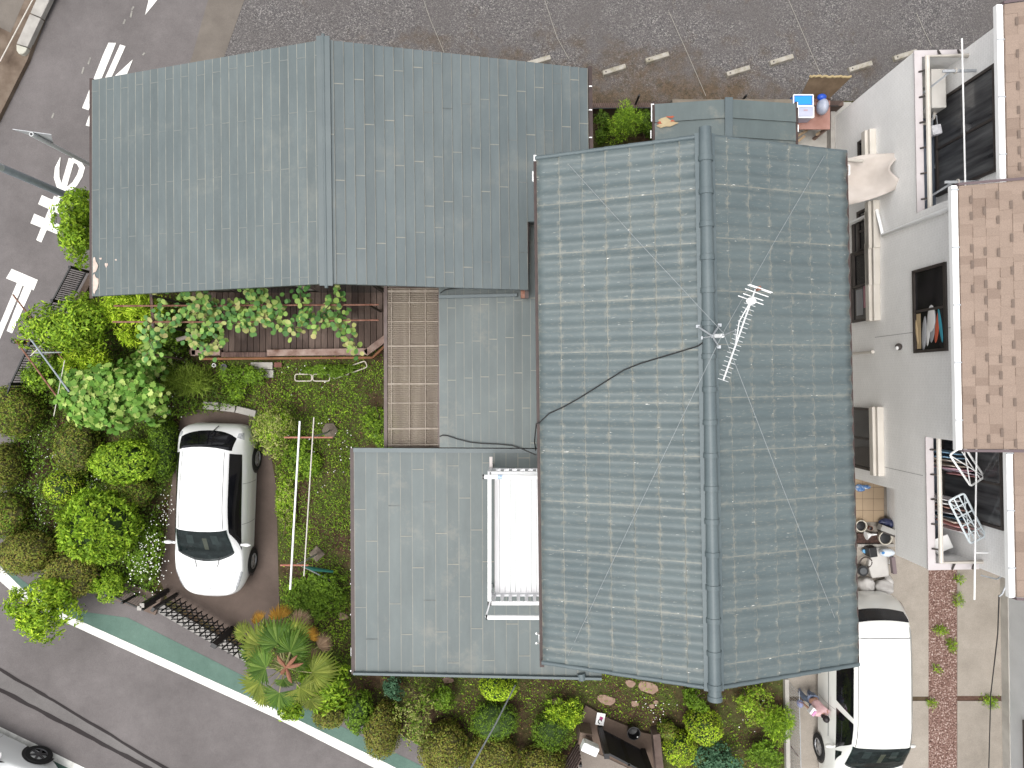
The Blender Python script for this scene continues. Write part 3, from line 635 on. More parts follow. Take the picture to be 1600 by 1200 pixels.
def nwin(x, y0, y1, z0, z1, pane=DGL, split=True, shutter=False, mat=DARKM):
    f = MB(); t_ = .055
    f.b2(x - .05, x, y0, y1, z0, z0 + t_); f.b2(x - .05, x, y0, y1, z1 - t_, z1); f.b2(x - .05, x, y0, y0 + t_, z0 + t_, z1 - t_); f.b2(x - .05, x, y1 - t_, y1, z0 + t_, z1 - t_)
    if split: f.b2(x - .035, x, (y0 + y1) / 2 - .025, (y0 + y1) / 2 + .025, z0 + t_, z1 - t_)
    o = f.build('window', mat, nb); g = MB(); g.b2(x - .012, x + .01, y0 + t_, y1 - t_, z0 + t_, z1 - t_); g.build('pane', pane, o)
    if shutter:
        s_ = MB(); s_.b2(x - .20, x, y0 - .05, y1 + .05, z1, z1 + .17); s_.b2(x - .14, x, y0 - .05, y1 + .05, z1 + .17, z1 + .27); s_.build('shutter_box', CREAM, o, bevel=.012)
    return o
nwin(WX, 2.25, 4.35 - .55, 1.1, 2.02, shutter=True); nwin(WX, 1.35, 2.95 + .0, .95, 2.05, shutter=True) if False else None
w1 = nwin(WX, 1.35, 3.2, .95, 2.0, shutter=True) if False else None
# second-floor window with belongings behind the lower half
wm = nwin(WX, .62, 2.28, 3.62, 4.72); k = MB(); rr = random.Random(5)
wt = [MAT('white_cloth', (.7, .69, .68), rough=.9), MAT('red_cloth', (.5, .10, .05), rough=.9), MAT('teal_cloth', (.05, .28, .36), rough=.9), MAT('grey_cloth', (.3, .3, .31), rough=.9), MAT('tan_board', (.45, .34, .2), rough=.8), MAT('pink_cloth', (.55, .28, .33), rough=.9)]
for i, (y0, z0, hh, mi) in enumerate([(.75, 4.05, .1, 0), (.78, 4.18, .14, 3), (.82, 4.34, .1, 1), (.8, 4.46, .08, 2), (.95, 4.1, .22, 0), (.72, 3.68, .06, 4), (.72, 3.9, .12, 3)]):
    k.ell((WX - .012, y0 + .30 + rr.uniform(-.04, .04), z0 + hh / 2), (.010 + .003 * i, .27 + rr.random() * .08, hh * .62), 14, 8, mi, Matrix.Rotation(rr.uniform(-.22, .22), 3, 'X'))
k.b2(WX - .016, WX - .004, .70, 1.40, 3.70, 3.84, 4); k.build('stored_clothes', wt, wm, smooth=True)
nwin(9.12, 3.95, 5.95, 2.85, 4.75, pane=CURT); nwin(9.12, -2.75, -.95 - .12, 2.85, 4.75, pane=CURT)
for (y0, y1, z0, z1) in ((4.75, 5.6, 1.45, 1.95), (3.05, 4.0, 1.35, 2.05), (1.45, 3.1, 1.0, 2.0), (-1.98, -.55, .75, 2.05)):
    o = nwin(WX, y0, y1, z0, z1, shutter=True)
    if y0 == 1.45:
        k = MB(); k.b2(WX - .02, WX - .006, 1.75, 2.25, 1.55, 1.9, 5); k.b2(WX - .02, WX - .006, 1.6, 2.2, 1.2, 1.5, 3); k.build('bedding', wt, o)
# roof segments
def roof_seg(x0, y0, y1, z0):
    z1 = z0 + (14.5 - x0) * .30; dx = .19; dz = dx * .30; s_ = MB(); rr = random.Random(x0 * 10); nx = int((14.5 - x0) / dx)
    s_.add([(x0, y0, z0 - .05), (14.5, y0, z1 - .05), (14.5, y1, z1 - .05), (x0, y1, z0 - .05)], [(0, 1, 2, 3)], 1)
    for i in range(min(nx, 22)):
        xa, za = x0 + i * dx, z0 + i * dz; y = y0 - rr.random() * .1
        while y < y1:
            wd = .135 + rr.random() * .06; ya, yb = max(y, y0), min(y + wd, y1)
            if yb - ya > .01:
                h = rr.choice((.006, .008, .018)); e = .004
                s_.add([(xa, ya, za + h), (xa + dx + e, ya, za + dz + h * .5), (xa + dx + e, yb, za + dz + h * .5), (xa, yb, za + h), (xa, ya, za - .03), (xa, yb, za - .03), (xa + dx + e, ya, za + dz - .03), (xa + dx + e, yb, za + dz - .03)], [(0, 1, 2, 3), (0, 3, 5, 4), (0, 4, 6, 1), (3, 2, 7, 5)])
            y += wd
    for i in range(1, min(nx, 22)):  # shadow bands of raised shingle tabs, painted as thin dark strips
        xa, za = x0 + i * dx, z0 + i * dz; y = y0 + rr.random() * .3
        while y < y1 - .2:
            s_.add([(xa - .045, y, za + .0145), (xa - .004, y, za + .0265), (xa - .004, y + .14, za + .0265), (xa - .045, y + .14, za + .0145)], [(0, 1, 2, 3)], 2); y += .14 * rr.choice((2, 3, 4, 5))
    s_.build('roof', [SHING, MAT('roof_underlay', (.2, .13, .1), rough=.9), MAT('painted_tab_shadow', [(.125, .093, .075), (.155, .117, .095)], 20, .9)], nb)
    g = MB(); g.b2(x0 - .115, x0 - .005, y0 - .02, y1 + .02, z0 - .12, z0 - .02); g.b2(x0 - .105, x0 - .015, y0, y1, z0 - .02, z0 - .012)
    og = g.build('gutter', WHITE, nb, bevel=.01)
    k = MB(); yy = y0 + .5
    k2 = []
    while yy < y1:
        MB().b2(x0 - .12, x0 + .02, yy - .012, yy + .012, z0 - .01, z0 + .0).build('gutter_clip', GREYM, og); yy += 1.0
    e = MB(); e.b2(x0, 14.5, y0 - .06, y0 - .005, z0 - .2, z0 - .02) if False else None
    e.add([(x0 - .02, y0 - .05, z0 - .1), (14.5, y0 - .05, z1 - .1), (14.5, y0 - .05, z1 + .03), (x0 - .02, y0 - .05, z0 + .03), (x0 - .02, y0 - .004, z0 - .1), (14.5, y0 - .004, z1 - .1), (14.5, y0 - .004, z1 + .03), (x0 - .02, y0 - .004, z0 + .03)], [(0, 1, 2, 3), (3, 2, 6, 7), (0, 3, 7, 4)])
    e.build('bargeboard', MAT('mauve_brown_trim', (.10, .07, .075), rough=.6), nb); e = MB()
    e.add([(x0 - .02, y1 + .05, z0 - .1), (14.5, y1 + .05, z1 - .1), (14.5, y1 + .05, z1 + .03), (x0 - .02, y1 + .05, z0 + .03), (x0 - .02, y1 + .004, z0 - .1), (14.5, y1 + .004, z1 - .1), (14.5, y1 + .004, z1 + .03), (x0 - .02, y1 + .004, z0 + .03)], [(3, 2, 1, 0), (7, 6, 2, 3), (4, 7, 3, 0)])
    e.build('bargeboard', MAT('mauve_brown_trim', (.10, .07, .075), rough=.6), nb)
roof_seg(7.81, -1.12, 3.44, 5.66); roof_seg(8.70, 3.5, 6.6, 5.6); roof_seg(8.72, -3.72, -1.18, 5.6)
# white downpipe across the facade
d = MB(); d.tube([(WX - .06, 3.22, 5.5), (WX - .06, 3.22, 2.55), (WX - .06, 3.80, 2.32), (WX - .06, 3.80, .2)], .045, 10); d.build('downpipe', WHITE, nb, smooth=True)
d = MB(); d.tube([(WX - .05, .72, .3), (WX - .05, .72, 1.9)], .03, 8); d.lathe((WX - .05, .72, 1.9), [(.04, 0), (.04, .1), (0, .1)], 10); d.build('vent_pipe', CREAM, nb)
d = MB(); d.ell((WX - .05, .78, 3.08), (.07, .075, .075), 12, 8); d.ell((WX - .11, .75, 3.12), (.03, .045, .045), 10, 6, 1); d.build('vent_hood', [DARKM, WHITE], nb, smooth=True)
for y in (.55,): 
    d = MB(); d.b2(WX - .003, WX + .001, .9, .912, 0, 0.01); 
jl = MB(); jl.b2(WX - .0035, WX + .001, 1.04, 1.05, 2.0, 5.5); jl.b2(WX - .0035, WX + .001, -1.83, -1.82, 2.2, 3.8); jl.build('wall_joint', MAT('joint_sealant', (.33, .32, .32), rough=.8), nb)
nb.rotation_euler = (0, 0, R(1.1))
# far grey neighbour on the bottom right
n2 = thing('house', 'pale grey house wall at the bottom right corner with a dark window', 'house', (12.27, -5, 0))
w = MB(); w.b2(12.27, 18, -15, -4.85, -.05, 6.0); w.build('wall', GREYS, n2)
w = MB(); w.b2(12.25, 12.275, -15, -4.83, 0, .32); w.build('plinth', CONC, n2)
f = MB(); f.b2(12.2, 12.27, -9.8, -8.05, .85, 1.0); f.b2(12.2, 12.27, -9.8, -9.7, 1.0, 2.0); f.b2(12.2, 12.27, -8.13, -8.05, 1.0, 2.0); f.b2(12.2, 12.27, -9.8, -8.05, 2.0, 2.08); o = f.build('window', DARKM, n2)
g = MB(); g.b2(12.24, 12.275, -9.7, -8.13, 1.0, 2.0); g.build('pane', CURT, o)
c = MB()
for i in range(10): c.b2(12.22, 12.235, -8.1 + .0 + i * .062 - .62, -8.1 + .05 + i * .062 - .62, 1.05 + (i % 2) * .03, 1.95)
c.build('curtain', MAT('pale_curtain', (.5, .5, .46), rough=.9), o)
n2.rotation_euler = (0, 0, R(.8))
# balcony furniture, laundry
def NB(x, y, z):
    a = R(1.1); dx = x - WX; return Vector((WX + dx * math.cos(a) - y * math.sin(a), dx * math.sin(a) + y * math.cos(a), z))
ac = thing('air_conditioner', 'beige outdoor air conditioner unit at the end of the upper balcony', 'air conditioner', NB(8.82, 6.02, 2.77))
m = MB(); b0 = NB(8.82, 6.02, 3.15); m.box(b0, (.30, .80, .62), R(1.1)); m.build('casing', MAT('aged_beige_casing', [(.55, .52, .48), (.62, .6, .56)], 4, .5), ac, bevel=.02)
m = MB(); m.tube([NB(8.655, 5.92 + .22 * math.cos(a), 3.15) + Vector((0, 0, .22 * math.sin(a))) for a in np.linspace(0, 6.28, 20)], .012, 6); m.build('fan_guard', GREYM, ac)
m = MB(); m.tube([NB(8.85, 5.60, 3.25), NB(8.85, 5.5, 3.2), NB(8.8, 5.47, 2.95), NB(8.6, 5.5, 2.8)], .03, 8); m.build('hose', CREAM, ac, smooth=True)
m = MB(); m.box(NB(8.82, 6.02, 2.8), (.28, .6, .08), R(1.1)); m.build('foot', CONC, ac)
def pole(name, a, b, r, m_, label, cat, group=None):
    o = MB().tube([a, b], r, 8).build(name, m_, base=a, smooth=True); return tag(o, label, cat, group)
pole('laundry_pole', P(1503, 60, 4.35), P(1508.5, 297, 4.35), .016, WHITE, 'thin white laundry pole along the upper balcony above the air conditioner', 'pole')
pole('laundry_pole', P(1526, 690, 4.3), P(1522.5, 937, 4.3), .016, WHITE, 'thin white laundry pole carrying two hangers over the lower balcony', 'pole')
for y, lab in ((6.05, 'metal pole holder arm under the top end of upper balcony pole'), (4.2 - .3, 'metal pole holder arm on the upper balcony near the big window')):
    o = thing('pole_holder', lab, 'bracket', NB(8.6, y, 3.9), 'pole holders of the neighbour balcony')
    m = MB(); m.bar(NB(8.45, y, 4.2), NB(9.1, y, 4.2), .05, .03); m.bar(NB(8.2, y - .35, 3.2), NB(8.62, y, 4.18), .035, .035); m.build('arm', GREYM, o)
    m = MB(); m.tube([NB(8.7, y, 4.2) + Vector((0, .05 * math.cos(a), .05 * math.sin(a))) for a in np.linspace(0, 6.28, 12)], .012, 6); m.build('ring', CREAM, o)
o = thing('wall_bracket', 'white laundry bracket jutting from the wall below the lower hanger', 'bracket', NB(9.1, -3.3, 4.2))
m = MB(); m.bar(P(1521, 863.5, 4.25), P(1570, 864, 4.25), .03, .03); m.build('arm', WHITE, o); m = MB(); m.box(P(1569, 864, 4.25), (.05, .12, .12)); m.build('plate', WHITE, o)
o = thing('cloth_holder', 'small white cloth tub hanging on the inner side of upper balcony rail', 'bag', P(1460, 198, 3.3))
m = MB(); m.box(P(1461, 204, 3.3), (.2, .2, .16), .2); m.build('bag', MAT('off_white_cloth', [(.5, .5, .52), (.66, .66, .68)], 20, .9), o, bevel=.02); m = MB(); m.tube([P(1456, 196, 3.3), P(1458, 180, 3.45), P(1463, 180, 3.45), P(1465, 196, 3.3)], .012, 6); m.build('handle', GREYM, o)
o = MB().tube([P(1463, 252, 2.82), P(1462, 262, 2.83), P(1465, 266, 2.83), P(1469, 262, 2.83), P(1468, 256, 2.83)], .022, 6).build('slipper_rack', WHITE, base=P(1465, 260, 2.8), smooth=True); tag(o, 'small white curved hook lying on upper balcony floor', 'hook')
def hanger(cx, cy, L, Wd, ang, z, m_, label, spokes):
    o = thing('laundry_hanger', label, 'laundry hanger', P(cx, cy, z), 'peg hangers on the lower balcony pole'); s_ = sx(z)
    def W_(u, v, dz=0): return P(cx + u * math.cos(ang) - v * math.sin(ang), cy + u * math.sin(ang) + v * math.cos(ang), z + dz)
    m = MB(); a, b = L / 2, Wd / 2; r = 4
    pts = []
    for (qx, qy, s0) in ((a - r, b - r, 0), (-a + r, b - r, 90), (-a + r, -b + r, 180), (a - r, -b + r, 270)):
        for kx in range(4): t = R(s0 + 30 * kx); pts.append(W_(qx + r * math.cos(t), qy + r * math.sin(t)))
    m.tube(pts + [pts[0]], .021, 6); m.build('frame', m_, o, smooth=True)
    m = MB()
    if spokes:
        for ux, uy in ((a, b), (-a, b), (a, -b), (-a, -b)): m.tube([W_(ux * .95, uy * .95), W_(0, 0, .28)], .011, 5)
        for uy in (-.45,): m.tube([W_(-a, b * uy), W_(a, b * uy)], .012, 5)
    else:
        for fx in (-.6, -.2, .2, .6): m.tube([W_(a * fx, -b), W_(a * fx, b)], .014, 5)
        for fy in (-.33, .33): m.tube([W_(-a, b * fy), W_(a, b * fy)], .014, 5)
        for ux, uy in ((a, b), (-a, b), (a, -b), (-a, -b)): m.tube([W_(ux * .95, uy * .95), W_(0, 0, .28)], .008, 5)
    m.build('rib', m_, o)
    m = MB(); m.tube([W_(0, 0, .28), W_(0, 0, .34), W_(1.5, 0, .37), W_(3, 0, .34)], .01, 5); m.build('hook', m_, o)
    for i in range(8):
        u = -a + (i + .5) * 2 * a / 8; mm = MB(); mm.bar(W_(u, b * .92, -.01), W_(u, b * .92, -.09), .02, .012); mm.build('peg', m_, o)
    return W_
SKYB = MAT('pale_blue_plastic', (.60, .66, .68), rough=.4)
W1 = hanger(1511, 728, 59, 26, R(56), 4.15, WHITE, 'white wire peg hanger nearest the shingle roof edge, full of washing', True)
W2 = hanger(1511, 810, 75, 27, R(63), 4.15, SKYB, 'pale blue gridded peg hanger, lower of the two on balcony pole', False)
def garment(W_, u, v, ang, wid, hgt, m_, label, cat, name='towel', side=-1):
    """cloth hanging from the hanger; bends a little and has thickness"""
    mb = MB(); nx, nz = 6, 7; rr = random.Random(label); base = W_(u, v)
    dx = Vector((math.cos(ang), math.sin(ang), 0)); dn = Vector((-dx.y, dx.x, 0)); ph = rr.random() * 6
    for j in range(nz + 1):
        for i in range(nx + 1):
            s_ = (i / nx - .5) * wid * (1 + .12 * j / nz); f = j / nz
            mb.v.append(tuple(base + dx * s_ + dn * (.03 * math.sin(ph + 5 * i / nx + 2 * f) * (.3 + f)) + Vector((0, 0, -.08 - f * hgt - .02 * math.sin(ph + i)))))
    for j in range(nz):
        for i in range(nx):
            k = j * (nx + 1) + i; mb.f.append((k, k + 1, k + nx + 2, k + nx + 1)); mb.m.append(0)
    o = mb.build(name, m_, base=base, smooth=True, ang=180); so = o.modifiers.new('thickness', 'SOLIDIFY'); so.thickness = .012
    return tag(o, label, cat, 'washing on the balcony hangers')
CL = {n: MAT('cloth_' + n, [tuple(x * .95 for x in c), tuple(min(.8, x * 1.2) for x in c)], 14, .95) for n, c in dict(blue=(.20, .33, .45), beige=(.50, .43, .37), pink=(.66, .40, .47), white=(.74, .72, .70), grey=(.42, .42, .44), brown=(.38, .22, .18), navy=(.04, .08, .12), rose=(.55, .28, .27), cream=(.62, .50, .42), lilac=(.5, .44, .5)).items()}
for W_, it in ((W1, [(-24, 2, 'blue', 'light blue towel at the top end of the white hanger', 'towel', .5), (-17, 4, 'blue', 'thin blue cloth beside the light blue towel on white hanger', 'towel', .42), (-8, 3, 'beige', 'broad beige towel on the white hanger', 'towel', .55), (0, 4, 'beige', 'second thin beige cloth behind the broad beige towel', 'towel', .5), (8, 2, 'pink', 'pink shirt hanging from the middle of the white hanger', 'shirt', .55), (15, 0, 'lilac', 'lilac cloth beside the pink shirt on white hanger', 'towel', .4), (22, -2, 'rose', 'pink flowered socks at the bottom end of white hanger', 'socks', .25)]),
                (W2, [(-32, 4, 'white', 'white shirt at top end of the pale blue hanger', 'shirt', .6), (-24, 4, 'white', 'second white undershirt on the pale blue hanger', 'shirt', .55), (-16, 3, 'brown', 'brown striped cloth on the pale blue hanger', 'towel', .55), (-8, 4, 'grey', 'grey cloth beside the brown one on pale blue hanger', 'towel', .55), (1, 3, 'navy', 'dark navy trousers on the pale blue hanger', 'trousers', .5), (9, 4, 'cream', 'cream cloth below the navy trousers', 'towel', .55), (17, 3, 'rose', 'rose coloured shirt on the pale blue hanger', 'shirt', .5), (27, 2, 'white', 'white cloth at the lowest end of pale blue hanger', 'towel', .45)])):
    for u, v, c, lab, cat, h in it: garment(W_, u, v, R(-8 - u * .1), .42, h + .25, CL[c], lab, cat, cat)
tag(MB().box(P(1472, 850, 3.3), (.36, .3, .03), .4).build('plastic_tray', WHITE, base=P(1472, 850, 3.3), bevel=.01), 'white square tray on the balcony floor under the pale blue hanger', 'tray')
# beige sail awning over the lane
ZA = 3.3; bm = MB(); nu, nv = 14, 10
c00, c10, c11, c01 = P(1318, 249, 2.6), P(1411, 240, 3.0), P(1414, 289, 3.1), P(1318, 322, 2.5)
for j in range(nv + 1):
    for i in range(nu + 1):
        u, v = i / nu, j / nv; p = c00.lerp(c10, u).lerp(c01.lerp(c11, u), v)
        pull = .28 * math.sin(math.pi * v) * u ** 3
        p.x -= pull; p.z += -.22 * math.sin(math.pi * u) * math.sin(math.pi * v) + .05 * math.sin(9 * v + 3 * u) * (1 - u) + .05 * math.sin(8 * (u - v)) * u
        p.y += .05 * math.sin(math.pi * u) * (1 if v < .5 else -1); bm.v.append(tuple(p))
for j in range(nv):
    for i in range(nu): k = j * (nu + 1) + i; bm.f.append((k, k + nu + 1, k + nu + 2, k + 1)); bm.m.append(0)
aw = thing('shade_cloth', 'beige fabric shade stretched between tile roof eave and the white house', 'awning', P(1370, 280, 2.6))
sl = bm.build('sail', MAT('beige_fabric', [(.42, .37, .33), (.52, .47, .43)], 3, .9), aw, smooth=True, ang=180); so = sl.modifiers.new('thickness', 'SOLIDIFY'); so.thickness = .008
m = MB(); m.tube([P(1318, 249, 2.62), P(1349, 252, 2.95)], .035, 8); m.build('roller', CREAM, aw, smooth=True)
# ------------------------------------------------------------ TV aerial and cables on the tile roof
zt = 7.75; ae = thing('tv_aerial', 'silver yagi television aerial with many crossbars above the ridge', 'aerial', P(1112, 524, 6.75))
a, b = P(1180, 452, zt), P(1130, 594, zt)
GREYL = MAT('light_aluminium', (.56, .57, .57), rough=.45)
m = MB(); m.bar(a, b, .020, .020); m.build('boom', GREYL, ae)
d = (b - a); dn = Vector((-d.y, d.x, 0)).normalized()
for i in range(18):
    f = .17 + .83 * i / 17; ln = .088 - .008 * f; p = a.lerp(b, f); mm = MB(); mm.tube([p - dn * ln, p + dn * ln], .0042, 6); mm.build('director', GREYL, ae)
for f, ln, dz in ((.0, .30, .10), (.0, .30, .16), (.035, .30, .04), (.075, .26, -.05), (.10, .33, -.14)):
    p = a.lerp(b, f) + Vector((0, 0, dz)); mm = MB(); mm.tube([p - dn * ln * .5, p + dn * ln * .68], .0075, 6); mm.build('reflector', WHITE, ae)
m = MB(); m.ell(a.lerp(b, .13) + Vector((0, 0, .01)), (.075, .055, .04), 14, 8); m.build('dipole_box', WHITE, ae, smooth=True)
m = MB(); m.box(a + Vector((.02, .0, .08)), (.05, .06, .1), .3); m.build('bracket', RUST, ae)
m = MB(); mt = P(1149, 516, 7.6); m.tube([P(1113, 525, 6.78), P(1129, 524.5, 7.1)], .032, 10, 0); m.tube([P(1129, 524.5, 7.1), mt], .009, 6, 1); m.tube([mt, a.lerp(b, .62)], .009, 6, 1); m.build('mast', [WHITE, GREYM], ae)
m = MB(); m.tube([a.lerp(b, .12), a.lerp(b, .35) + Vector((-.05, 0, -.06)), a.lerp(b, .62)], .008, 6); m.build('feed_cable', WHITE, ae)
for x, y in ((1090, 510), (1124, 508), (1123, 542), (1098, 528)):
    mm = MB(); zr = 6.72 - abs(x - 1108) * .0045; mm.tube([P(1113, 525, 6.95), P(x, y, zr)], .014, 6); mm.box(P(x, y, zr), (.06, .05, .04)); mm.build('mast_leg', GREYM, ae)
for x, y, z in ((873, 240, 5.72), (885, 1030, 5.74), (1312, 985, 5.7), (1290, 240, 5.75)):
    mm = MB(); p0, p1 = P(1130, 520, 7.25), P(x, y, z + .02); mm.tube([p0, p0.lerp(p1, .5) + Vector((0, 0, -.05)), p1], .0045, 5); mm.build('guy_wire', MAT('galvanised_wire', (.24, .26, .265), rough=.6), ae)
def roofz(px): return 6.68 - 1.06 * abs(px - 1110) / 268 + .06
def cable(pts, r, label, m_=CABLE, name='cable', cat='cable'):
    o = MB().tube(pts, r, 6).build(name, m_, base=pts[0], smooth=True); return tag(o, label, cat)
cable([P(x, y, roofz(x) + (0.0)) for x, y in ((1110, 528), (1100, 534), (1090, 541), (1050, 553), (1000, 568), (975, 578), (940, 600), (905, 622), (880, 636), (858, 646), (842, 661))] + [P(838, 662, 5.3), P(835, 690, 3.9), P(837, 704, 3.74)], .012, 'black aerial cable curving down the tile roof from the mast')
cable([P(x, y, 3.78) for x, y in ((688, 458), (695, 453), (705, 451), (730, 449.5), (760, 450), (800, 450))], .012, 'thin black cable along the lower edge of the broad metal roof')
cable([P(x, y, 3.6 + (x - 688) * .0012) for x, y in ((687, 682), (692, 680), (700, 681), (715, 686), (735, 691), (755, 693), (780, 694), (800, 696), (815, 701), (838, 711))], .012, 'black cable snaking across the low link roof beside the balcony')
cable([P(805, 1071, 3.1), P(775, 1130, 4.6), P(733, 1205, 6.0), P(660, 1340, 8.0)], .014, 'grey overhead wire running from the annex eave down past the shrubs', GREYM, 'overhead_wire', 'wire')
cable([P(1561, 930, 4.6), P(1559, 990, 3.2), P(1548, 1085, .8), P(1545, 1200, .3)], .012, 'thin dark wire hanging down in front of the grey house wall', CABLE, 'overhead_wire', 'wire')
cable([P(1533, 899, 3.6), P(1558, 905, 3.9), P(1570, 897, 4.4), P(1574, 910, 4.6), P(1566, 928, 4.6), P(1561, 932, 4.6)], .016, 'looped grey service cable at the corner of white house gutter', GREYM)
# ------------------------------------------------------------ white aluminium balcony on the annex roof
bl = thing('balcony', 'white aluminium balcony platform with slatted sides standing on the annex roof', 'balcony', P(805, 840, 3.2))
zf, zt = 3.75, 4.3
AL = MAT('white_aluminium', [(.72, .72, .73), (.80, .80, .81)], 3, .4)
DECKA = MAT('streaky_white_decking', [(.72, .71, .72), (.84, .83, .84), (.88, .87, .88)], 2.2, .5, stretch=(14, .6, 1))
fx0, fx1 = P(773, 0, zf).x, .92; y_t, y_b = P(0, 741, zf).y, P(0, 927, zf).y
m = MB(); nb_ = 12
for i in range(nb_):
    xa = fx0 + (fx1 - fx0) * i / nb_; m.b2(xa, xa + (fx1 - fx0) / nb_ - .008, y_b, y_t, zf - .03, zf)
m.build('floor', DECKA, bl)
ry0, ry1 = y_b - .03, y_t + .09; rx0 = fx0 - .087
for nm, p0, p1 in (('rail', (rx0, ry0, zt), (rx0, ry1 + .03, zt)), ('rail', (rx0, ry0, zt), (1.0, ry0, zt)), ('rail', (rx0, ry1, zt), (1.0, ry1, zt))):
    m = MB(); m.bar(p0, p1, .07, .05); m.build(nm, WHITE, bl, bevel=.006)
m = MB(); m.b2(rx0 - .04, rx0 + .04, ry0 - .04, ry0 + .04, zt + .027, zt + .034); m.build('corner_cap', BLACKP, bl)
for p0, p1, n in (((rx0, ry0), (rx0, ry1), 26), ((rx0, ry0), (1.0, ry0), 9), ((rx0, ry1), (1.0, ry1), 9)):
    m = MB(); 
    for z in (zf + .02, zf - .1): m.bar((*p0, z), (*p1, z), .04, .05)
    for i in range(n):
        f = (i + .5) / n; x, y = p0[0] + (p1[0] - p0[0]) * f, p0[1] + (p1[1] - p0[1]) * f; m.b2(x - .03 if n < 10 else x - .012, x + .03 if n < 10 else x + .012, y - .012 if n < 10 else y - .032, y + .012 if n < 10 else y + .032, zf + .045, zt - .025)
    m.build('slatted_panel', AL, bl)
for x, y in ((rx0, ry0), (rx0, ry1)): MB().b2(x - .035, x + .035, y - .035, y + .035, 3.05, zt - .025).build('post', AL, bl)
m = MB(); m.bar(P(767, 714, 3.6), P(767.5, 745, 3.7), .06, .05); m.build('bracket', MAT('dirty_white_metal', (.55, .5, .48), rough=.6), bl)
for (xa, ya, z, lab, cap) in ((754, 745, 4.6, 'white laundry pole across the upper end of white balcony, with blue tape', True), (759, 964.5, 4.6, 'white laundry pole beyond the lower end of the white balcony', False)):
    o = thing('laundry_pole', lab, 'pole', P(xa, ya, z), 'laundry poles of the white balcony')
    m = MB(); m.tube([P(xa + 2, ya, z), P(850, ya + (.5), z)], .042, 12); m.build('tube', WHITE, o, smooth=True)
    m = MB(); m.tube([P(xa, ya, z), P(xa + 2.5, ya, z)], .045, 12); m.build('end_cap', BLACKP, o)
    m = MB()
    if cap: m.tube([P(778, ya, z), P(785, ya, z)], .0445, 12); m.build('tape', MAT('blue_speckled_tape', [(.1, .25, .45), (.6, .65, .7)], 60, .6), o)
    else: m.bar(P(766, 940, 4.32), P(759, 964, 4.6), .025, .03); m.build('holder_arm', AL, o)
# ------------------------------------------------------------ cars
def car_paint(name, col):
    m, t, b = nodes(name); b.inputs['Base Color'].default_value = (*col, 1); b.inputs['Roughness'].default_value = .28; b.inputs['Coat Weight'].default_value = .5; b.inputs['Coat Roughness'].default_value = .08; return m
CARW = car_paint('white_car_paint', (.80, .80, .79)); VANW = car_paint('pearl_white_paint', (.78, .78, .74))
CGLASS = glass_mat('car_glass', (.010, .016, .017), .05, .35); CBLK = glass_mat('privacy_glass', (.006, .006, .008), .06, .5)
TYRE = MAT('tyre_rubber', (.012, .012, .012), rough=.85); RIM = MAT('alloy_rim', (.45, .45, .46), rough=.35, metal=.7); RIMD = MAT('dark_alloy', (.10, .10, .105), rough=.4, metal=.6)
LAMPR = MAT('red_lamp', (.3, .02, .02), rough=.15); LAMPC = MAT('clear_lamp', [(.25, .26, .27), (.55, .56, .58)], 20, .12); GROOVE = MAT('panel_gap', (.12, .12, .125), rough=.6); GROOVED = MAT('dark_gap', (.05, .05, .055), rough=.6)
def clear_glass():
    m, t, b = nodes('windscreen_glass'); b.inputs['Base Color'].default_value = (.008, .012, .013, 1); b.inputs['Roughness'].default_value = .04; b.inputs['Specular IOR Level'].default_value = .45
    tr = N(t, 'BsdfTransparent'); tr.inputs[0].default_value = (.62, .72, .70, 1); mx = N(t, 'MixShader'); mx.inputs[0].default_value = .55
    t.links.new(b.outputs[0], mx.inputs[1]); t.links.new(tr.outputs[0], mx.inputs[2]); t.links.new(mx.outputs[0], t.nodes['Material Output'].inputs[0]); return m
WGLASS = clear_glass(); DASH = MAT('dark_cabin', [(.008, .010, .010), (.03, .036, .036), (.10, .11, .11)], 5, .8, spread=.2); SEATM = MAT('grey_seat_cloth', [(.10, .11, .11), (.16, .17, .17)], 9, .9); TANC = MAT('tan_card', [(.34, .27, .20), (.42, .34, .26)], 6, .8)
def cabin(c, t, xa, xb, ca, cb):
    c.patch('dashboard', DASH, t, [(xa, 4.03), (xb, 4.0)], full=True, curve=(ca, cb), nu=30, off=.003)
    w = xa - xb
    for sd_ in (1, -1):
        c.patch('seat', SEATM, t, [(xb + w * .42, 4.9), (xb + w * .12, 4.9), (xb + w * .12, 5.4), (xb + w * .42, 5.4)], sd_, off=.005, nu=4, nv=4)
    c.patch('dash_tray', TANC, t, [(xb + w * .62, 5.72), (xb + w * .22, 5.68), (xb + w * .22, 6), (xb + w * .62, 6)], 1, off=.006, nu=4, nv=4)
    pts = [c.S(xb + w * .58 + .06 * math.cos(a), 5.05 + .28 * math.sin(a), -1, .007) for a in np.linspace(0, 2 * math.pi, 18)]
    m = MB(); m.tube(pts, .008, 5); m.build('steering_wheel', BLACKP, t)
    c.patch('windshield_band', DASH, t, [(xa + .02, 4.02), (xa - .04, 4.02)], full=True, curve=(ca, ca), nu=30, nv=1, off=.017)
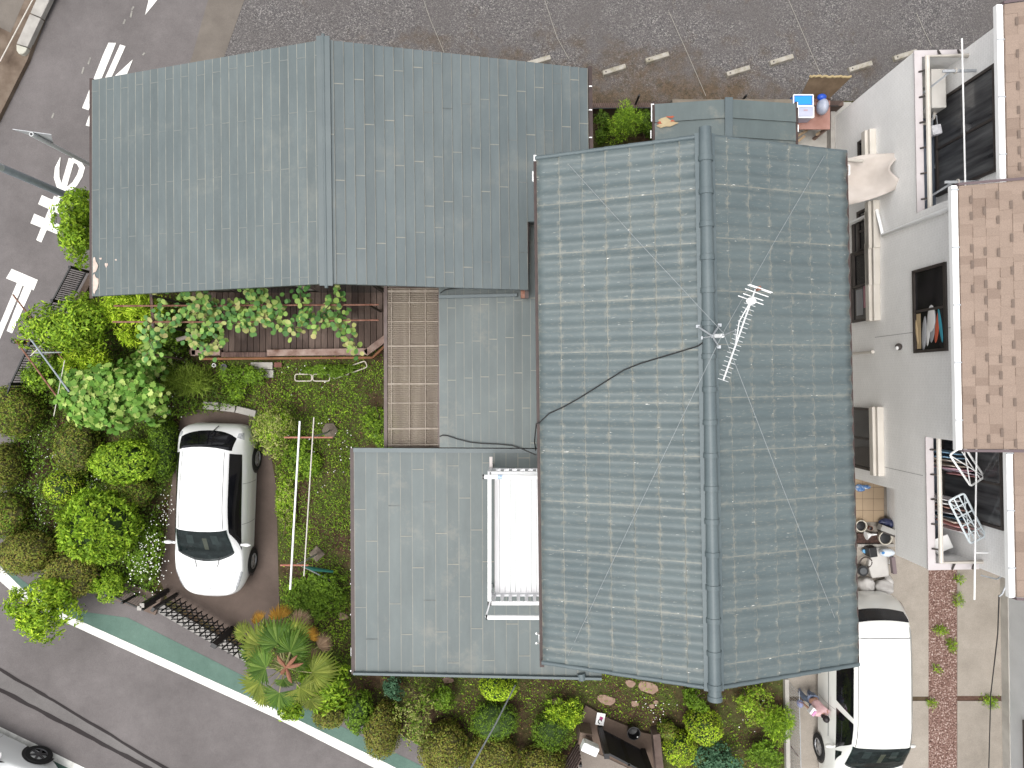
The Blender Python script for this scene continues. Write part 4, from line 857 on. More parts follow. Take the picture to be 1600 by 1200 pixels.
class Car:
    def __init__(s, st): s.st = np.array(st, float)[::-1]   # ascending x
    def sec(s, x):
        T = s.st; xs = T[:, 0]; x = min(max(x, xs[0]), xs[-1]); i = int(np.clip(np.searchsorted(xs, x) - 1, 0, len(xs) - 2))
        f = (x - xs[i]) / (xs[i + 1] - xs[i])
        def m(k):   # finite difference slopes, damped
            if k == 0: return (T[1] - T[0]) / (xs[1] - xs[0])
            if k == len(xs) - 1: return (T[-1] - T[-2]) / (xs[-1] - xs[-2])
            a = (T[k] - T[k - 1]) / (xs[k] - xs[k - 1]); b = (T[k + 1] - T[k]) / (xs[k + 1] - xs[k])
            return np.where(a * b > 0, 2 * a * b / (a + b + 1e-12), 0)
        h = xs[i + 1] - xs[i]; h00 = 2 * f ** 3 - 3 * f ** 2 + 1; h10 = f ** 3 - 2 * f ** 2 + f; h01 = -2 * f ** 3 + 3 * f ** 2; h11 = f ** 3 - f ** 2
        return h00 * T[i] + h10 * h * m(i) + h01 * T[i + 1] + h11 * h * m(i + 1)
    def ring(s, x):
        _, zb, wl, wm, zm, wb, zbt, wr, zr, zt = s.sec(x)
        return [(0, zb), (wl, zb), (wm, zm), (wb, zbt), (wr, zr), (wr * .55, zt - (zt - zr) * .18), (0, zt)]
    def S(s, x, v, side=1, off=0.0):
        def pt(x, v):
            K = s.ring(x); i = int(np.clip(math.floor(v), 0, 5)); f = v - i
            p = [np.array(K[max(j, 0)]) if j >= 0 else np.array((-K[1][0], K[1][1])) for j in (i - 1, i, i + 1)]
            p3 = np.array(K[i + 2]) if i + 2 <= 6 else np.array((-K[5][0], K[5][1])); tn = .62
            if i == 0: return p[1] * (1 - f) + p[2] * f
            m1 = (p[2] - p[0]) * tn * .7; m2 = (p3 - p[1]) * tn * .7
            if i == 1: m1 = (p[2] - p[1]) * .9
            ff = f; return (2 * ff ** 3 - 3 * ff ** 2 + 1) * p[1] + (ff ** 3 - 2 * ff ** 2 + ff) * m1 + (-2 * ff ** 3 + 3 * ff ** 2) * p[2] + (ff ** 3 - ff ** 2) * m2
        w, z = pt(x, v); P0 = Vector((x, side * w, z))
        if off:
            e = 1e-3; a = pt(x + e, v); b = pt(x, min(v + e, 6)) if v < 5.999 else None
            dxv = Vector((e, side * (a[0] - w), a[1] - z))
            if b is None: b2 = pt(x, v - e); dv = Vector((0, side * (w - b2[0]), z - b2[1]))
            else: dv = Vector((0, side * (b[0] - w), b[1] - z))
            n = dxv.cross(dv) * -side
            if n.length > 1e-12: P0 += n.normalized() * off
        return P0
    def body(s, name, m, par):
        xs = np.linspace(s.st[0, 0], s.st[-1, 0], 84); vv = np.concatenate([[0], np.linspace(1, 6, 31)]); rows = []
        mb = MB()
        full = [(v, 1) for v in vv] + [(v, -1) for v in vv[-2:0:-1]]
        for x in xs:
            for v, sd_ in full: mb.v.append(tuple(s.S(x, v, sd_)))
        n = len(full)
        for i in range(len(xs) - 1):
            for k in range(n): k2 = (k + 1) % n; mb.f.append((i * n + k, i * n + k2, (i + 1) * n + k2, (i + 1) * n + k)); mb.m.append(0)
        mb.f.append(tuple(reversed(range(n)))); mb.m.append(0); mb.f.append(tuple((len(xs) - 1) * n + k for k in range(n))); mb.m.append(0)
        return mb.build(name, m, par, smooth=True, ang=50)
    def patch(s, name, m, par, c, side=1, off=.006, nu=16, nv=12, full=False, curve=0.0, thick=True):
        """c: (x,v) corners a,b,c,d ; bilinear patch on the skin; full: across both sides with v given at the edge"""
        mb = MB()
        for j in range(nv + 1):
            for i in range(nu + 1):
                u, w = i / nu, j / nv
                if full:
                    t = 2 * u - 1; x0, v0 = c[0]; x1, v1 = c[1]; ve = v0 + (v1 - v0) * w; x = x0 + (x1 - x0) * w + (curve if not isinstance(curve, tuple) else curve[0] * (1 - w) + curve[1] * w) * t * t
                    v = 6 - (6 - ve) * abs(t); mb.v.append(tuple(s.S(x, v, 1 if t >= 0 else -1, off)))
                else:
                    x = (c[0][0] * (1 - u) + c[1][0] * u) * (1 - w) + (c[3][0] * (1 - u) + c[2][0] * u) * w; v = (c[0][1] * (1 - u) + c[1][1] * u) * (1 - w) + (c[3][1] * (1 - u) + c[2][1] * u) * w
                    mb.v.append(tuple(s.S(x, v, side, off)))
        for j in range(nv):
            for i in range(nu): k = j * (nu + 1) + i; mb.f.append((k, k + 1, k + nu + 2, k + nu + 1)); mb.m.append(0)
        return mb.build(name, m, par, smooth=True, ang=60)
def wheel(par, c, r, rim, spokes=6, w=.19):
    """axle along y"""
    rt = MB(); prof = [(r * .62, -w / 2), (r * .93, -w / 2), (r, -w / 2 + .03), (r, w / 2 - .03), (r * .93, w / 2), (r * .62, w / 2)]; n = 28
    for rr_, y in prof:
        for k in range(n): a = 2 * math.pi * k / n; rt.v.append((c[0] + rr_ * math.cos(a), c[1] + y, c[2] + rr_ * math.sin(a)))
    for i in range(len(prof) - 1):
        for k in range(n): k2 = (k + 1) % n; rt.f.append((i * n + k, i * n + k2, (i + 1) * n + k2, (i + 1) * n + k)); rt.m.append(0)
    o = rt.build('wheel', TYRE, par, smooth=True, ang=40); sg = 1 if c[1] > 0 else -1
    m = MB(); yo = c[1] + sg * (w / 2 - .012)
    m.tube([(c[0], c[1] - sg * .02, c[2]), (c[0], c[1] + sg * .01, c[2])], r * .62, 24, 1)
    for k in range(spokes):
        a = 2 * math.pi * k / spokes + .3; ca, sa = math.cos(a), math.sin(a)
        m.bar((c[0] + ca * r * .08, yo, c[2] + sa * r * .08), (c[0] + ca * r * .63, yo - sg * .015, c[2] + sa * r * .63), .055, .022, 0, up=(0, 1, 0))
    m.tube([(c[0], yo - sg * .03, c[2]), (c[0], yo + sg * .012, c[2])], r * .17, 14, 0)
    pts = [(c[0] + r * .62 * math.cos(a), yo - sg * .006, c[2] + r * .62 * math.sin(a)) for a in np.linspace(0, 2 * math.pi, 29)]; m.tube(pts, .016, 6, 0, cap=False)
    m.build('rim', [rim, BLACKP], o, smooth=True); return o
def make_car(name, label, cat, st, wheels, r, loc, rz, paint, rim, spec, group=None):
    t = thing(name, label, cat, (0, 0, 0), group); c = Car(st); c.body('body', paint, t)
    for x in wheels:
        hw = c.sec(x)[3]
        for sd_ in (1, -1):
            wheel(t, (x, sd_ * (hw - .075), r), r, rim)
            m = MB(); pts = [(x + (r + .045) * math.cos(a), r + (r + .045) * math.sin(a)) for a in np.linspace(-.25, math.pi + .25, 22)]
            vs = []
            for px_, pz_ in pts: vs += [(px_, sd_ * (hw + .004), pz_), (px_ * 1 + (x - px_) * .2, sd_ * (hw + .004), pz_ + (r - pz_) * .2)]
            b0 = [(2 * i, 2 * i + 2, 2 * i + 3, 2 * i + 1) for i in range(len(pts) - 1)]; m.add(vs, b0); m.build('wheel_arch', BLACKP, t)
    spec(c, t)
    t.location = loc; t.rotation_euler = (0, 0, rz); return t
def mirrors(t, x, w, z, cap):
    for sd_ in (1, -1):
        m = MB(); m.ell((x, sd_ * (w + .13), z), (.045, .11, .065), 12, 8); m.bar((x + .02, sd_ * (w - .03), z - .05), (x, sd_ * (w + .06), z - .01), .05, .04); m.build('mirror', cap, t, smooth=True)
ST1 = [(2.09, .34, .20, .26, .48, .24, .57, .20, .61, .63), (2.02, .26, .46, .54, .50, .49, .645, .42, .70, .725), (1.84, .22, .64, .71, .52, .66, .73, .57, .79, .82), (1.62, .20, .75, .80, .55, .74, .80, .63, .86, .89), (1.35, .20, .81, .845, .60, .80, .87, .66, .93, .96),
       (1.04, .20, .82, .85, .62, .805, .92, .67, .99, 1.02), (.70, .20, .82, .85, .63, .80, .95, .635, 1.19, 1.24), (.30, .20, .82, .85, .64, .795, .97, .575, 1.40, 1.47), (-.3, .20, .82, .85, .66, .79, 1.0, .555, 1.455, 1.53), (-1.0, .20, .82, .85, .68, .785, 1.03, .55, 1.44, 1.51),
       (-1.58, .20, .82, .845, .70, .775, 1.06, .54, 1.39, 1.45), (-1.80, .22, .80, .83, .70, .76, 1.04, .565, 1.20, 1.25), (-1.96, .26, .75, .79, .66, .72, .97, .59, 1.03, 1.06), (-2.05, .32, .66, .70, .60, .64, .84, .52, .89, .91), (-2.10, .40, .50, .54, .55, .50, .70, .42, .75, .77)]
def spec1(c, t):
    cabin(c, t, 1.13, .36, -.24, -.05); ws = c.patch('windshield', WGLASS, t, [(1.13, 4.0), (.36, 3.98)], full=True, curve=(-.24, -.05), nu=30, off=.014)
    m = MB(); 
    for y0, x0 in ((.30, 1.03), (-.22, 1.05)): m.tube([c.S(x0, 5.2, 1 if y0 > 0 else -1, .02), c.S(x0 + .25, 5.35, 1 if y0 > 0 else -1, .025)], .008, 5)
    m.build('wiper', BLACKP, t)
    c.patch('rear_window', CBLK, t, [(-1.60, 3.72), (-1.96, 3.62)], full=True, curve=(.08, .16), nu=30)
    for sd_ in (1, -1):
        c.patch('side_window', CBLK, t, [(.88, 3.12), (-1.42, 3.1), (-1.46, 3.86), (.40, 3.86)], sd_, nu=24)
        for a, b in (((.25, 1.1), (.25, 3.05)), ((-.72, 1.1), (-.72, 3.05))): c.patch('door_seam', GROOVE, t, [(a[0] - .004, a[1]), (a[0] + .004, a[1]), (b[0] + .004, b[1]), (b[0] - .004, b[1])], sd_, nu=1, off=.003)
        for x in (-.05, -1.0): c.patch('door_handle', CARW, t, [(x - .09, 2.62), (x + .09, 2.62), (x + .09, 2.75), (x - .09, 2.75)], sd_, off=.02, nu=4, nv=2)
        c.patch('roof_groove', GROOVED, t, [(.30, 4.24), (-1.50, 4.24), (-1.50, 4.29), (.30, 4.29)], sd_, nu=20, nv=1, off=.004)
        c.patch('headlight', LAMPC, t, [(1.93, 3.2), (1.42, 2.9), (1.38, 3.35), (1.80, 3.75)], sd_, nu=8, nv=6)
        c.patch('tail_light', LAMPC, t, [(-1.76, 2.9), (-1.93, 2.85), (-1.91, 3.6), (-1.82, 3.6)], sd_, nu=6, nv=6)
    m = MB(); m.tube([c.S(-1.88, 5.9, 1, .02), c.S(-2.02, 5.5, 1, .06)], .012, 6); m.build('rear_wiper', BLACKP, t)
    c.patch('hood_emblem', LAMPC, t, [(1.88, 5.88), (1.80, 5.88), (1.80, 6.0), (1.88, 6.0)], 1, nu=2, nv=2)
    for sd_ in (1, -1): c.patch('hood_seam', GROOVE, t, [(1.75, 4.0), (1.06, 4.02), (1.06, 4.06), (1.75, 4.05)], sd_, nu=12, nv=1, off=.003)
    mirrors(t, .72, .80, 1.03, CARW)
make_car('parked_car', 'white hatchback parked on the brown pad beside the garden, nose towards the road', 'car', ST1, (1.28, -1.25), .31, (-7.20, -3.06, .012), R(-90 - 2.2), CARW, RIM, spec1)
ST2 = [(2.36, .34, .52, .60, .52, .56, .72, .48, .79, .81), (2.24, .24, .72, .77, .54, .72, .85, .62, .92, .95), (1.95, .20, .80, .84, .6, .79, .96, .67, 1.03, 1.07), (1.55, .2, .82, .855, .65, .81, 1.05, .69, 1.16, 1.2),
       (1.15, .2, .83, .86, .68, .815, 1.08, .675, 1.43, 1.49), (.72, .2, .83, .86, .7, .81, 1.10, .655, 1.69, 1.77), (.2, .2, .83, .86, .72, .81, 1.11, .645, 1.78, 1.86), (-.8, .2, .83, .86, .72, .81, 1.12, .64, 1.78, 1.86), (-1.7, .2, .83, .86, .72, .805, 1.13, .635, 1.75, 1.82),
       (-2.12, .22, .82, .85, .72, .79, 1.13, .63, 1.66, 1.72), (-2.25, .24, .80, .84, .72, .78, 1.12, .65, 1.42, 1.46), (-2.35, .28, .78, .82, .70, .77, 1.05, .68, 1.16, 1.19), (-2.42, .34, .72, .77, .62, .70, .85, .62, .93, .95), (-2.45, .42, .60, .64, .56, .58, .70, .50, .76, .78)]
def spec2(c, t):
    cabin(c, t, 1.52, .76, -.22, -.03); c.patch('windshield', WGLASS, t, [(1.52, 4.03), (.76, 3.98)], full=True, curve=(-.22, -.03), nu=30, off=.014)
    c.patch('rear_window', CBLK, t, [(-2.14, 4.1), (-2.30, 4.15)], full=True, curve=(.05, .05), nu=24)
    for sd_ in (1, -1):
        c.patch('side_window', CBLK, t, [(-.05, 3.10), (-1.9, 3.10), (-1.9, 3.90), (-.42 + .75, 3.88)][0:0] or [(-.10, 3.1), (-1.95, 3.1), (-1.92, 3.9), (.08, 3.9)], sd_, nu=24)
        c.patch('side_window', CBLK, t, [(1.05, 3.1), (.08, 3.1), (.20, 3.9), (.70, 3.9)], sd_, nu=18)
        c.patch('side_window', CGLASS, t, [(1.36, 3.12), (1.10, 3.12), (1.02, 3.55), (1.12, 3.55)], sd_, nu=6)
        for a in (.14, -1.0): c.patch('door_seam', GROOVE, t, [(a - .004, 1.1), (a + .004, 1.1), (a + .004, 3.05), (a - .004, 3.05)], sd_, nu=1, off=.003)
        c.patch('roof_groove', GROOVED, t, [(.72, 4.15), (-2.0, 4.15), (-2.0, 4.20), (.72, 4.20)], sd_, nu=20, nv=1, off=.004)
        c.patch('door_trim', GROOVE, t, [(.9, 2.35), (-2.0, 2.35), (-2.0, 2.41), (.9, 2.41)], sd_, nu=10, nv=1, off=.006)
        for x in (.02, .32): c.patch('door_handle', VANW, t, [(x - .09, 2.68), (x + .09, 2.68), (x + .09, 2.8), (x - .09, 2.8)], sd_, off=.02, nu=4, nv=2)
        c.patch('tail_light', LAMPR, t, [(-2.2, 2.6), (-2.36, 2.6), (-2.34, 3.5), (-2.22, 3.4)], sd_, nu=6, nv=6)
        c.patch('headlight', LAMPC, t, [(2.2, 3.0), (1.8, 2.8), (1.75, 3.3), (2.1, 3.7)], sd_, nu=8, nv=6)
    c.patch('roof_seam', GROOVE, t, [(-1.76, 4.15), (-1.78, 4.15)], full=True, nu=16, nv=1, off=.003)
    mirrors(t, .98, .83, 1.16, VANW)
    m = MB(); m.bar((-2.37, -.3, .98), (-2.37, .3, .98), .03, .05); m.build('tailgate_trim', GROOVE, t)
make_car('parked_van', 'white minivan parked on the concrete drive, tail under the tile roof corner', 'van', ST2, (1.42, -1.35), .32, (8.42, -7.52, .05), R(-90), VANW, RIM, spec2)
pc = P(59, 1182, .33); az = R(-25.5); dv = Vector((math.cos(az), math.sin(az), 0)); nv_ = Vector((-dv.y, dv.x, 0)); ctr = pc - dv * 1.28 - nv_ * .78; ctr.z = .012
def spec3(c, t):
    spec1(c, t)
make_car('parked_car', 'silver white car cut off by the bottom left corner, dark alloy wheel showing', 'car', ST1, (1.28, -1.25), .33, ctr, az, car_paint('silver_white_paint', (.66, .67, .67)), RIMD, spec3)
# ------------------------------------------------------------ woman bending beside the van
def skin_mesh(name, chain, m, par, sub=2):
    """chain: list of (pos, radius, parent index)"""
    bm = bmesh.new(); L = bm.verts.layers.skin.verify(); vs = []
    for p, r, pi in chain:
        v = bm.verts.new(Vector(p)); rr_ = r if isinstance(r, tuple) else (r, r); v[L].radius = rr_; vs.append(v)
        if pi is not None: bm.edges.new((vs[pi], v))
    vs[0][L].use_root = True; me = bpy.data.meshes.new(name); bm.to_mesh(me); bm.free()
    o = link_mesh(name, me, m, par); o.modifiers.new('skin', 'SKIN').use_smooth_shade = True
    s_ = o.modifiers.new('smooth', 'SUBSURF'); s_.levels = sub; s_.render_levels = sub; return o
pz = .05; pb = Vector((7.3, -7.68, pz)); pe = thing('person', 'woman in pink top and blue jeans leaning forward beside the white van', 'person', pb)
hip = Vector((7.20, -7.60, .86)); ft1, ft2 = Vector((7.36, -7.70, pz + .07)), Vector((7.12, -7.78, pz + .07)); f_ = Vector((.22, -.97, 0)).normalized(); s_ = Vector((f_.y, -f_.x, 0)) * -1   # s_: her left... towards +x
sR = Vector((.97, .22, 0)); che = Vector((7.27, -7.76, 1.20)); nk = Vector((7.29, -7.82, 1.33)); hd = Vector((7.305, -7.90, 1.43))
shl, shr = che + sR * -.17 + Vector((0, -.03, .05)), che + sR * .17 + Vector((0, -.03, .05))
hl, hr = hip - sR * .09, hip + sR * .09; kl, kr = Vector((7.04, -7.66, .47)), Vector((7.33, -7.60, .48))
ft1 = Vector((7.34, -7.66, pz + .06)); ft2 = Vector((7.06, -7.62, pz + .06))
el, er = Vector((7.02, -7.80, 1.0)), Vector((7.52, -7.92, 1.02)); wl_, wr_ = Vector((6.94, -7.74, .84)), Vector((7.60, -8.04, .93))
SKIN = MAT('skin', [(.40, .22, .15), (.47, .27, .19)], 8, .55)
ch = [(hip, (.11, .09), None), (hip.lerp(che, .5), (.085, .07), 0), (che, (.10, .07), 1), (nk, .045, 2), (hd + Vector((0, .0, -.05)), (.06, .065), 3), (hd + Vector((0, -.015, .02)), (.072, .085), 4), (hd + Vector((0, -.01, .085)), (.05, .06), 5),
      (shl, .052, 2), (el, .04, 7), (wl_, .027, 8), (wl_ + Vector((-.02, .02, -.08)), (.035, .018), 9), (shr, .052, 2), (er, .04, 11), (wr_, .027, 12), (wr_ + Vector((.02, -.07, -.04)), (.035, .018), 13),
      (hl, .085, 0), (kl, .058, 15), (ft2 + Vector((0, 0, .03)), .036, 16), (ft2 + Vector((.02, -.13, -.02)), (.04, .025), 17), (hr, .085, 0), (kr, .058, 19), (ft1 + Vector((0, 0, .03)), .036, 20), (ft1 + Vector((.03, -.13, -.02)), (.04, .025), 21)]
def finger_chains(wr, d):
    d = Vector(d).normalized(); sd_ = d.cross(Vector((0, 0, 1))).normalized(); out = []
    for i, (o_, l_) in enumerate(((-.027, .065), (-.009, .075), (.009, .07), (.026, .055))):
        a = wr + d * .085 + sd_ * o_; out.append([(a, .008), (a + d * l_ * .55 + Vector((0, 0, -.012)), .0075), (a + d * l_ * .9 + Vector((0, 0, -.035)), .006)])
    a = wr + d * .03 + sd_ * -.033; out.append([(a, .0095), (a + d * .03 - sd_ * .02, .009), (a + d * .058 - sd_ * .028, .0075)])
    return out
root = {10: None, 14: None}
for hi, wr, d in ((10, wl_, (-.2, .2, -.95)), (14, wr_, (.24, -.85, -.45))):
    for fc in finger_chains(wr, d):
        pi = hi
        for p, r in fc: ch.append((p, r, pi)); pi = len(ch) - 1
bo = skin_mesh('body', ch, SKIN, pe, 2)
fm = MB(); fd = Vector((.05, -.85, -.5)).normalized(); fc0 = hd + fd * .075
fm.ell(fc0 + Vector((0, -.014, -.012)), (.011, .016, .016), 8, 6)
for s0 in (-1, 1): fm.ell(hd + sR * (s0 * .028) + fd * .072 + Vector((0, 0, .022)), (.011, .006, .006), 8, 6, 1); fm.ell(hd + sR * (s0 * .078) + Vector((0, .01, 0)), (.012, .022, .03), 8, 6)
fm.ell(fc0 + Vector((0, .008, -.045)), (.022, .007, .006), 8, 6, 2); fm.build('face', [SKIN, MAT('dark_eye', (.02, .015, .01), rough=.3), MAT('lips', (.4, .12, .1), rough=.5)], pe, smooth=True)
skin_mesh('shirt', [(hip + Vector((0, .01, .0)), (.165, .14), None), (hip.lerp(che, .5), (.16, .13), 0), (che, (.185, .14), 1), (nk.lerp(che, .25), (.11, .095), 2), (shl, .075, 2), (shl.lerp(el, .55), .062, 4), (shr, .075, 2), (shr.lerp(er, .55), .062, 6)], MAT('pink_knit', [(.52, .31, .32), (.62, .42, .42)], 14, .9), pe)
skin_mesh('trousers', [(hip + Vector((0, .0, .03)), (.15, .125), None), (hl + Vector((0, 0, -.08)), .105, 0), (kl, .085, 1), (kl.lerp(ft2, .85), .065, 2), (hr + Vector((0, 0, -.08)), .105, 0), (kr, .085, 4), (kr.lerp(ft1, .85), .065, 5)], MAT('blue_denim', [(.10, .13, .20), (.20, .24, .33)], 25, .9), pe)
hm = MB(); hm.ell(hd + Vector((0, .028, .035)), (.098, .105, .105), 16, 12); hm.ell(hd + Vector((-.04, .06, -.06)), (.07, .06, .09), 12, 8); hm.build('hair', MAT('black_hair', [(.01, .008, .008), (.025, .018, .018)], 30, .5), pe, smooth=True)
for ft in (ft1, ft2):
    m = MB(); m.ell(ft + Vector((.015, -.05, -.02)), (.052, .13, .05), 12, 8); m.build('shoe', MAT('grey_blue_shoe', (.16, .17, .22), rough=.8), pe, smooth=True)
pe.scale = (.80, .80, .80); pe.location += Vector((.09, -.05, 0))
o = thing('paper_bag', 'white and pink paper bag tucked under the arm of the bending woman', 'bag', P(1269, 1111, 1.0)); m = MB(); m.box(P(1268.5, 1110, 1.02), (.17, .10, .16), .9); m.build('bag', MAT('white_paper', [(.68, .66, .66), (.75, .73, .73)], 5, .8), o, bevel=.01); m = MB(); m.box(P(1271, 1114, 1.08), (.13, .05, .10), .9); m.build('flap', MAT('pink_paper', (.55, .25, .42), rough=.8), o)
o = thing('shoe_bag', 'small blue patterned bag held in the woman\'s hanging hand', 'bag', P(1250, 1099, .75)); m = MB(); m.ell(P(1250, 1099, .74), (.075, .10, .11), 12, 8); m.build('bag', MAT('blue_check_cloth', [(.10, .12, .22), (.3, .3, .42)], 30, .9), o, smooth=True); m = MB(); m.tube([P(1248, 1097, .82), P(1252, 1098, .88), P(1255, 1099, .82)], .008, 5); m.build('handle', SKIN if False else MAT('brown_strap', (.25, .12, .08), rough=.8), o)
# ------------------------------------------------------------ entrance porch of the neighbour: pots, sacks and odds and ends
TILE = MAT('tan_floor_tile', [(.34, .25, .16), (.40, .30, .20)], 2, .6); GRT = MAT('tile_grout', (.16, .11, .07), rough=.9)
pt = thing('tiled_porch', 'tan tiled porch floor with dark joints under the white house', 'porch', (8.8, -2.9, 0)); m = MB(); m.b2(7.95, 9.3, -3.45, -2.3, 0, .13); m.build('base', GRT, pt)
m = MB()
for i in range(5):
    for j in range(4): m.b2(7.96 + i * .268, 7.96 + i * .268 + .258, -3.44 + j * .288, -3.44 + j * .288 + .278, .13, .136)
m.build('tile', TILE, pt); m = MB(); m.b2(7.62, 7.94, -3.45, -2.3, 0, .06); m.build('step', TILE, pt)
def pot(px, py, r, h, lab, m_, soil=True, z0=.06):
    c = P(px, py, z0 + h); c.z = z0; o = thing('plant_pot', lab, 'pot', c); m = MB(); m.lathe(c, [(0, 0), (r * .75, 0), (r, h), (r * .86, h), (r * .84, h * .8), (0, h * .8)], 22); m.build('pot', m_, o, smooth=True)
    if soil: m = MB(); m.lathe(c, [(r * .84, h * .82), (r * .4, h * .86), (0, h * .88)], 16); m.build('soil', BLACKP, o)
    return o
POTW = MAT('cream_pot', [(.5, .46, .38), (.58, .54, .46)], 6, .6)
pot(1346, 822, .145, .25, 'round cream plant pot with dark soil beside the tile roof edge', POTW); pot(1361, 825.5, .055, .14, 'tiny dark brown cup pot next to the round cream pot', RUST, z0=.14)
pot(1384, 841, .17, .22, 'wide cream planter partly hidden under the white wall', POTW)
m = MB(); b = P(1349, 840, .0); m.b2(7.95 + .85, 9.2, -3.9, -3.55, .05, .12); tag(MB().b2(P(1338, 0, .1).x, P(1375, 0, .1).x, P(0, 848, .1).y, P(0, 833, .1).y, .05, .16).build('flower_bed', MAT('dark_bed_soil', [(.02, .012, .01), (.09, .05, .04)], 22, .95), base=P(1356, 840, .1)), 'dark soil bed between the tiled porch and hose area', 'flower bed')
tag(MB().b2(P(1338, 0, .1).x, P(1395, 0, .1).x, P(0, 853, .1).y, P(0, 849, .1).y, .05, .2).build('bed_edging', CONCL, base=P(1366, 851, .1)), 'pale concrete edging strip below the dark soil bed', 'edging')
o = thing('funnel', 'white funnel lying on the dark soil bed by porch', 'funnel', P(1357, 836, .25)); m = MB(); m.tube([P(1353, 837, .28), P(1361, 835.5, .28), P(1370, 835, .28)], [.11, .03, .015], 14); m.build('cone', WHITE, o, smooth=True)
o = thing('step_bench', 'grey plastic step box sticking out under the white wall at the porch', 'step', P(1385, 828, .3)); m = MB(); a, b = P(1374, 823, .35), P(1398, 832, .35); m.bar(a, b, .14, .22); m.build('top', MAT('warm_grey_plastic', [(.30, .29, .27), (.36, .35, .33)], 4, .6), o, bevel=.01); m = MB(); m.bar(a + Vector((.03, -.1, -.06)), b + Vector((.03, -.1, -.06)), .05, .2); m.build('side', DARKM, o)
def soft(name, pts, m_, lab, cat, seed=1, amp=.12):
    mb = MB(); c0 = Vector(pts[0][0])
    for c, r in pts: mb.ell(c, r, 18, 12)
    for i, v in enumerate(mb.v):
        n = noise.noise(Vector(v) * 7 + Vector((seed, 0, 0))); c = min((p[0] for p in pts), key=lambda c: (Vector(c) - Vector(v)).length); d_ = Vector(v) - Vector(c); mb.v[i] = tuple(Vector(v) + d_ * n * amp * 3)
    return tag(mb.build(name, m_, base=(c0.x, c0.y, 0.05), smooth=True, ang=180), lab, cat)
soft('cloth_bundle', [(P(1344, 763, .2), (.13, .09, .08)), (P(1352, 761, .2), (.12, .05, .06))], MAT('blue_cloth', [(.05, .13, .35), (.12, .25, .5), (.6, .62, .65)], 16, .9, spread=.16), 'blue and white cloth bundle in the top corner of porch', 'bundle')
soft('bag', [(P(1383, 816, .25), (.16, .10, .10)), (P(1390, 818, .25), (.1, .1, .1))], MAT('navy_plastic', [(.015, .02, .06), (.05, .06, .13)], 18, .35), 'crumpled navy bag on the tiled porch against the wall', 'bag', 3)
SACK = MAT('white_sack', [(.46, .44, .42), (.58, .56, .54)], 4, .7, bmp=.5, bscale=9)
soft('sack', [(P(1352, 915, .25), (.20, .22, .22))], SACK, 'white plastic sack nearest the tile roof, left of its pair', 'sack', 5); soft('sack', [(P(1380, 917, .25), (.24, .19, .22)), (P(1388, 908, .2), (.1, .15, .12))], SACK, 'white plastic sack behind the van, right of its pair', 'sack', 9)
o = thing('bucket', 'black bucket with grey lid beside the white sacks', 'bucket', P(1348.5, 892, .3)); c = P(1348.5, 892, .3); c.z = .05; m = MB(); m.lathe(c, [(0, 0), (.11, 0), (.135, .26), (.12, .26), (.0, .25)], 20); m.build('bucket', BLACKP, o, smooth=True); m = MB(); m.lathe(c + Vector((0, 0, .262)), [(.085, 0), (.085, .012), (0, .014)], 18); m.build('lid', MAT('dark_grey_plastic', (.08, .085, .09), rough=.5), o)
m = MB(); c = P(1353, 879, .2); m.tube([c + Vector((.15 * math.cos(a), .13 * math.sin(a), .01 * math.sin(3 * a))) for a in np.linspace(.3, 6.4, 28)], .017, 8); tag(m.build('hose', MAT('brown_hose', (.06, .045, .04), rough=.5), base=c, smooth=True), 'loop of dark brown hose above the black bucket', 'hose')
o = tag(MB().box(P(1360, 861, .3), (.19, .24, .3), .15).build('plastic_box', BLACKP, base=P(1360, 861, .2), bevel=.01), 'upright black plastic box left of the white tub', 'box')
o = thing('tub', 'white and blue plastic tub lying against the white house wall', 'tub', P(1386, 864, .4)); m = MB(); m.ell(P(1386, 863.5, .42), (.19, .10, .11), 18, 10); m.build('tub', MAT('white_blue_plastic', (.62, .68, .74), rough=.3), o, smooth=True); m = MB(); m.ell(P(1380, 864, .52), (.04, .035, .02), 12, 6); m.build('cap', MAT('blue_cap', (.06, .22, .5), rough=.4), o)
m = MB(); m.tube([P(1389, 868, .4), P(1391, 874, .3), P(1389, 880, .1)], .02, 6); m.build('spout', WHITE, o)
o = tag(MB().lathe(P(1349.5, 860.5, .15), [(0, 0), (.05, 0), (.05, .06), (.03, .07), (0, .07)], 14).build('lid', MAT('light_blue_lid', (.15, .38, .62), rough=.4), base=P(1349, 860, .1)), 'small light blue lid on the paving beside the black box', 'lid')
o = thing('plastic_basin', 'pale grey plastic basin between black box and sacks', 'basin', P(1377, 878, .1)); m = MB(); 
m.prism([P(x, y, .3).xy for x, y in ((1367, 857), (1390, 856), (1393, 902), (1366, 906), (1360, 886))], .05, .2); m.build('basin', MAT('pale_grey_plastic', [(.46, .44, .42), (.55, .53, .5)], 3, .6), o, bevel=.03); m = MB(); m.bar(P(1394, 870, .5), P(1397, 896, .5), .09, .12); m.build('side_rail', MAT('mauve_plastic', (.16, .12, .125), rough=.5), o)
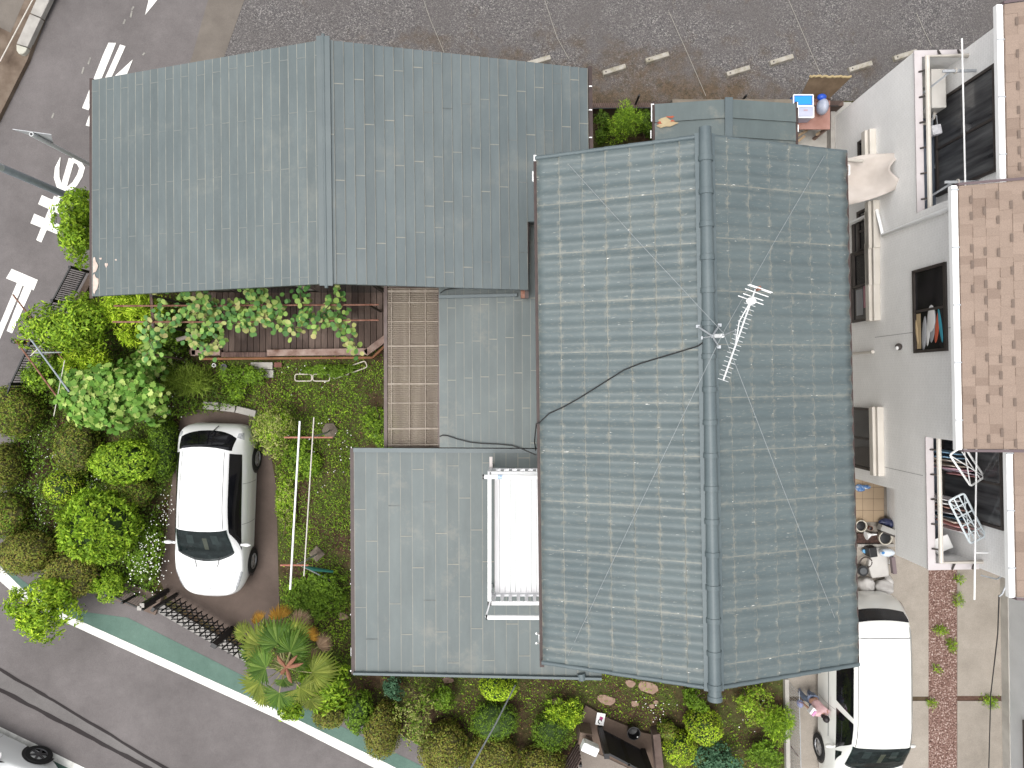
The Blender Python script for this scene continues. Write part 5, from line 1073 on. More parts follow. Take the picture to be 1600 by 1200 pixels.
# ------------------------------------------------------------ lot edge: wheel stops, strings, wall and fence
def wheelstop(px, py, lab):
    t = thing('wheel_stop', lab, 'wheel stop', P(px, py, 0), 'concrete wheel stops on the gravel lot'); m = MB(); c = P(px, py, 0); a = R(17); d = Vector((math.cos(a), math.sin(a), 0)); n = Vector((-d.y, d.x, 0))
    vs = []
    for s_ in (-.3, .3):
        for u, z in ((-.075, 0), (.075, 0), (.055, .11), (-.055, .11)): vs.append(c + d * s_ + n * u + Vector((0, 0, z)))
    m.add(vs, [(3, 2, 1, 0), (4, 5, 6, 7), (0, 1, 5, 4), (1, 2, 6, 5), (2, 3, 7, 6), (3, 0, 4, 7)]); m.build('block', MAT('mossy_concrete', [(.20, .18, .12), (.32, .295, .25), (.40, .375, .33)], 7, .9, speck=.15) if not wheelstop.m else wheelstop.m, t, bevel=.012); wheelstop.m = t.children[0].data.materials[0]
    for s_ in (-.22, .22): k = MB(); k.lathe(c + d * s_ + Vector((0, 0, .11)), [(.02, 0), (.02, .004), (0, .005)], 10); k.build('bolt_hole', DARKM if s_ < 0 else CONCL, t)
wheelstop.m = None
for x, y, l in ((842, 97, 'wheel stop half hidden behind the broad metal roof corner'), (959, 111, 'wheel stop just right of broad roof corner, lower of the near pair'), (1026, 92, 'wheel stop upper right of the near pair, left of the second string'), (1152, 113, 'wheel stop lying above the small shed roof'), (1219.5, 95.5, 'wheel stop above the rusty table board, below open gravel'), (1342, 106, 'wheel stop at the top corner of the brown board'), (1412, 88, 'wheel stop half behind the white house corner')): wheelstop(x, y, l)
for pts, lab in (([(655, -20), (672, 30), (694, 82)], 'pale parking line string on gravel above the broad roof ridge'), ([(848, -10), (870, 58), (889, 92)], 'pale parking line string ending at broad roof corner'), ([(1045, 18), (1075, 85), (1103, 150)], 'pale parking line string ending at the shed'), ([(1228, -10), (1258, 60), (1281, 113)], 'pale parking line string ending at the brown board'), ([(1432, 20), (1445, 50), (1456, 72)], 'pale parking line string near the white house balcony')):
    o = MB().tube([P(x, y, .02) for x, y in pts], .0055, 5).build('parking_string', MAT('pale_string', (.34, .32, .28), rough=.9), base=P(*pts[0], 0)); tag(o, lab, 'string')
wl = thing('boundary_wall', 'low brown block wall with black mesh fence along the gravel lot', 'wall', P(1110, 165, 0)); m = MB(); m.bar(P(905, 172, .28), P(1310, 168, .28), .12, .56); m.build('wall', MAT('brown_block', [(.07, .045, .035), (.14, .095, .08)], 6, .9), wl)
m = MB()
for z in (.62, .8, 1.0): m.bar(P(905, 169.5, z), P(1310, 165.5, z), .018, .018)
for i in range(135): x = 905 + i * 3; m.bar(P(x, 169.4 - i * .03, .56), P(x, 169.4 - i * .03, 1.02) - Vector(((P(x, 0, 1.02) - P(x, 0, .56)).x, (P(x, 169.4 - i * .03, 1.02) - P(x, 169.4 - i * .03, .56)).y, 0)), .007, .007)
m.build('mesh_fence', BLACKM, wl)
for x in (990, 1150, 1222): m = MB(); p = P(x, 169, .3); m.b2(p.x - .02, p.x + .02, p.y - .02, p.y + .02, .3, 1.1); m.build('post', BLACKM, wl)
# board, boxes and table beside the shed
o = thing('leaning_board', 'dark brown board with ragged tan edge standing behind the plastic boxes', 'board', P(1290, 152, 0)); m = MB(); vs = [P(1249, 153, .9), P(1297, 153, .9), P(1330, 121, 1.35), P(1266, 120, 1.35)]; dn = Vector((0, 0, -.03)); m.add(vs + [v + dn for v in vs], [(3, 2, 1, 0)[::-1], (4, 5, 6, 7)[::-1], (0, 1, 5, 4), (1, 2, 6, 5), (2, 3, 7, 6), (3, 0, 4, 7)]); m.build('panel', MAT('brown_board', [(.09, .06, .035), (.15, .105, .065)], 5, .85), o)
m = MB(); pr = [P(1265 + i * 3.25, 119.5 + rr.uniform(-1.3, 1.0), 1.36) for i in range(21)]; m.tube(pr, .028, 6); m.build('frayed_edge', MAT('tan_edge', (.36, .28, .15), rough=.9), o)
for x in (1253, 1296): m = MB(); p = P(x, 153, .9); m.b2(p.x - .025, p.x + .025, p.y - .025, p.y + .025, 0, .89); m.build('leg', WOODD, o)
o = thing('bench', 'pinkish brown wooden bench top under the plastic boxes', 'bench', P(1271, 178, 0)); m = MB(); a, b = P(1244, 202, .85), P(1297, 152, .85); m.b2(a.x, b.x, a.y, b.y, .81, .85); m.build('top', MAT('pinkish_board', [(.26, .13, .10), (.36, .20, .165)], 4, .8), o)
for x, y in ((1248, 199), (1294, 199), (1248, 156), (1294, 156)): m = MB(); p = P(x, y, .85); m.b2(p.x - .03, p.x + .03, p.y - .03, p.y + .03, 0, .81); m.build('leg', WOODR, o)
for ax, ay, bx, by in ((1244, 214, 1262, 203), (1275, 211, 1287, 203), (1245, 222, 1258, 212)): m = MB(); m.bar(P(ax, ay, .4), P(bx, by, .5), .06, .05); m.build('brace', MAT('tan_wood', [(.30, .21, .13), (.38, .28, .18)], 5, .8), o)
BLU = MAT('blue_plastic', [(.03, .10, .42), (.06, .16, .52)], 6, .35); CYAN = MAT('bright_blue_plastic', (.02, .27, .62), rough=.4); TRN = MAT('milky_plastic', [(.36, .38, .50), (.46, .47, .57)], 5, .3)
def tubbox(cx, cy, w, d, h, lab, m_, inner, ang=.03):
    z = .86; o = thing('storage_box', lab, 'storage box', P(cx, cy, z)); c = P(cx, cy, z + h); c.z = z; m = MB(); m.box(c + Vector((0, 0, h / 2)), (w, d, h), ang); m.build('box', m_, o, bevel=.02); m = MB(); m.box(c + Vector((0, 0, h + .004)), (w * .84, d * .78, .012), ang); m.build('inside', inner, o, bevel=.004)
    m = MB(); 
    for s_ in (-1, 1): m.bar(c + Vector((-w / 2, s_ * d / 2, h)), c + Vector((w / 2, s_ * d / 2, h)), .025, .03); m.bar(c + Vector((s_ * w / 2, -d / 2, h)), c + Vector((s_ * w / 2, d / 2, h)), .025, .03)
    m.build('rim', WHITE, o); return o
tubbox(1255, 157, .46, .26, .3, 'storage box with white rim and bright blue inside, beside the shed gutter', BLU, CYAN)
o = tubbox(1259, 175, .36, .26, .36, 'milky lidded storage box in front of the bright blue one', TRN, TRN); m = MB(); c = P(1259, 172, 1.24); m.box(c, (.09, .03, .008)); m.build('label', MAT('pinkish_label', (.45, .3, .33), rough=.7), o)
o = thing('plastic_jug', 'bagged translucent jug with blue top, right of the storage boxes', 'jug', P(1285, 170, .86)); m = MB(); c = P(1285, 167, 1.1); m.ell(c, (.13, .19, .2), 16, 10); m.build('bag', MAT('crinkled_clear_plastic', [(.26, .29, .38), (.44, .46, .52)], 9, .3), o, smooth=True); m = MB(); m.ell(P(1284, 152, 1.15), (.11, .08, .09), 14, 8); m.build('blue_top', MAT('deep_blue_plastic', (.015, .07, .42), rough=.4), o, smooth=True)
tag(MB().b2(P(1297, 0, .2).x, P(1304, 0, .2).x, P(0, 235, .2).y, P(0, 175, .2).y, 0, .25).build('kerb', CONCL, base=P(1300, 205, 0)), 'narrow pale kerb at the foot of the white house beside the bench', 'kerb')
# ------------------------------------------------------------ plants
TPL = {'kite': [(0, 0, 0), (.45, .5, .10), (1, 0, -.06), (.45, -.5, .10)],
       'blade': [(0, .12, 0), (.55, .5, .05), (1, .0, -.12), (.55, -.5, .05)],
       'round': [(0, .0, 0), (.16, .42, .05), (.52, .56, .06), (.85, .38, .03), (1.02, 0, -.03), (.85, -.38, .03), (.52, -.56, .06), (.16, -.42, .05)],
       'lobed': [(.0, 0, 0), (-.10, .26, .03), (.14, .36, .02), (.26, .58, .03), (.46, .40, .02), (.70, .44, .0), (.76, .20, .0), (1.02, 0, -.05), (.76, -.20, .0), (.70, -.44, .0), (.46, -.40, .02), (.26, -.58, .03), (.14, -.36, .02), (-.10, -.26, .03)]}
def leaves(name, p, d, n, ln, wd, tpl, mats, parent=None, base=None, midx=None):
    T = np.array(TPL[tpl], np.float32); k = len(T); m = len(p)
    d = d / (np.linalg.norm(d, axis=1, keepdims=True) + 1e-9); s = np.cross(d, n); s /= (np.linalg.norm(s, axis=1, keepdims=True) + 1e-9); nn = np.cross(s, d)
    flip = nn[:, 2] < 0
    V = p[:, None] + ln[:, None, None] * (T[None, :, 0, None] * d[:, None] + T[None, :, 2, None] * nn[:, None]) + wd[:, None, None] * T[None, :, 1, None] * s[:, None]
    me = bpy.data.meshes.new(name); me.vertices.add(m * k); me.vertices.foreach_set('co', V.astype(np.float32).ravel())
    me.loops.add(m * k); me.loops.foreach_set('vertex_index', np.arange(m * k, dtype=np.int32)); me.polygons.add(m)
    me.polygons.foreach_set('loop_start', np.arange(0, m * k, k, dtype=np.int32))
    if midx is not None: me.polygons.foreach_set('material_index', midx.astype(np.int32))
    me.update(calc_edges=True); me.validate(); return link_mesh(name, me, mats, parent, base)
def unit(a): return a / (np.linalg.norm(a, axis=-1, keepdims=True) + 1e-9)
LM = {'bright': leaf_mat('bright_leaf', [(0.106, 0.194, 0.013), (0.188, 0.329, 0.022), (0.281, 0.444, 0.032), (0.428, 0.581, 0.053)]),
      'mid': leaf_mat('mid_green_leaf', [(0.074, 0.137, 0.013), (0.136, 0.241, 0.022), (0.219, 0.348, 0.032)]),
      'dark': leaf_mat('dark_leaf', [(0.044, 0.073, 0.009), (0.074, 0.137, 0.015), (0.127, 0.204, 0.023)]),
      'lime': leaf_mat('lime_leaf', [(0.171, 0.288, 0.015), (0.306, 0.466, 0.024), (0.460, 0.628, 0.041), (0.613, 0.770, 0.071)]),
      'yellow': leaf_mat('yellow_green_leaf', [(0.080, 0.126, 0.021), (0.133, 0.174, 0.029), (0.243, 0.290, 0.058), (0.375, 0.394, 0.116), (0.464, 0.440, 0.193)]),
      'olive': leaf_mat('olive_leaf', [(0.114, 0.125, 0.023), (0.180, 0.216, 0.032), (0.246, 0.306, 0.045), (0.285, 0.227, 0.058), (0.161, 0.274, 0.038)]),
      'brownolive': leaf_mat('brown_olive_leaf', [(0.152, 0.114, 0.032), (0.229, 0.193, 0.045), (0.229, 0.262, 0.038), (0.323, 0.274, 0.078), (0.171, 0.251, 0.038)]),
      'pale': leaf_mat('pale_lobed_leaf', [(0.077, 0.174, 0.023), (0.099, 0.220, 0.033), (0.132, 0.278, 0.043), (0.187, 0.336, 0.055), (0.330, 0.464, 0.109), (0.462, 0.534, 0.172)]),
      'grass': leaf_mat('grass_blade', [(0.116, 0.174, 0.022), (0.198, 0.291, 0.037), (0.301, 0.387, 0.065)]),
      'blue': leaf_mat('bluish_leaf', [(0.046, 0.115, 0.061), (0.077, 0.170, 0.091), (0.123, 0.232, 0.129)]),
      'vine': leaf_mat('round_vine_leaf', [(0.069, 0.170, 0.045), (0.109, 0.248, 0.068), (0.186, 0.355, 0.076), (0.340, 0.464, 0.121), (0.464, 0.418, 0.183)])}
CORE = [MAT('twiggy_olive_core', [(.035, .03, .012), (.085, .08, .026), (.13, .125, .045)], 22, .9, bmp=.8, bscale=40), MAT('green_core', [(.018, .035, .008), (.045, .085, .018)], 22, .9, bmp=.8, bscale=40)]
def crown_pts(c, r, n_clump, k, rnd, lobes=0, shell=.75, up=.25):
    """clump centres and outward normals spread through an uneven crown"""
    cs, ns = [], []
    L = None
    if lobes:
        ld = unit(rnd.normal(size=(lobes, 3)) + np.array([0, 0, .35])); lr = rnd.uniform(.32, .50, lobes); L = ld * (rnd.uniform(.42, .64, (lobes, 1)))
    m = n_clump
    d = unit(rnd.normal(size=(m, 3)) + np.array([0, 0, up])); rad = shell + (1 - shell) * rnd.random(m) ** .7
    if lobes:
        i = rnd.integers(0, lobes, m); q = L[i] + d * (lr[i] * rad)[:, None]; nrm = unit(d * .7 + unit(q) * .5)
    else:
        ph = rnd.uniform(0, 6.28, 3); bump_ = 1 + .06 * np.sin(5 * d[:, 0] + ph[0]) * np.cos(6 * d[:, 1] + ph[1]) + .05 * np.sin(9 * d[:, 2] + ph[2] + 4 * d[:, 0])
        q = d * (rad * bump_)[:, None]; nrm = d
    keep = q[:, 2] > -.75; q, nrm = q[keep], nrm[keep]
    p = np.array(c)[None] + q * np.array(r)[None]; nrm = unit(nrm / np.array(r)[None]); return p, nrm
def plant(name, px, py, rx, ry, h, label, cat='shrub', leaf='bright', clumps=260, k=6, ln=.075, wd=.034, tpl='kite', lobes=9, shell=.6, zc=None, rz=None, group=None, seed=None, droop=.35, trunk=True, tuft=False):
    seed = seed if seed is not None else int(px * 7 + py * 3); rnd = np.random.default_rng(seed)
    zc = zc if zc is not None else h * .58; rz = rz if rz is not None else max(h - zc, .15); c = P(px, py, zc); s_ = sx(zc); r = (rx * s_, ry * s_, rz)
    t = thing(name, label, cat, (c.x, c.y, 0), group)
    if lobes: clumps = int(clumps * 1.5); r = (r[0] * 1.07, r[1] * 1.07, r[2])
    p, nr = crown_pts(c, r, clumps, k, rnd, lobes, shell); m = len(p)
    P_ = np.repeat(p, k, 0); Nn = np.repeat(nr, k, 0)
    a = unit(rnd.normal(size=P_.shape)); tan = unit(np.cross(Nn, a)); d = unit(tan + Nn * rnd.uniform(.0, .7 if not tuft else 1.6, (len(P_), 1)) + np.array([0, 0, -.0 if tuft else -droop * .3]))
    nv2 = unit(Nn + .45 * rnd.normal(size=P_.shape) + np.array([0, 0, .4]))
    P_ = P_ + rnd.normal(size=P_.shape) * ln * .25
    l = ln * rnd.uniform(.65, 1.25, len(P_)); w = wd * rnd.uniform(.75, 1.2, len(P_))
    mats = [LM[x] for x in (leaf if isinstance(leaf, (list, tuple)) else [leaf])]; mi = None
    if len(mats) > 1: mi = np.repeat((rnd.random(m) < .35).astype(np.int32), k)
    leaves('crown', P_, d, nv2, l, w, tpl, mats, t, midx=mi)
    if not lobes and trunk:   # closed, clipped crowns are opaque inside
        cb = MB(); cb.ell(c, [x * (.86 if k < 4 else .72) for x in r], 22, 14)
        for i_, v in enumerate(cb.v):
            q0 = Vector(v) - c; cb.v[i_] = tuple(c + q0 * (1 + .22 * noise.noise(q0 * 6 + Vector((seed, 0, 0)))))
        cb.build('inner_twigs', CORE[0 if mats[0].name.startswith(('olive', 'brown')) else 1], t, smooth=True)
    if trunk:
        mb = MB(); mb.tube([(c.x, c.y, 0), (c.x + rnd.normal() * .02, c.y + rnd.normal() * .02, zc * .6), (c.x, c.y, zc)], [min(.06, .03 + r[0] * .03), .03, .015], 7)
        for i in range(7 if lobes else 5):
            dd = unit(rnd.normal(size=3) + np.array([0, 0, .5])); e = np.array(c) + dd * np.array(r) * .75; mid = np.array((c.x, c.y, zc * .6)) * .5 + e * .5 + rnd.normal(size=3) * .03
            mb.tube([(c.x, c.y, zc * rnd.uniform(.3, .6)), tuple(mid), tuple(e)], [.02, .013, .005], 5)
        mb.build('trunk', BARK, t, smooth=True)
    return t
def dome(px, py, rx, ry, h, label, leaf='olive', n=2300, ln=.05, cat='clipped shrub', **kw):
    return plant('clipped_shrub', px, py, rx, ry, h, label, cat, leaf, clumps=int(n * 1.25), k=2, ln=ln, wd=ln * .6, lobes=0, shell=.86, zc=h * .45, rz=h * .55, **kw)
B_ = 'bright'
plant('tree', 132, 352, 36, 62, 3.1, 'bright leafy tree pressed against the road edge of the broad metal roof', 'tree', 'bright', 420, 7, .10, .042, lobes=14, zc=2.1)
plant('shrub', 108, 505, 72, 56, 2.3, 'large bright green shrub below the roof corner with peeling paint', 'shrub', 'bright', 620, 7, .10, .042, lobes=16, zc=1.5)
plant('shrub', 212, 497, 42, 44, 1.9, 'yellow green long-leaved shrub between large bright shrub and the vine', 'shrub', 'lime', 260, 9, .13, .026, 'blade', lobes=10, tuft=True)
plant('shrub', 190, 467, 26, 12, 1.9, 'sliver of yellow green long-leaved shrub under the metal eave', 'shrub', 'lime', 90, 9, .12, .026, 'blade', lobes=5, tuft=True)
plant('shrub', 68, 585, 36, 36, 1.5, 'small round-leaved green shrub between the crossed garden poles and road fence', 'shrub', ['mid', 'bright'], 320, 6, .07, .04, lobes=10)
plant('shrub', 138, 568, 34, 36, 1.7, 'vivid yellow green bush beside the fig tree', 'shrub', 'lime', 230, 9, .12, .027, 'blade', lobes=9, tuft=True)
plant('fig_tree', 172, 622, 92, 72, 2.3, 'spreading tree with big lobed pale leaves in the garden corner', 'tree', 'pale', 520, 3, .15, .13, 'lobed', lobes=18, shell=.4, zc=1.6, rz=.6)
plant('fig_tree', 228, 575, 46, 36, 1.5, 'low lobed-leaf sapling right of the spreading big-leaved tree', 'tree', 'pale', 190, 3, .13, .11, 'lobed', lobes=9, shell=.5)
dome(24, 642, 38, 42, 1.3, 'dark olive clipped dome cut by the left edge, topmost of its row', ['olive', 'mid'])
dome(8, 728, 24, 36, 1.1, 'olive clipped dome at left edge below the topmost one', 'olive', 1500)
dome(8, 805, 34, 36, 1.0, 'olive clipped dome at left edge above the road corner dome', ['olive', 'mid'], 1700)
dome(44, 864, 44, 34, 1.2, 'olive clipped dome overhanging the green lane at the road corner', ['olive', 'brownolive'], 2300)
dome(112, 898, 42, 38, 1.1, 'brownish clipped dome right of the road corner dome', ['brownolive', 'olive'], 2200)
dome(122, 700, 32, 44, .9, 'dull olive clipped shrub in the shade of big-leaved tree', ['olive', 'dark'], 1900)
dome(102, 760, 27, 26, 1.0, 'little yellow green clipped ball left of the bright round topiary', ['lime', 'olive'], 1100)
plant('topiary_tree', 196, 721, 51, 34, 1.6, 'leafy pale green topiary touching the dark hedge block', 'topiary', 'bright', 1300, 4, .075, .036, lobes=0, shell=.8, zc=1.0)
dome(255, 700, 20, 50, 1.0, 'tall dark green hedge block left of the white hatchback rear', ['mid', 'dark'], 1900)
dome(203, 768, 36, 28, .9, 'dull green clipped shrub below the leafy pale topiary', ['olive', 'mid'], 1500)
plant('topiary_tree', 156, 822, 56, 54, 1.9, 'big bright green round topiary with upright leaf rosettes', 'topiary', 'bright', 900, 7, .11, .046, lobes=0, shell=.82, zc=1.1, tuft=True)
plant('shrub', 228, 872, 38, 52, .6, 'low daisy bush dotted with white flowers left of the hatchback nose', 'flower bush', 'mid', 420, 5, .06, .03, lobes=12)
plant('shrub', 168, 912, 36, 28, .9, 'bright low shrub at the lane edge beside the barred fence panel', 'shrub', 'bright', 330, 6, .07, .035, lobes=9)
plant('shrub', 70, 946, 54, 54, 1.9, 'lime tipped leafy bush leaning over the white lane line', 'shrub', ['bright', 'lime'], 480, 7, .11, .04, lobes=13)
plant('shrub', 432, 672, 44, 50, 1.2, 'pale yellow feathery shrub brushing the hatchback rear', 'shrub', ['yellow', 'bright'], 620, 6, .075, .018, 'blade', lobes=11)
plant('shrub', 494, 928, 58, 40, .8, 'dense mid green shrub above the palm beside the annex wall', 'shrub', 'mid', 620, 6, .075, .036, lobes=12)
plant('shrub', 505, 1076, 42, 44, 1.3, 'bright broad-leaved shrub right of the palm crown', 'shrub', 'bright', 270, 6, .13, .05, lobes=10)
plant('shrub', 455, 1106, 26, 18, .8, 'bright shrub peeping below the palm crown', 'shrub', 'bright', 130, 6, .10, .045, lobes=6)
dome(516, 1115, 27, 20, .8, 'small olive dome between the palm and round green shrub', ['olive', 'brownolive'], 900)
plant('topiary_tree', 562, 1112, 22, 32, 1.1, 'upright oval green shrub left of the tall brown dome', 'topiary', 'mid', 420, 5, .06, .034, lobes=0, shell=.8)
dome(598, 1140, 28, 40, 1.2, 'tall brown-green dome by the white lane line', ['brownolive', 'olive'], 1900)
plant('shrub', 655, 1118, 44, 62, 1.7, 'thin variegated tree with cream leaf tips between two brown domes', 'tree', ['yellow', 'mid'], 300, 5, .05, .032, lobes=16, shell=.3, zc=1.1)
plant('shrub', 692, 1088, 24, 24, 1.0, 'dark green pointed shrub below the annex roof edge', 'shrub', 'mid', 260, 6, .06, .028, lobes=7)
plant('shrub', 618, 1072, 22, 20, .9, 'bluish green shrub tucked under the annex roof edge', 'shrub', 'blue', 170, 6, .06, .035, lobes=7)
dome(692, 1168, 37, 38, 1.3, 'brown dome in front of the thin variegated tree', ['brownolive', 'olive'], 2200)
dome(779, 1072, 30, 18, 1.0, 'lime yellow clipped mound crossed by the overhead wire end', 'lime', 1400, .04)
plant('clipped_shrub', 772, 1126, 38, 28, 1.0, 'vivid green grassy mound under the overhead wire', 'clipped shrub', 'mid', 900, 3, .07, .014, 'blade', lobes=0, shell=.8, tuft=True)
dome(768, 1184, 40, 36, 1.2, 'brown olive dome at the bottom edge below vivid green mound', ['brownolive', 'olive'], 2200)
plant('shrub', 882, 1112, 31, 24, .8, 'yellow green spiky shrub touching the brown entrance slab', 'shrub', ['bright', 'lime'], 200, 8, .09, .024, 'blade', lobes=7, tuft=True)
plant('clipped_shrub', 863, 1142, 33, 30, .9, 'dark green spiky mound left of the black gate', 'clipped shrub', ['mid', 'dark'], 700, 4, .06, .018, 'blade', lobes=0, shell=.75, tuft=True)
dome(846, 1194, 36, 28, 1.1, 'brown olive dome at bottom edge left of the entrance', ['brownolive', 'olive'], 1700)
dome(1099, 1133, 28, 25, 1.1, 'lime green clipped ball right of the black tub', ['lime', 'olive'], 1300)
plant('shrub', 1088, 1094, 26, 22, .7, 'mid green shrub below the tile roof ridge end', 'shrub', 'mid', 330, 5, .05, .026, lobes=7)
dome(1062, 1168, 25, 24, .9, 'lime green clipped mound beside the entrance slab corner', ['lime', 'olive'], 1100)
dome(1042, 1140, 14, 13, .6, 'small green clipped clump with rusty leaves near the black tub', ['olive', 'mid'], 450)
plant('shrub', 1128, 1186, 50, 28, .9, 'blue-green leafy shrub at bottom edge near the chain fence', 'shrub', 'blue', 330, 6, .07, .04, lobes=10)
plant('shrub', 1178, 1105, 40, 34, .6, 'loose light green weedy shrub below tile roof by the drive', 'shrub', ['bright', 'olive'], 300, 6, .07, .022, 'blade', lobes=12, shell=.3)
plant('shrub', 1215, 1130, 26, 36, .7, 'grassy shrub leaning over the drive beside the woman', 'shrub', ['bright', 'mid'], 210, 7, .11, .018, 'blade', lobes=9, tuft=True)
plant('shrub', 1190, 1180, 34, 22, .7, 'green shrub at the bottom edge beside the drive', 'shrub', 'mid', 210, 6, .07, .035, lobes=8)
plant('conifer', 975, 196, 27, 32, 2.0, 'feathery green conifer in the gap between the two big roofs', 'tree', ['mid', 'bright'], 620, 6, .075, .012, 'blade', lobes=12, tuft=True, zc=1.1, rz=.9)
plant('shrub', 941, 200, 19, 26, 1.0, 'dark shrub left of the feathery conifer', 'shrub', 'dark', 260, 6, .06, .034, lobes=7)
plant('shrub', 1008, 197, 15, 26, 1.0, 'dark glossy shrub between the conifer and shed gutter', 'shrub', ['dark', 'mid'], 240, 6, .055, .03, lobes=7)
plant('shrub', 322, 512, 26, 30, 1.2, 'dark shrub half under the vine at the deck corner', 'shrub', 'dark', 200, 6, .08, .04, lobes=7)
plant('shrub', 262, 516, 40, 34, 1.0, 'dark leafy shrub below the vine left of deck', 'shrub', ['dark', 'mid'], 320, 6, .08, .04, lobes=10)
plant('shrub', 380, 588, 36, 20, .5, 'low green herb patch below the deck beam', 'herb', 'mid', 260, 6, .06, .03, lobes=8)
plant('shrub', 372, 612, 24, 16, .4, 'low herb clump above the pale kerb blocks', 'herb', ['mid', 'bright'], 160, 6, .06, .03, lobes=6)
plant('shrub', 598, 665, 34, 46, .4, 'low bright weeds at the foot of the brown canopy', 'herb', ['mid', 'bright'], 420, 6, .05, .022, lobes=10)
plant('shrub', 512, 580, 50, 12, .3, 'low grass fringe under the deck beam behind the wire hoops', 'herb', 'mid', 330, 6, .05, .02, lobes=9)
plant('shrub', 446, 800, 18, 60, .35, 'low flowering edging along the pad, left of the laundry poles', 'herb', ['bright', 'yellow'], 420, 6, .05, .022, lobes=10)
plant('shrub', 470, 720, 32, 40, .4, 'low green ground plant behind the laundry poles', 'herb', ['mid', 'bright'], 420, 6, .055, .025, lobes=10)
plant('shrub', 290, 600, 34, 24, .6, 'spiky grass clump above the hatchback', 'grass clump', 'grass', 150, 10, .28, .014, 'blade', lobes=4, shell=.2, tuft=True)
for x, y, rx, ry, n, l in ((1497, 936, 7, 12, 40, 'green weed tuft on the right rim of the red gravel strip, top'), (1470, 985, 9, 7, 40, 'green weed tuft in the middle of the red gravel strip'), (1487, 1008, 7, 9, 40, 'green weed tuft on right rim of the red gravel strip, lower'), (1546, 1095, 14, 10, 60, 'grassy weed tuft at the end of drive joint by the grey wall'), (1456, 1098, 6, 6, 30, 'small weed at the crossing of drive joint and gravel strip'), (1499, 905, 5, 6, 24, 'small weed at the top of the red gravel strip'), (1464, 1045, 7, 6, 20, 'sparse weed low on the red gravel strip')):
    plant('weed_tuft', x, y, rx, ry, .22, l, 'weed', 'bright', n, 5, .085, .016, 'blade', lobes=0, shell=.2, tuft=True, trunk=False, group='weeds along the drive')
# ---- palm
pcx, pcy = 447, 1042; pc_ = P(pcx, pcy, 2.3); pal = thing('palm_tree', 'fan palm with split green fronds and a few orange dead ones by the road', 'tree', (pc_.x, pc_.y, 0))
m = MB(); m.tube([(pc_.x, pc_.y, 0), (pc_.x + .02, pc_.y, 1.1), (pc_.x, pc_.y, 2.25)], [.12, .10, .09], 12); m.build('trunk', BARK, pal, smooth=True)
FG = {'g': leaf_mat('palm_green', [(.045, .095, .014), (.085, .155, .022), (.14, .21, .04)]), 'y': leaf_mat('palm_yellow_green', [(.11, .15, .022), (.22, .25, .045)]), 'o': leaf_mat('palm_orange', [(.30, .15, .02), (.42, .24, .04)]), 't': leaf_mat('palm_tan', [(.30, .20, .13), (.42, .30, .20)])}
PET = MAT('palm_petiole', [(.20, .20, .07), (.32, .28, .14)], 6, .6); PETR = MAT('orange_leaf_base', [(.17, .06, .035), (.26, .13, .075)], 30, .8)
fr = [(447, 1068, 20, 'g', 2.6), (470, 1034, 18, 'g', 2.6), (398, 1000, 38, 'y', 2.2), (432, 990, 38, 'g', 2.45), (462, 985, 30, 'y', 2.35), (460, 1005, 32, 'g', 2.6), (402, 1040, 36, 'g', 2.5), (395, 1072, 34, 'y', 2.1), (435, 1094, 32, 'g', 2.4), (479, 1084, 34, 'y', 2.4), (504, 1052, 38, 'y', 2.35), (388, 1020, 28, 'g', 2.0), (412, 982, 24, 'y', 2.0), (408, 1092, 26, 'y', 1.9), (436, 958, 22, 'o', 2.0), (485, 990, 18, 'o', 2.3), (505, 1005, 20, 't', 2.1), (403, 965, 16, 'o', 1.9), (494, 1026, 16, 't', 2.2), (470, 966, 20, 't', 1.95), (490, 1100, 22, 'y', 2.0), (376, 985, 20, 'y', 1.8)]
for i, (hx, hy, rp, cK, z) in enumerate(fr):
    rnd = np.random.default_rng(500 + i); h = P(hx, hy, z); o3 = Vector((h.x - pc_.x, h.y - pc_.y, 0)); L = o3.length; dr = o3.normalized() if L > .01 else Vector((1, 0, 0)); rad = rp * sx(z)
    base = pc_ + Vector((0, 0, rnd.uniform(-.1, .1))); hub = h - dr * rad * .42; hub.z = z + .05; mb = MB(); mid = base.lerp(hub, .5) + Vector((0, 0, .06)); mb.tube([base, mid, hub], [.016, .012, .009], 6, 1)
    k = 26; ax = Vector((-dr.y, dr.x, 0)); tilt = rnd.uniform(.15, .55) if L > .2 else .05; dr3 = (dr * math.cos(tilt) + Vector((0, 0, -math.sin(tilt)))).normalized(); nrm = ax.cross(dr3); nrm = nrm if nrm.z > 0 else -nrm
    spn = R(112) if cK in 'gy' else R(75)
    for q_ in range(k):
        a0 = -spn + 2 * spn * q_ / (k - 1); wv = 2 * spn / (k - 1) * .62; l_ = rad * 1.25 * (.74 + .22 * math.cos(a0)) * rnd.uniform(.9, 1.06)
        def dirv(a): return dr3 * math.cos(a) + ax * math.sin(a)
        dd = dirv(a0); p1 = hub + dirv(a0 - wv) * l_ * .62 + nrm * (.012 if q_ % 2 else -.004); p2 = hub + dirv(a0 + wv) * l_ * .62 + nrm * (.012 if q_ % 2 else -.004); tip = hub + dd * l_ + Vector((0, 0, -.05 * rnd.random() - .03)); cm = hub + dd * l_ * .62 + nrm * .02
        mb.add([hub, p1, cm, p2, tip], [(0, 1, 2), (0, 2, 3), (1, 4, 2), (2, 4, 3)], 0)
    mb.build('frond', [FG[cK], PET], pal)
for (x, y) in ((436, 1030), (459, 1030), (466, 1039), (453, 1062), (440, 1052)):
    m = MB(); e_ = P(447, 1043, 2.75); f_ = P(x, y, 2.82); m.tube([e_, e_.lerp(f_, .6), f_, f_ + (f_ - e_) * .35 + Vector((0, 0, -.05))], [.02, .045, .04, .008], 7); m.build('leaf_base', PETR, pal, smooth=True)
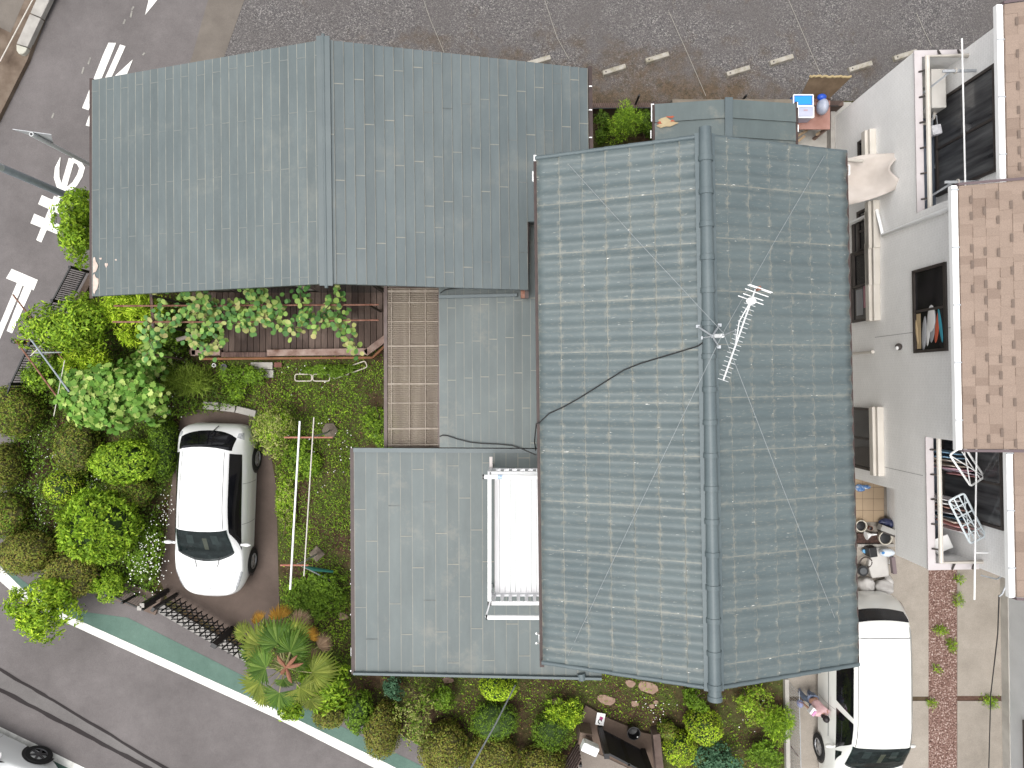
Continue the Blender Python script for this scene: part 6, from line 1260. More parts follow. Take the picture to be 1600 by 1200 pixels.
# ---- kiwi vine on its rusty trellis
tr = thing('trellis', 'rusty pipe trellis carrying the vine over the deck', 'trellis', P(390, 490, 0)); TZ = 2.0
for a, b in (((178, 478), (592, 476)), ((176, 503), (418, 503)), ((500, 501), (592, 500))): MB().tube([P(*a, TZ), P(*b, TZ)], .02, 8).build('rail', RUST, tr, smooth=True)
for x, y in ((236, 462), (238, 508), (575, 476)): MB().tube([(P(x, y, TZ).x, P(x, y, TZ).y, 0), P(x, y, TZ)], .03, 8).build('post', DARKM, tr, smooth=True)
for a, b in (((236, 455), (240, 512)),): MB().bar(P(*a, TZ - .04), P(*b, TZ - .04), .06, .05).build('crossbar', WOODD, tr)
vn = thing('vine', 'kiwi vine with round green leaves sprawling over the trellis and deck', 'vine', P(240, 540, 0)); rnd = np.random.default_rng(77)
paths = [[(240, 540), (262, 506), (290, 492), (325, 480), (360, 478), (395, 470), (420, 480)], [(300, 500), (322, 470), (300, 462), (282, 462)], [(330, 480), (318, 500), (332, 520), (346, 540)], [(335, 500), (370, 505), (400, 490), (420, 500), (440, 510), (470, 512), (495, 505), (505, 488), (522, 468), (530, 452)], [(505, 488), (530, 490), (520, 505)], [(425, 480), (440, 476), (430, 500)], [(468, 450), (470, 470), (478, 490), (472, 500)], [(530, 498), (542, 510), (538, 522), (552, 538), (558, 545)], [(395, 470), (410, 455), (380, 455)], [(262, 506), (240, 500), (225, 515), (240, 545), (222, 560)], [(360, 478), (385, 500), (400, 515)], [(305, 510), (300, 530), (322, 545), (328, 555)], [(255, 470), (245, 480)]]
pp = []; mb = MB()
for pth in paths:
    z0 = TZ + rnd.uniform(-.05, .1); pts = []
    for i in range(len(pth) - 1):
        n_ = max(2, int(math.dist(pth[i], pth[i + 1]) / 1.15))
        for k in range(n_):
            f = k / n_; x = pth[i][0] * (1 - f) + pth[i + 1][0] * f; y = pth[i][1] * (1 - f) + pth[i + 1][1] * f; pts.append(P(x, y, z0))
            pp.append(P(x + rnd.normal() * 7, y + rnd.normal() * 7, z0 + rnd.uniform(-.35, .16)))
    mb.tube([pts[0].lerp(pts[0], 0)] + pts[1::4] + [pts[-1]], .009, 5)
mb.tube([(pp[0].x, pp[0].y, 0), pp[0].lerp(pp[3], .5), pp[3]], [.03, .02, .012], 6); mb.build('stem', BARK, vn)
pp = np.array([tuple(p) for p in pp]); nn_ = unit(np.array([0, 0, 1.]) + .33 * rnd.normal(size=pp.shape)); leaves('foliage', pp, unit(rnd.normal(size=pp.shape) * np.array([1, 1, .15])), nn_, rnd.uniform(.085, .14, len(pp)), rnd.uniform(.085, .13, len(pp)), 'round', LM['vine'], vn)
# ---- ground cover and flowers: uncountable
def inside(poly, q):
    x, y = q[:, 0], q[:, 1]; r = np.zeros(len(q), bool); n = len(poly)
    for i in range(n):
        x1, y1 = poly[i]; x2, y2 = poly[(i + 1) % n]; c = ((y1 > y) != (y2 > y)) & (x < (x2 - x1) * (y - y1) / (y2 - y1 + 1e-9) + x1); r ^= c
    return r
GARD = [(150, 430), (105, 495), (64, 580), (32, 655), (14, 742), (12, 815), (48, 866), (112, 902), (172, 925), (246, 935), (262, 932), (252, 905), (260, 840), (270, 760), (283, 650), (398, 640), (424, 690), (436, 760), (438, 950), (424, 1005), (410, 1032), (562, 1110), (700, 1186), (780, 1225), (900, 1225), (905, 1100), (1030, 1150), (1060, 1225), (1232, 1225), (1232, 1040), (560, 1030), (560, 690), (610, 690), (610, 540), (300, 540), (300, 450)]
rnd = np.random.default_rng(4); q_ = np.stack([rnd.uniform(0, 1240, 230000), rnd.uniform(430, 1225, 230000)], 1); q_ = q_[inside(GARD, q_)]
dens = np.array([noise.noise(Vector((x * .012, y * .012, 3.3))) + .6 * noise.noise(Vector((x * .05, y * .05, 1.3))) for x, y in q_]); q_ = q_[dens + rnd.uniform(-.4, .4, len(q_)) > -.02]
def gcover(name, q_, z0, z1, ln, wd, leaf, mats=None, tpl='kite'):
    n = len(q_); p = np.stack([(q_[:, 0] - 800) * CAMH / FPX, (600 - q_[:, 1]) * CAMH / FPX, rnd.uniform(z0, z1, n)], 1)
    d = unit(rnd.normal(size=(n, 3)) * np.array([1, 1, .35]) + np.array([0, 0, .1])); nn = unit(np.array([0, 0, 1.]) + .5 * rnd.normal(size=(n, 3)))
    o = leaves(name, p, d, nn, ln * rnd.uniform(.6, 1.3, n), wd * rnd.uniform(.7, 1.2, n), tpl, mats or [LM[leaf]]); return tag(o, kind='stuff')
sel = rnd.random(len(q_)); gcover('ground_cover', q_[sel < .42], .0, .07, .05, .02, 'mid'); gcover('grass', q_[(sel >= .42) & (sel < .72)], 0, .05, .06, .010, 'grass', tpl='blade'); gcover('ground_cover', q_[(sel >= .72) & (sel < .84)], .0, .09, .06, .03, 'bright')
UND = [(150, 470), (105, 510), (64, 590), (32, 660), (14, 745), (12, 815), (48, 866), (112, 900), (172, 920), (246, 930), (250, 905), (256, 840), (266, 760), (280, 650), (390, 632), (300, 560), (300, 470)]
YARD = [(300, 566), (600, 566), (600, 690), (556, 700), (556, 1040), (470, 1040), (440, 950), (437, 760), (424, 690), (400, 640), (300, 640)]
def scatter(n, poly, sc_, thr):
    a = np.stack([rnd.uniform(0, 640, n), rnd.uniform(430, 1100, n)], 1); a = a[inside(poly, a)]; dn_ = np.array([noise.noise(Vector((x * sc_, y * sc_, 7.3))) + .5 * noise.noise(Vector((x * .06, y * .06, 2.3))) for x, y in a]); return a[dn_ + rnd.uniform(-.3, .3, len(a)) > thr]
gcover('undergrowth', scatter(60000, UND, .02, -.25), .05, .42, .075, .036, None, [LM['dark']]); gcover('undergrowth', scatter(40000, UND, .025, .05), .15, .5, .075, .036, None, [LM['mid']])
gcover('lawn_weeds', scatter(90000, YARD, .015, -.05), 0, .10, .055, .02, None, [LM['mid']]); gcover('lawn_weeds', scatter(50000, YARD, .02, .12), .02, .13, .06, .018, None, [LM['bright']])
lit = np.stack([rnd.uniform(0, 1240, 16000), rnd.uniform(430, 1225, 16000)], 1); lit = lit[inside(GARD, lit)]
gcover('leaf_litter', lit, .004, .02, .055, .03, None, [leaf_mat('dead_leaf', [(.10, .05, .025), (.18, .09, .04), (.24, .15, .08), (.07, .04, .02)], trans=.05)])
fw = np.concatenate([rnd.normal(size=(n, 2)) * np.array([rx, ry]) * .5 + np.array([x, y]) for x, y, rx, ry, n in ((250, 575, 26, 26, 110), (262, 555, 22, 14, 40), (80, 720, 60, 60, 70), (235, 845, 26, 40, 80), (228, 890, 40, 36, 110), (255, 640, 20, 40, 60), (150, 755, 40, 30, 35), (60, 800, 40, 40, 40), (470, 580, 40, 12, 14), (500, 700, 60, 90, 40), (1180, 1110, 40, 50, 25), (1020, 1110, 30, 20, 20), (260, 790, 12, 30, 40))]); n = len(fw)
zz = np.where((abs(fw[:, 0] - 228) < 40) & (abs(fw[:, 1] - 872) < 60), .62, .22) + rnd.uniform(-.08, .06, n)
p = np.stack([(fw[:, 0] - 800) * (CAMH - zz) / FPX, (600 - fw[:, 1]) * (CAMH - zz) / FPX, zz], 1); o = leaves('white_flowers', p, unit(rnd.normal(size=(n, 3)) * np.array([1, 1, .2])), unit(np.array([0, 0, 1.]) + .25 * rnd.normal(size=(n, 3))), rnd.uniform(.016, .034, n), rnd.uniform(.015, .03, n), 'round', MAT('white_petal', (.75, .75, .7), rough=.7)); tag(o, kind='stuff')
# ------------------------------------------------------------ garden furniture
dk = thing('deck', 'weathered brown plank deck with pinkish rim beam under the vine', 'deck', P(450, 500, 0)); DZ = .48; x0, x1 = P(300, 0, DZ).x, P(608, 0, DZ).x; yb, yt = P(0, 556, DZ).y, 2.25; npl = 32; rr = random.Random(9); m = MB()
for i in range(npl):
    xa = x0 + (x1 - x0) * i / npl; xb = xa + (x1 - x0) / npl - .014; yl = yb if xb < P(574, 0, DZ).x else yb + (xb - P(574, 0, DZ).x) * .8; m.b2(xa, xb, yl, yt, DZ - .04 - rr.random() * .008, DZ - rr.random() * .008)
def plank_mat():
    m_, t, b = nodes('aged_planks'); g = N(t, 'NewGeometry'); b.inputs['Roughness'].default_value = .75
    c = ramp(t, g.outputs['Random Per Island'], [(0, (.038, .021, .015)), (.5, (.070, .043, .032)), (1, (.115, .078, .061))]); mp = N(t, 'Mapping'); mp.inputs['Scale'].default_value = (10, 1.0, 1); t.links.new(pos(t), mp.inputs[0])
    c = mixc(t, 1.0, c, ramp(t, noise_n(t, 4, 5, .7, vec=mp.outputs[0]), [(.28, .6), (.72, 1.5)]), 'MULTIPLY'); c = mixc(t, ramp(t, noise_n(t, 1.6, 4), [(.52, 0), (.72, .55)]), c, (.23, .17, .14)); t.links.new(c, b.inputs['Base Color']); return m_
m.build('plank', plank_mat(), dk); BZ = .62
for a, b, w_ in (((300, 551), (345, 551), .13), ((418, 551.5), (575, 549), .16), ((571, 552), (606, 526), .16), ((303, 500), (303, 556), .12)): MB().bar(P(*a, BZ - .03), P(*b, BZ - .03), w_, .10).build('rim_beam', WOODR, dk, bevel=.01)
MB().bar(P(346, 554, BZ - .06), P(418, 554, BZ - .06), .12, .06).build('rim_beam', WOODD, dk, bevel=.01)
ORW = MAT('orange_brown_wood', [(.15, .06, .025), (.24, .11, .05)], 5, .8)
for a, b in (((316, 561), (583, 559)), ((583, 559), (606, 537))): MB().bar(P(*a, .40), P(*b, .40), .05, .18).build('fascia', ORW, dk)
m = MB()
for x in (305, 400, 500, 575): c = P(x, 550, .2); m = MB(); m.b2(c.x - .05, c.x + .05, c.y - .05, c.y + .05, 0, .43); m.build('post', WOODD, dk)
MB().tube([P(276, 531, 1.3), P(290, 527, 1.25), P(312, 522, 1.2)], .045, 8).build('driftwood', MAT('bleached_wood', [(.34, .29, .25), (.45, .40, .36)], 8, .8), base=P(290, 527, 1.2), smooth=True); tag(bpy.data.objects['driftwood'], 'bleached grey branch lying at the left corner of deck under the vine', 'branch')
def T1(o, l, c, g=None): return tag(o, l, c, g)
T1(MB().b2(P(392, 0, .1).x, P(426, 0, .1).x, P(0, 577, .1).y, P(0, 566, .1).y, 0, .12).build('step_stone', CONC, base=P(409, 571, 0), bevel=.01), 'upper grey step slab against the deck fascia', 'step'); T1(MB().b2(P(391, 0, .1).x, P(427, 0, .1).x, P(0, 590, .1).y, P(0, 578, .1).y, 0, .10).build('step_stone', CONC, base=P(409, 584, 0), bevel=.01), 'lower grey step slab below the deck', 'step')
T1(MB().b2(P(428, 0, .1).x, P(440, 0, .1).x, P(0, 574, .1).y, P(0, 566, .1).y, 0, .1).build('brick', MAT('old_brick', [(.12, .05, .035), (.2, .09, .07)], 9, .9), base=P(434, 570, 0), bevel=.008), 'single old brick right of the grey step slabs', 'brick')
for x, y, r, l, mm in ((337.5, 571, .05, 'white pot ring under the deck rim, left of the dark pot', WHITE), (353, 574, .085, 'dark grey plant pot under the deck rim', MAT('slate_pot', (.06, .06, .07), rough=.5))):
    c = P(x, y, 0); o = thing('plant_pot', l, 'pot', c); m = MB(); m.lathe(c, [(0, 0), (r * .75, 0), (r, .14), (r * .7, .14), (r * .6, .1), (0, .1)], 18); m.build('pot', mm, o, smooth=True); m = MB(); m.lathe(c, [(r * .58, .105), (0, .108)], 14); m.build('soil', BLACKP, o)
hoops = [(474, 590, 0), (502, 590, 0), (532, 583, 17), (560, 573, 20)]
for i, (x, y, a) in enumerate(hoops):
    m = MB(); c = P(x, y, .1); L, Wd, r = .21, .085, .05; pts = []
    for qx, qy, s0 in ((L - r, Wd - r, 0), (-L + r, Wd - r, 90), (-L + r, -Wd + r, 180), (L - r, -Wd + r, 270)):
        for k in range(4): t = R(s0 + 30 * k); ux, uy = qx + r * math.cos(t), qy + r * math.sin(t); pts.append(c + Vector((ux * math.cos(R(a)) - uy * math.sin(R(a)), ux * math.sin(R(a)) + uy * math.cos(R(a)), 0)))
    m.tube(pts + [pts[0]], .016, 6); o = m.build('garden_hoop', MAT('cream_enamel', (.50, .46, .38), rough=.6) if i == 0 else hoop_m, base=P(x, y, 0), smooth=True); hoop_m = o.data.materials[0]
    tag(o, ['first hoop at the left end of the cream oval chain', 'second hoop from the left in the cream oval chain', 'third hoop, first tilted one of cream oval chain', 'last tilted hoop of the cream chain near canopy'][i], 'hoop', 'chain of cream oval hoops')
for i, (x, y, w_, d_, a) in enumerate(((332, 634, .40, .19, -4), (358, 637, .37, .19, -7), (386, 643, .50, .17, -14))):
    o = MB().box(P(x, y, .1), (w_, d_, .2), R(a)).build('kerb_block', CONCL, base=P(x, y, 0), bevel=.012); tag(o, ['left end block of pale kerb row behind the hatchback', 'middle block of the pale kerb row behind the hatchback', 'long mossy right end block of the pale kerb row'][i], 'kerb block', 'kerb blocks behind the hatchback')
# laundry stands
for y, x0, x1, bx, by, l in ((683.5, 444, 520, 517, 672, 'rusty laundry stand with concrete foot near the yellow feathery shrub'), (883, 438, 482, 497, 864, 'rusty laundry stand with concrete foot near the dense mid green shrub')):
    o = thing('laundry_stand', l, 'laundry stand', (P(bx, by, 0).x, P(bx, by, 0).y, 0)); b = P(bx, by, 0); m = MB(); m.lathe(b, [(0, 0), (.22, 0), (.20, .12), (.06, .17), (0, .17)], 4 if y > 800 else 6); m.build('base', MAT('mossy_foot', [(.10, .08, .06), (.17, .14, .11)], 8, .95), o); top = P((x0 + x1) / 2 + 4, y, 1.62); m = MB(); m.tube([(b.x, b.y, .15), P(bx - 6, by + 4, .8), top], .022, 8); m.build('post', GREYM, o, smooth=True)
    m = MB(); m.bar(P(x0, y, 1.62), P(x1, y, 1.62), .035, .035); m.build('crossarm', MAT('red_rust_paint', [(.25, .08, .05), (.36, .17, .12)], 12, .8), o)
pole('laundry_pole', P(468.5, 658, 1.66), P(453.5, 921, 1.66), .023, WHITE, 'thicker long white laundry pole over the lawn, left of the pair', 'pole'); pole('laundry_pole', P(490.5, 652, 1.66), P(475, 900, 1.66), .015, CREAM, 'thinner long cream laundry pole over the lawn, right of the pair', 'pole')
o = thing('closed_parasol', 'closed green parasol with grey pole lying on the lawn at the laundry stand', 'parasol', P(490, 888, .4)); m = MB(); m.tube([P(472, 884, 1.1), P(490, 889, .8), P(520, 893, .45)], [.02, .05, .03], 8); m.build('canopy', MAT('dark_green_canvas', (.02, .12, .09), rough=.9), o, smooth=True); m = MB(); m.tube([P(465, 881, 1.2), P(495, 896, .7), P(525, 912, .2)], .016, 8); m.build('pole', GREYM, o, smooth=True)
# garden poles by the road
pole('garden_pole', P(24, 531, 1.6), P(92, 624, 1.9), .02, RUST, 'rusty brown pole crossing the small shrub at the road fence', 'pole'); pole('garden_pole', P(46, 527, 2.0), P(108, 612, 2.1), .02, POLEM, 'blue grey metal pole crossing the rusty one at the road fence', 'pole'); pole('garden_pole', P(55, 551, 1.8), P(116, 550, 1.4), .018, GREYM, 'short horizontal grey pole behind the blue grey pole', 'pole'); pole('garden_pole', P(20, 460, 2.2), P(105, 570, 1.2), .017, RUST, 'long rusty pole running under the large bright shrub', 'pole')
pole('garden_cane', P(101, 563, 2.1), P(84, 650, 1.8), .009, CREAM, 'thin pale cane leaning across the blue grey pole', 'cane'); pole('garden_cane', P(71, 533, 1.9), P(48, 556, 2.0), .014, CREAM, 'short cream stick at the fork of the garden poles', 'stick')
o = thing('bollard', 'black and yellow flexible bollard at road edge below large bright shrub', 'bollard', P(66, 537, 0)); m = MB(); b0 = P(66, 537, 0)
for i in range(6): m.tube([b0 + Vector((0, 0, .17 * i)), b0 + Vector((0, 0, .17 * (i + 1)))], .055, 10, i % 2)
m.build('post', [BLACKP, MAT('yellow_plastic', (.55, .30, .02), rough=.5)], o, smooth=True); m = MB(); m.lathe(b0 + Vector((0, 0, 1.02)), [(.058, 0), (.05, .06), (0, .07)], 12); m.build('cap', BLACKP, o)
# road side fence and garden walls
fw_ = thing('garden_fence', 'black barred fence on a low brown wall along the road side of garden', 'fence', P(80, 560, 0)); bl_ = [(150, 428), (124, 477), (90, 540), (62, 600), (40, 660)]
for i in range(4):
    a, b = bl_[i], bl_[i + 1]; MB().bar(P(*a, .15), P(*b, .15), .14, .30).build('wall', MAT('brown_garden_wall', [(.09, .06, .045), (.18, .13, .10)], 6, .9) if i == 0 else wall_m, fw_); wall_m = fw_.children[-1].data.materials[0] if fw_.children[-1].name.startswith('wall') else wall_m
    A0, B0 = P(*a, 0), P(*b, 0); m = MB()
    for z in (.42, 1.05): m.bar((A0.x, A0.y, z), (B0.x, B0.y, z), .035, .035)
    for k in range(17): f = (k + .5) / 17; p = A0.lerp(B0, f); m.b2(p.x - .009, p.x + .009, p.y - .009, p.y + .009, .44, 1.03)
    m.build('panel', BLACKM, fw_); m = MB(); m.b2(A0.x - .03, A0.x + .03, A0.y - .03, A0.y + .03, .3, 1.1); m.build('post', BLACKM, fw_)
gf = thing('barred_panel', 'short black barred fence panel at the lane edge beside the lattice gate', 'fence', P(215, 930, 0))
for a, b in (((196, 914), (219, 925)), ((220, 925.5), (248, 938))):
    A0, B0 = P(*a, 0), P(*b, 0); m = MB()
    for z in (.12, .78): m.bar((A0.x, A0.y, z), (B0.x, B0.y, z), .03, .03)
    for p_ in (A0, B0): m.b2(p_.x - .014, p_.x + .014, p_.y - .014, p_.y + .014, .12, .78)
    m.build('frame', BLACKM, gf); m = MB()
    for k in range(9): z = .18 + k * .066; m.bar((A0.x, A0.y, z), (B0.x, B0.y, z), .010, .014)
    m.build('bar', BLACKM, gf); m = MB(); m.b2(A0.x - .025, A0.x + .025, A0.y - .025, A0.y + .025, 0, .9); m.build('post', BLACKM, gf)
MB().bar(P(186, 921, .08), P(250, 945, .08), .5, .16).build('low_wall', MAT('brown_block_wall', [(.10, .07, .055), (.18, .135, .11)], 5, .9), base=P(215, 932, 0)); tag(bpy.data.objects['low_wall'], 'low brown wall base under the barred fence panel', 'wall')
MB().bar(P(246, 947, .03), P(392, 1030, .03), .24, .06).build('threshold', MAT('grey_threshold', [(.22, .21, .20), (.30, .285, .265)], 4, .9, speck=.12), base=P(320, 988, 0)); tag(bpy.data.objects['threshold'], 'pale concrete threshold strip under the black lattice gate', 'kerb')
ag = thing('lattice_gate', 'black folding lattice gate stretched across the parking pad entrance', 'gate', P(330, 960, 0)); A0, B0 = P(276, 929, 0), P(400, 1003, 0); nb = 15
for k in range(nb + 1):
    p = A0.lerp(B0, k / nb); m = MB(); m.b2(p.x - .013, p.x + .013, p.y - .013, p.y + .013, .06, 1.08 if k % 2 else 1.16); m.build('bar', BLACKM, ag)
dd_ = (B0 - A0).normalized(); nn2 = Vector((-dd_.y, dd_.x, 0))
for s_ in (1, -1):
    m = MB()
    for k in range(-2, nb + 1):
        for z0_, z1_ in ((.15, .60), (.60, 1.12)):
            f0, f1 = (k / nb, (k + 2) / nb) if s_ > 0 else ((k + 2) / nb, k / nb)
            if min(f0, f1) < -.01 or max(f0, f1) > 1.01: continue
            m.bar(A0.lerp(B0, f0) + nn2 * .022 * s_ + Vector((0, 0, z0_)), A0.lerp(B0, f1) + nn2 * .022 * s_ + Vector((0, 0, z1_)), .026, .01)
    m.build('lattice', BLACKM, ag)
for f, w_ in ((0.0, .07), (.70, .07), (.73, .07)): p = A0.lerp(B0, f); m = MB(); m.box((p.x, p.y, .62), (w_, .10, 1.2), math.atan2(dd_.y, dd_.x)); m.build('post', BLACKM, ag)
gp_ = thing('gate_post_pair', 'black double gate post at the left end of the lattice gate', 'post', P(262, 925, 0)); 
for x, y in ((262, 922), (258, 926)): c = P(x, y, 0); m = MB(); m.b2(c.x - .045, c.x + .045, c.y - .045, c.y + .045, 0, 1.25); m.build('post', BLACKM, gp_); m = MB(); m.b2(c.x - .05, c.x + .05, c.y - .05, c.y + .05, 1.252, 1.27); m.build('cap', CONCL, gp_)
# poles and sign by the road
up = thing('utility_pole', 'slim blue grey steel pole leaning out of frame beside the road tree', 'pole', P(146, 323, 0)); c = P(146, 323, 0); m = MB(); m.tube([c, c + Vector((0, 0, 9))], [.085, .07], 14); m.build('pole', POLEM, up, smooth=True); m = MB(); m.tube([c + Vector((0, 0, 3.3)), c + Vector((0, 0, 3.45))], .085, 14); m.build('band', GREYM, up)
sg = thing('stop_sign', 'grey backed triangular stop sign on a white post seen from above', 'road sign', P(190, 283, 0)); c = P(190, 283, 0); m = MB(); m.tube([c, c + Vector((0, 0, 3.42))], .048, 12); m.tube([c + Vector((0, 0, 3.40)), c + Vector((0, 0, 3.43))], .026, 10, 1); m.build('post', [MAT('white_post', (.50, .51, .51), rough=.4), BLACKM], sg, smooth=True)
ta, tb = P(24, 201, 3.45), P(75, 208, 3.45); tc = (ta + tb) / 2; tc.z = 2.78; cz = (c.xy - ((ta + tb) / 2).xy); off = Vector((0, .05, 0)); d_ = (tb - ta).normalized(); mid = Vector((c.x, c.y, 3.4)) + Vector((0, .055, 0)); ta = mid - d_ * .40; tb = mid + d_ * .40; tc = mid + Vector((0, 0, -.69)); nz = Vector((-d_.y, d_.x, 0)) * .006
m = MB(); m.add([ta + nz, tb + nz, tc + nz, ta - nz, tb - nz, tc - nz], [(0, 1, 2), (5, 4, 3), (0, 3, 4, 1), (1, 4, 5, 2), (2, 5, 3, 0)]); m.build('plate', [MAT('sign_back_grey', (.45, .46, .47), rough=.5)], sg)
for z in (3.3, 3.0, 2.88): m = MB(); m.box((c.x, c.y + .03, z), (.1, .09, .035)); m.build('clamp', GREYM, sg)
# concrete guard kerb on the far pavement
kb = thing('guard_kerb', 'pale grey concrete kerb wall with a rounded end on the far pavement', 'kerb', P(50, 40, 0)); ks = [[(73, -40), (62, 25), (48, 18), (52, -40)], [(62.5, 26), (44, 72), (26, 67), (47, 22)]]
m = MB(); m.prism([P(x, y, .24).xy for x, y in ((58, -4), (90, -75), (108, -68), (77, 0), (64, 27), (47, 20))], .1, .24); m.build('block', CONCL, kb, bevel=.015); m = MB(); m.prism([P(x, y, .24).xy for x, y in ((46.5, 21.5), (63.5, 28.5), (43, 73), (25.5, 68))], .1, .24); m.build('block', CONCL, kb, bevel=.015)
m = MB(); m.prism([P(x, y, .24).xy for x, y in ((25, 69), (42.5, 74.5), (40, 80), (35, 84.5), (29, 84), (25.5, 79))], .1, .24); m.build('rounded_end', MAT('cream_concrete', [(.36, .35, .29), (.44, .43, .37)], 4, .8), kb, bevel=.02)
pole('boundary_strip', P(54, -6, .3), P(0, 96, .3), .014, CREAM, 'thin pale edging rail left of the concrete kerb wall', 'edging')
# entrance at the bottom
es = thing('entrance_slab', 'brown paved entrance platform behind the black gate', 'platform', P(970, 1130, 0)); m = MB(); m.prism([P(x, y, .12).xy for x, y in ((915, 1102), (950, 1122), (1005, 1145), (1022, 1148), (1032, 1215), (900, 1215), (906, 1125))], -.02, .12); m.build('slab', asphalt_mat('brown_stone_slab', (.085, .06, .045), (.125, .09, .07)), es)
m = MB(); m.prism([P(x, y, .5).xy for x, y in ((1021, 1150), (1032, 1148), (1040, 1225), (1028, 1225))], 0, .45); m.build('side_wall', MAT('brown_side_wall', [(.08, .055, .045), (.14, .10, .085)], 5, .9), es)
sheet('path', [(896, 1180), (905, 1160), (1000, 1205), (1010, 1300), (860, 1300)], .14, asphalt_mat('tan_paving', (.16, .135, .115), (.21, .18, .155)))
gt = thing('gate', 'black metal double gate at the bottom garden entrance', 'gate', P(965, 1165, 0)); A0, B0 = P(938, 1135, 0), P(1001, 1168, 0); d_ = (B0 - A0).normalized()
for f0, f1 in ((0.02, .49), (.51, .98)):
    a, b = A0.lerp(B0, f0), A0.lerp(B0, f1); m = MB(); m.bar(a + Vector((0, 0, .75)), b + Vector((0, 0, .75)), .02, 1.1); m.build('panel', MAT('black_gate_sheet', (.016, .016, .018), rough=.5), gt); m = MB()
    for z in (.2, 1.3): m.bar(a + Vector((0, 0, z)), b + Vector((0, 0, z)), .05, .05)
    for p in (a, b): m.b2(p.x - .03, p.x + .03, p.y - .03, p.y + .03, .2, 1.33)
    m.build('frame', BLACKM, gt)
for f in (-.03, 1.03): p = A0.lerp(B0, f); m = MB(); m.b2(p.x - .06, p.x + .06, p.y - .06, p.y + .06, 0, 1.5); m.build('post', BLACKM, gt)
p = A0.lerp(B0, .5); m = MB(); m.tube([p + Vector((-.08, -.05, 1.0)), p + Vector((-.05, -.09, 1.02)), p + Vector((.05, -.09, 1.02)), p + Vector((.08, -.05, 1.0))], .012, 6); m.build('handle', GREYM, gt)
mb_ = thing('mailbox', 'white rounded mailbox on the brown gate pillar', 'mailbox', P(921, 1168, 1.0)); m = MB(); c = P(921.5, 1168, 1.12); m.box(c, (.40, .22, .26), R(-24)); m.build('box', WHITE, mb_, bevel=.03); m = MB(); m.box(c + Vector((.03, -.115, -.01)), (.26, .012, .05), R(-24)); m.build('slot', DARKM, mb_); m = MB(); m.box((c.x, c.y, .5), (.16, .14, .98), R(-24)); m.build('stand', MAT('dark_brick_pillar', [(.08, .05, .04), (.17, .12, .10)], 14, .9), mb_)
br = MAT('tan_brick_wall', [(.12, .08, .06), (.2, .15, .115)], 9, .9); tag(MB().bar(P(903, 1143, .35), P(922, 1146, .35), .3, .7).build('gate_pillar', br, base=P(912, 1145, 0), bevel=.01), 'dark brick gate pillar left of the black gate', 'pillar')
o = thing('side_fence', 'dark brown slatted fence left of the mailbox', 'fence', P(890, 1180, 0)); m = MB(); A0, B0 = P(902, 1155, 0), P(872, 1205, 0)
for k in range(6): m.bar((A0.x, A0.y, .15 + k * .16), (B0.x, B0.y, .15 + k * .16), .025, .09)
m.build('slat', MAT('dark_brown_slat', [(.05, .03, .025), (.1, .07, .06)], 7, .8), o)
for f in (.15, .32): p = A0.lerp(B0, f); m = MB(); m.b2(p.x + .03, p.x + .09, p.y - .03, p.y + .03, 0, 1.05); m.build('post', BLACKM, o)
o = thing('paper_sign', 'white notice board with a magenta mark on the brown slab', 'notice', P(938, 1124, .12)); c = P(938, 1123.5, .15); m = MB(); m.box(c, (.21, .30, .02), R(-10)); m.build('sheet', WHITE, o); m = MB(); m.box(c + Vector((.02, .02, .012)), (.08, .08, .006), R(-25)); m.build('magenta_mark', MAT('magenta_print', (.35, .03, .16), rough=.6), o); m = MB(); m.tube([c + Vector((-.01 + .04 * math.cos(a), -.06 + .05 * math.sin(a), .012)) for a in np.linspace(0, 4.5, 12)], .012, 6); m.build('dark_mark', BLACKP, o)
o = thing('tub', 'black plastic tub with rounded rim on the brown slab', 'tub', P(990, 1146, .12)); c = P(990, 1145, .35); c.z = .12; m = MB(); m.lathe(c, [(0, 0), (.12, 0), (.165, .27), (.15, .27), (.12, .06), (0, .05)], 22); m.build('tub', BLACKP, o, smooth=True); m = MB(); m.ell(c + Vector((.09, -.08, .275)), (.018, .014, .012), 8, 6); m.build('tag', WHITE, o)
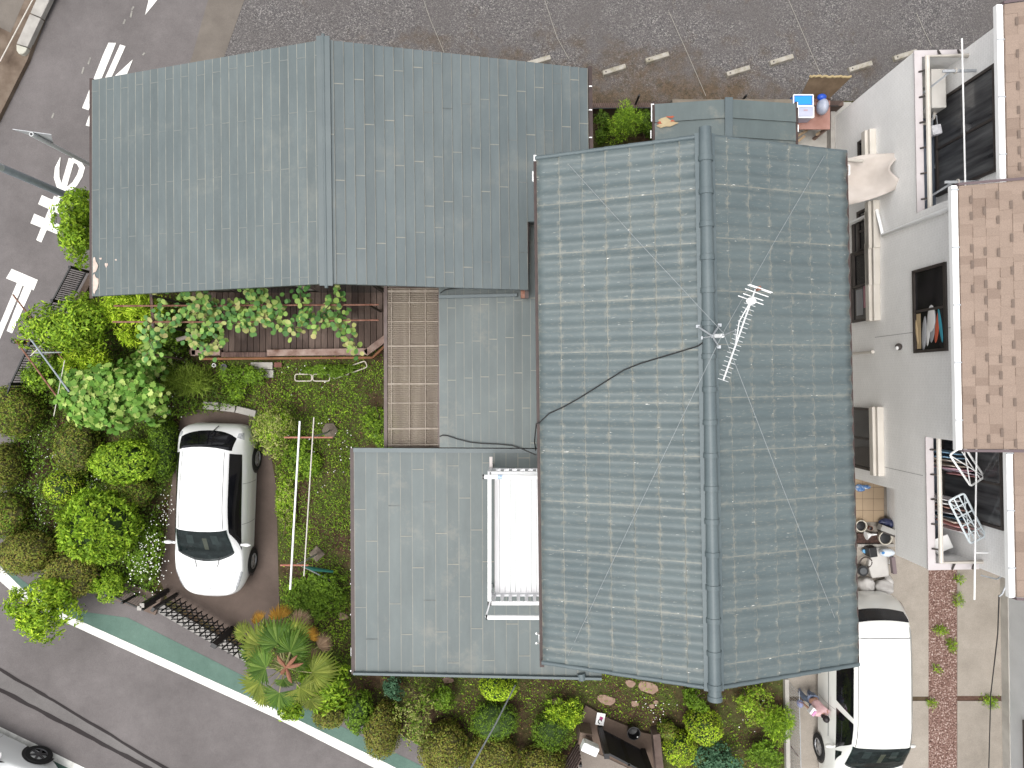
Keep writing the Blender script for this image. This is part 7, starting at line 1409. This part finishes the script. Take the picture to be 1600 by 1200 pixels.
for x, y, rx, ry, l in ((947, 1092, 15, 8, 'pointed pale stepping stone above the notice board'), (985, 1067, 9, 6, 'small stepping stone half under the tile roof edge, left of the big one'), (1012, 1073, 16, 9, 'largest stepping stone half under the tile roof edge'), (992, 1098, 7, 5, 'small round stepping stone above the black tub'), (1018, 1102, 5, 4, 'tiny stepping stone right of the small round one'), (1024, 1096, 4, 3, 'tiniest stone chip beside the tiny stepping stone'), (870, 1095, 9, 6, 'grey brown garden stone above the yellow green spiky shrub'), (700, 1062, 8, 5, 'brown stone under the annex eave'), (536, 962, 8, 6, 'rusty stone beside the annex gutter')):
    rr = random.Random(l); pts = []
    for k in range(11): a = 2 * math.pi * k / 11; f = 1 + rr.uniform(-.22, .18); pts.append(P(x + rx * f * math.cos(a), y + ry * f * math.sin(a) + .25 * rx * math.cos(a) * (1 if rx > 9 else .2), 0).xy)
    tag(MB().prism(pts, -.05, .06).build('stepping_stone', STONE if 'STONE' in globals() else MAT('pinkish_stone', [(.22, .14, .10), (.32, .22, .17)], 9, .9, bmp=.3, bscale=20), base=P(x, y, 0), bevel=.012), l, 'stone', 'stepping stones below the roof'); STONE = bpy.data.materials['pinkish_stone']
o = thing('chain_fence', 'pale chain link fence strip between shrubs and concrete drive', 'fence', P(1231, 1130, 0)); A0, B0 = P(1230, 1060, 0), P(1234, 1230, 0); m = MB()
for k in range(40):
    f = k / 40; f2 = (k + 2) / 40; m.bar(A0.lerp(B0, f) + Vector((0, 0, .05)), A0.lerp(B0, f2) + Vector((0, 0, .75)), .006, .006); m.bar(A0.lerp(B0, f2) + Vector((.01, 0, .05)), A0.lerp(B0, f) + Vector((.01, 0, .75)), .006, .006)
m.build('mesh', GREYM, o); MB().tube([A0 + Vector((0, 0, .76)), B0 + Vector((0, 0, .76))], .008, 6).build('rail', GREYM, o); MB().bar(P(1228, 1060, .08), P(1231, 1230, .08), .10, .14).build('footing', CONC, o)
tag(MB().tube([P(1236, 1166, .06), P(1247, 1182, .06)], .015, 6).build('stick', WOODD, base=P(1240, 1174, 0)), 'dark stick lying on the drive left of the van wheel', 'stick')
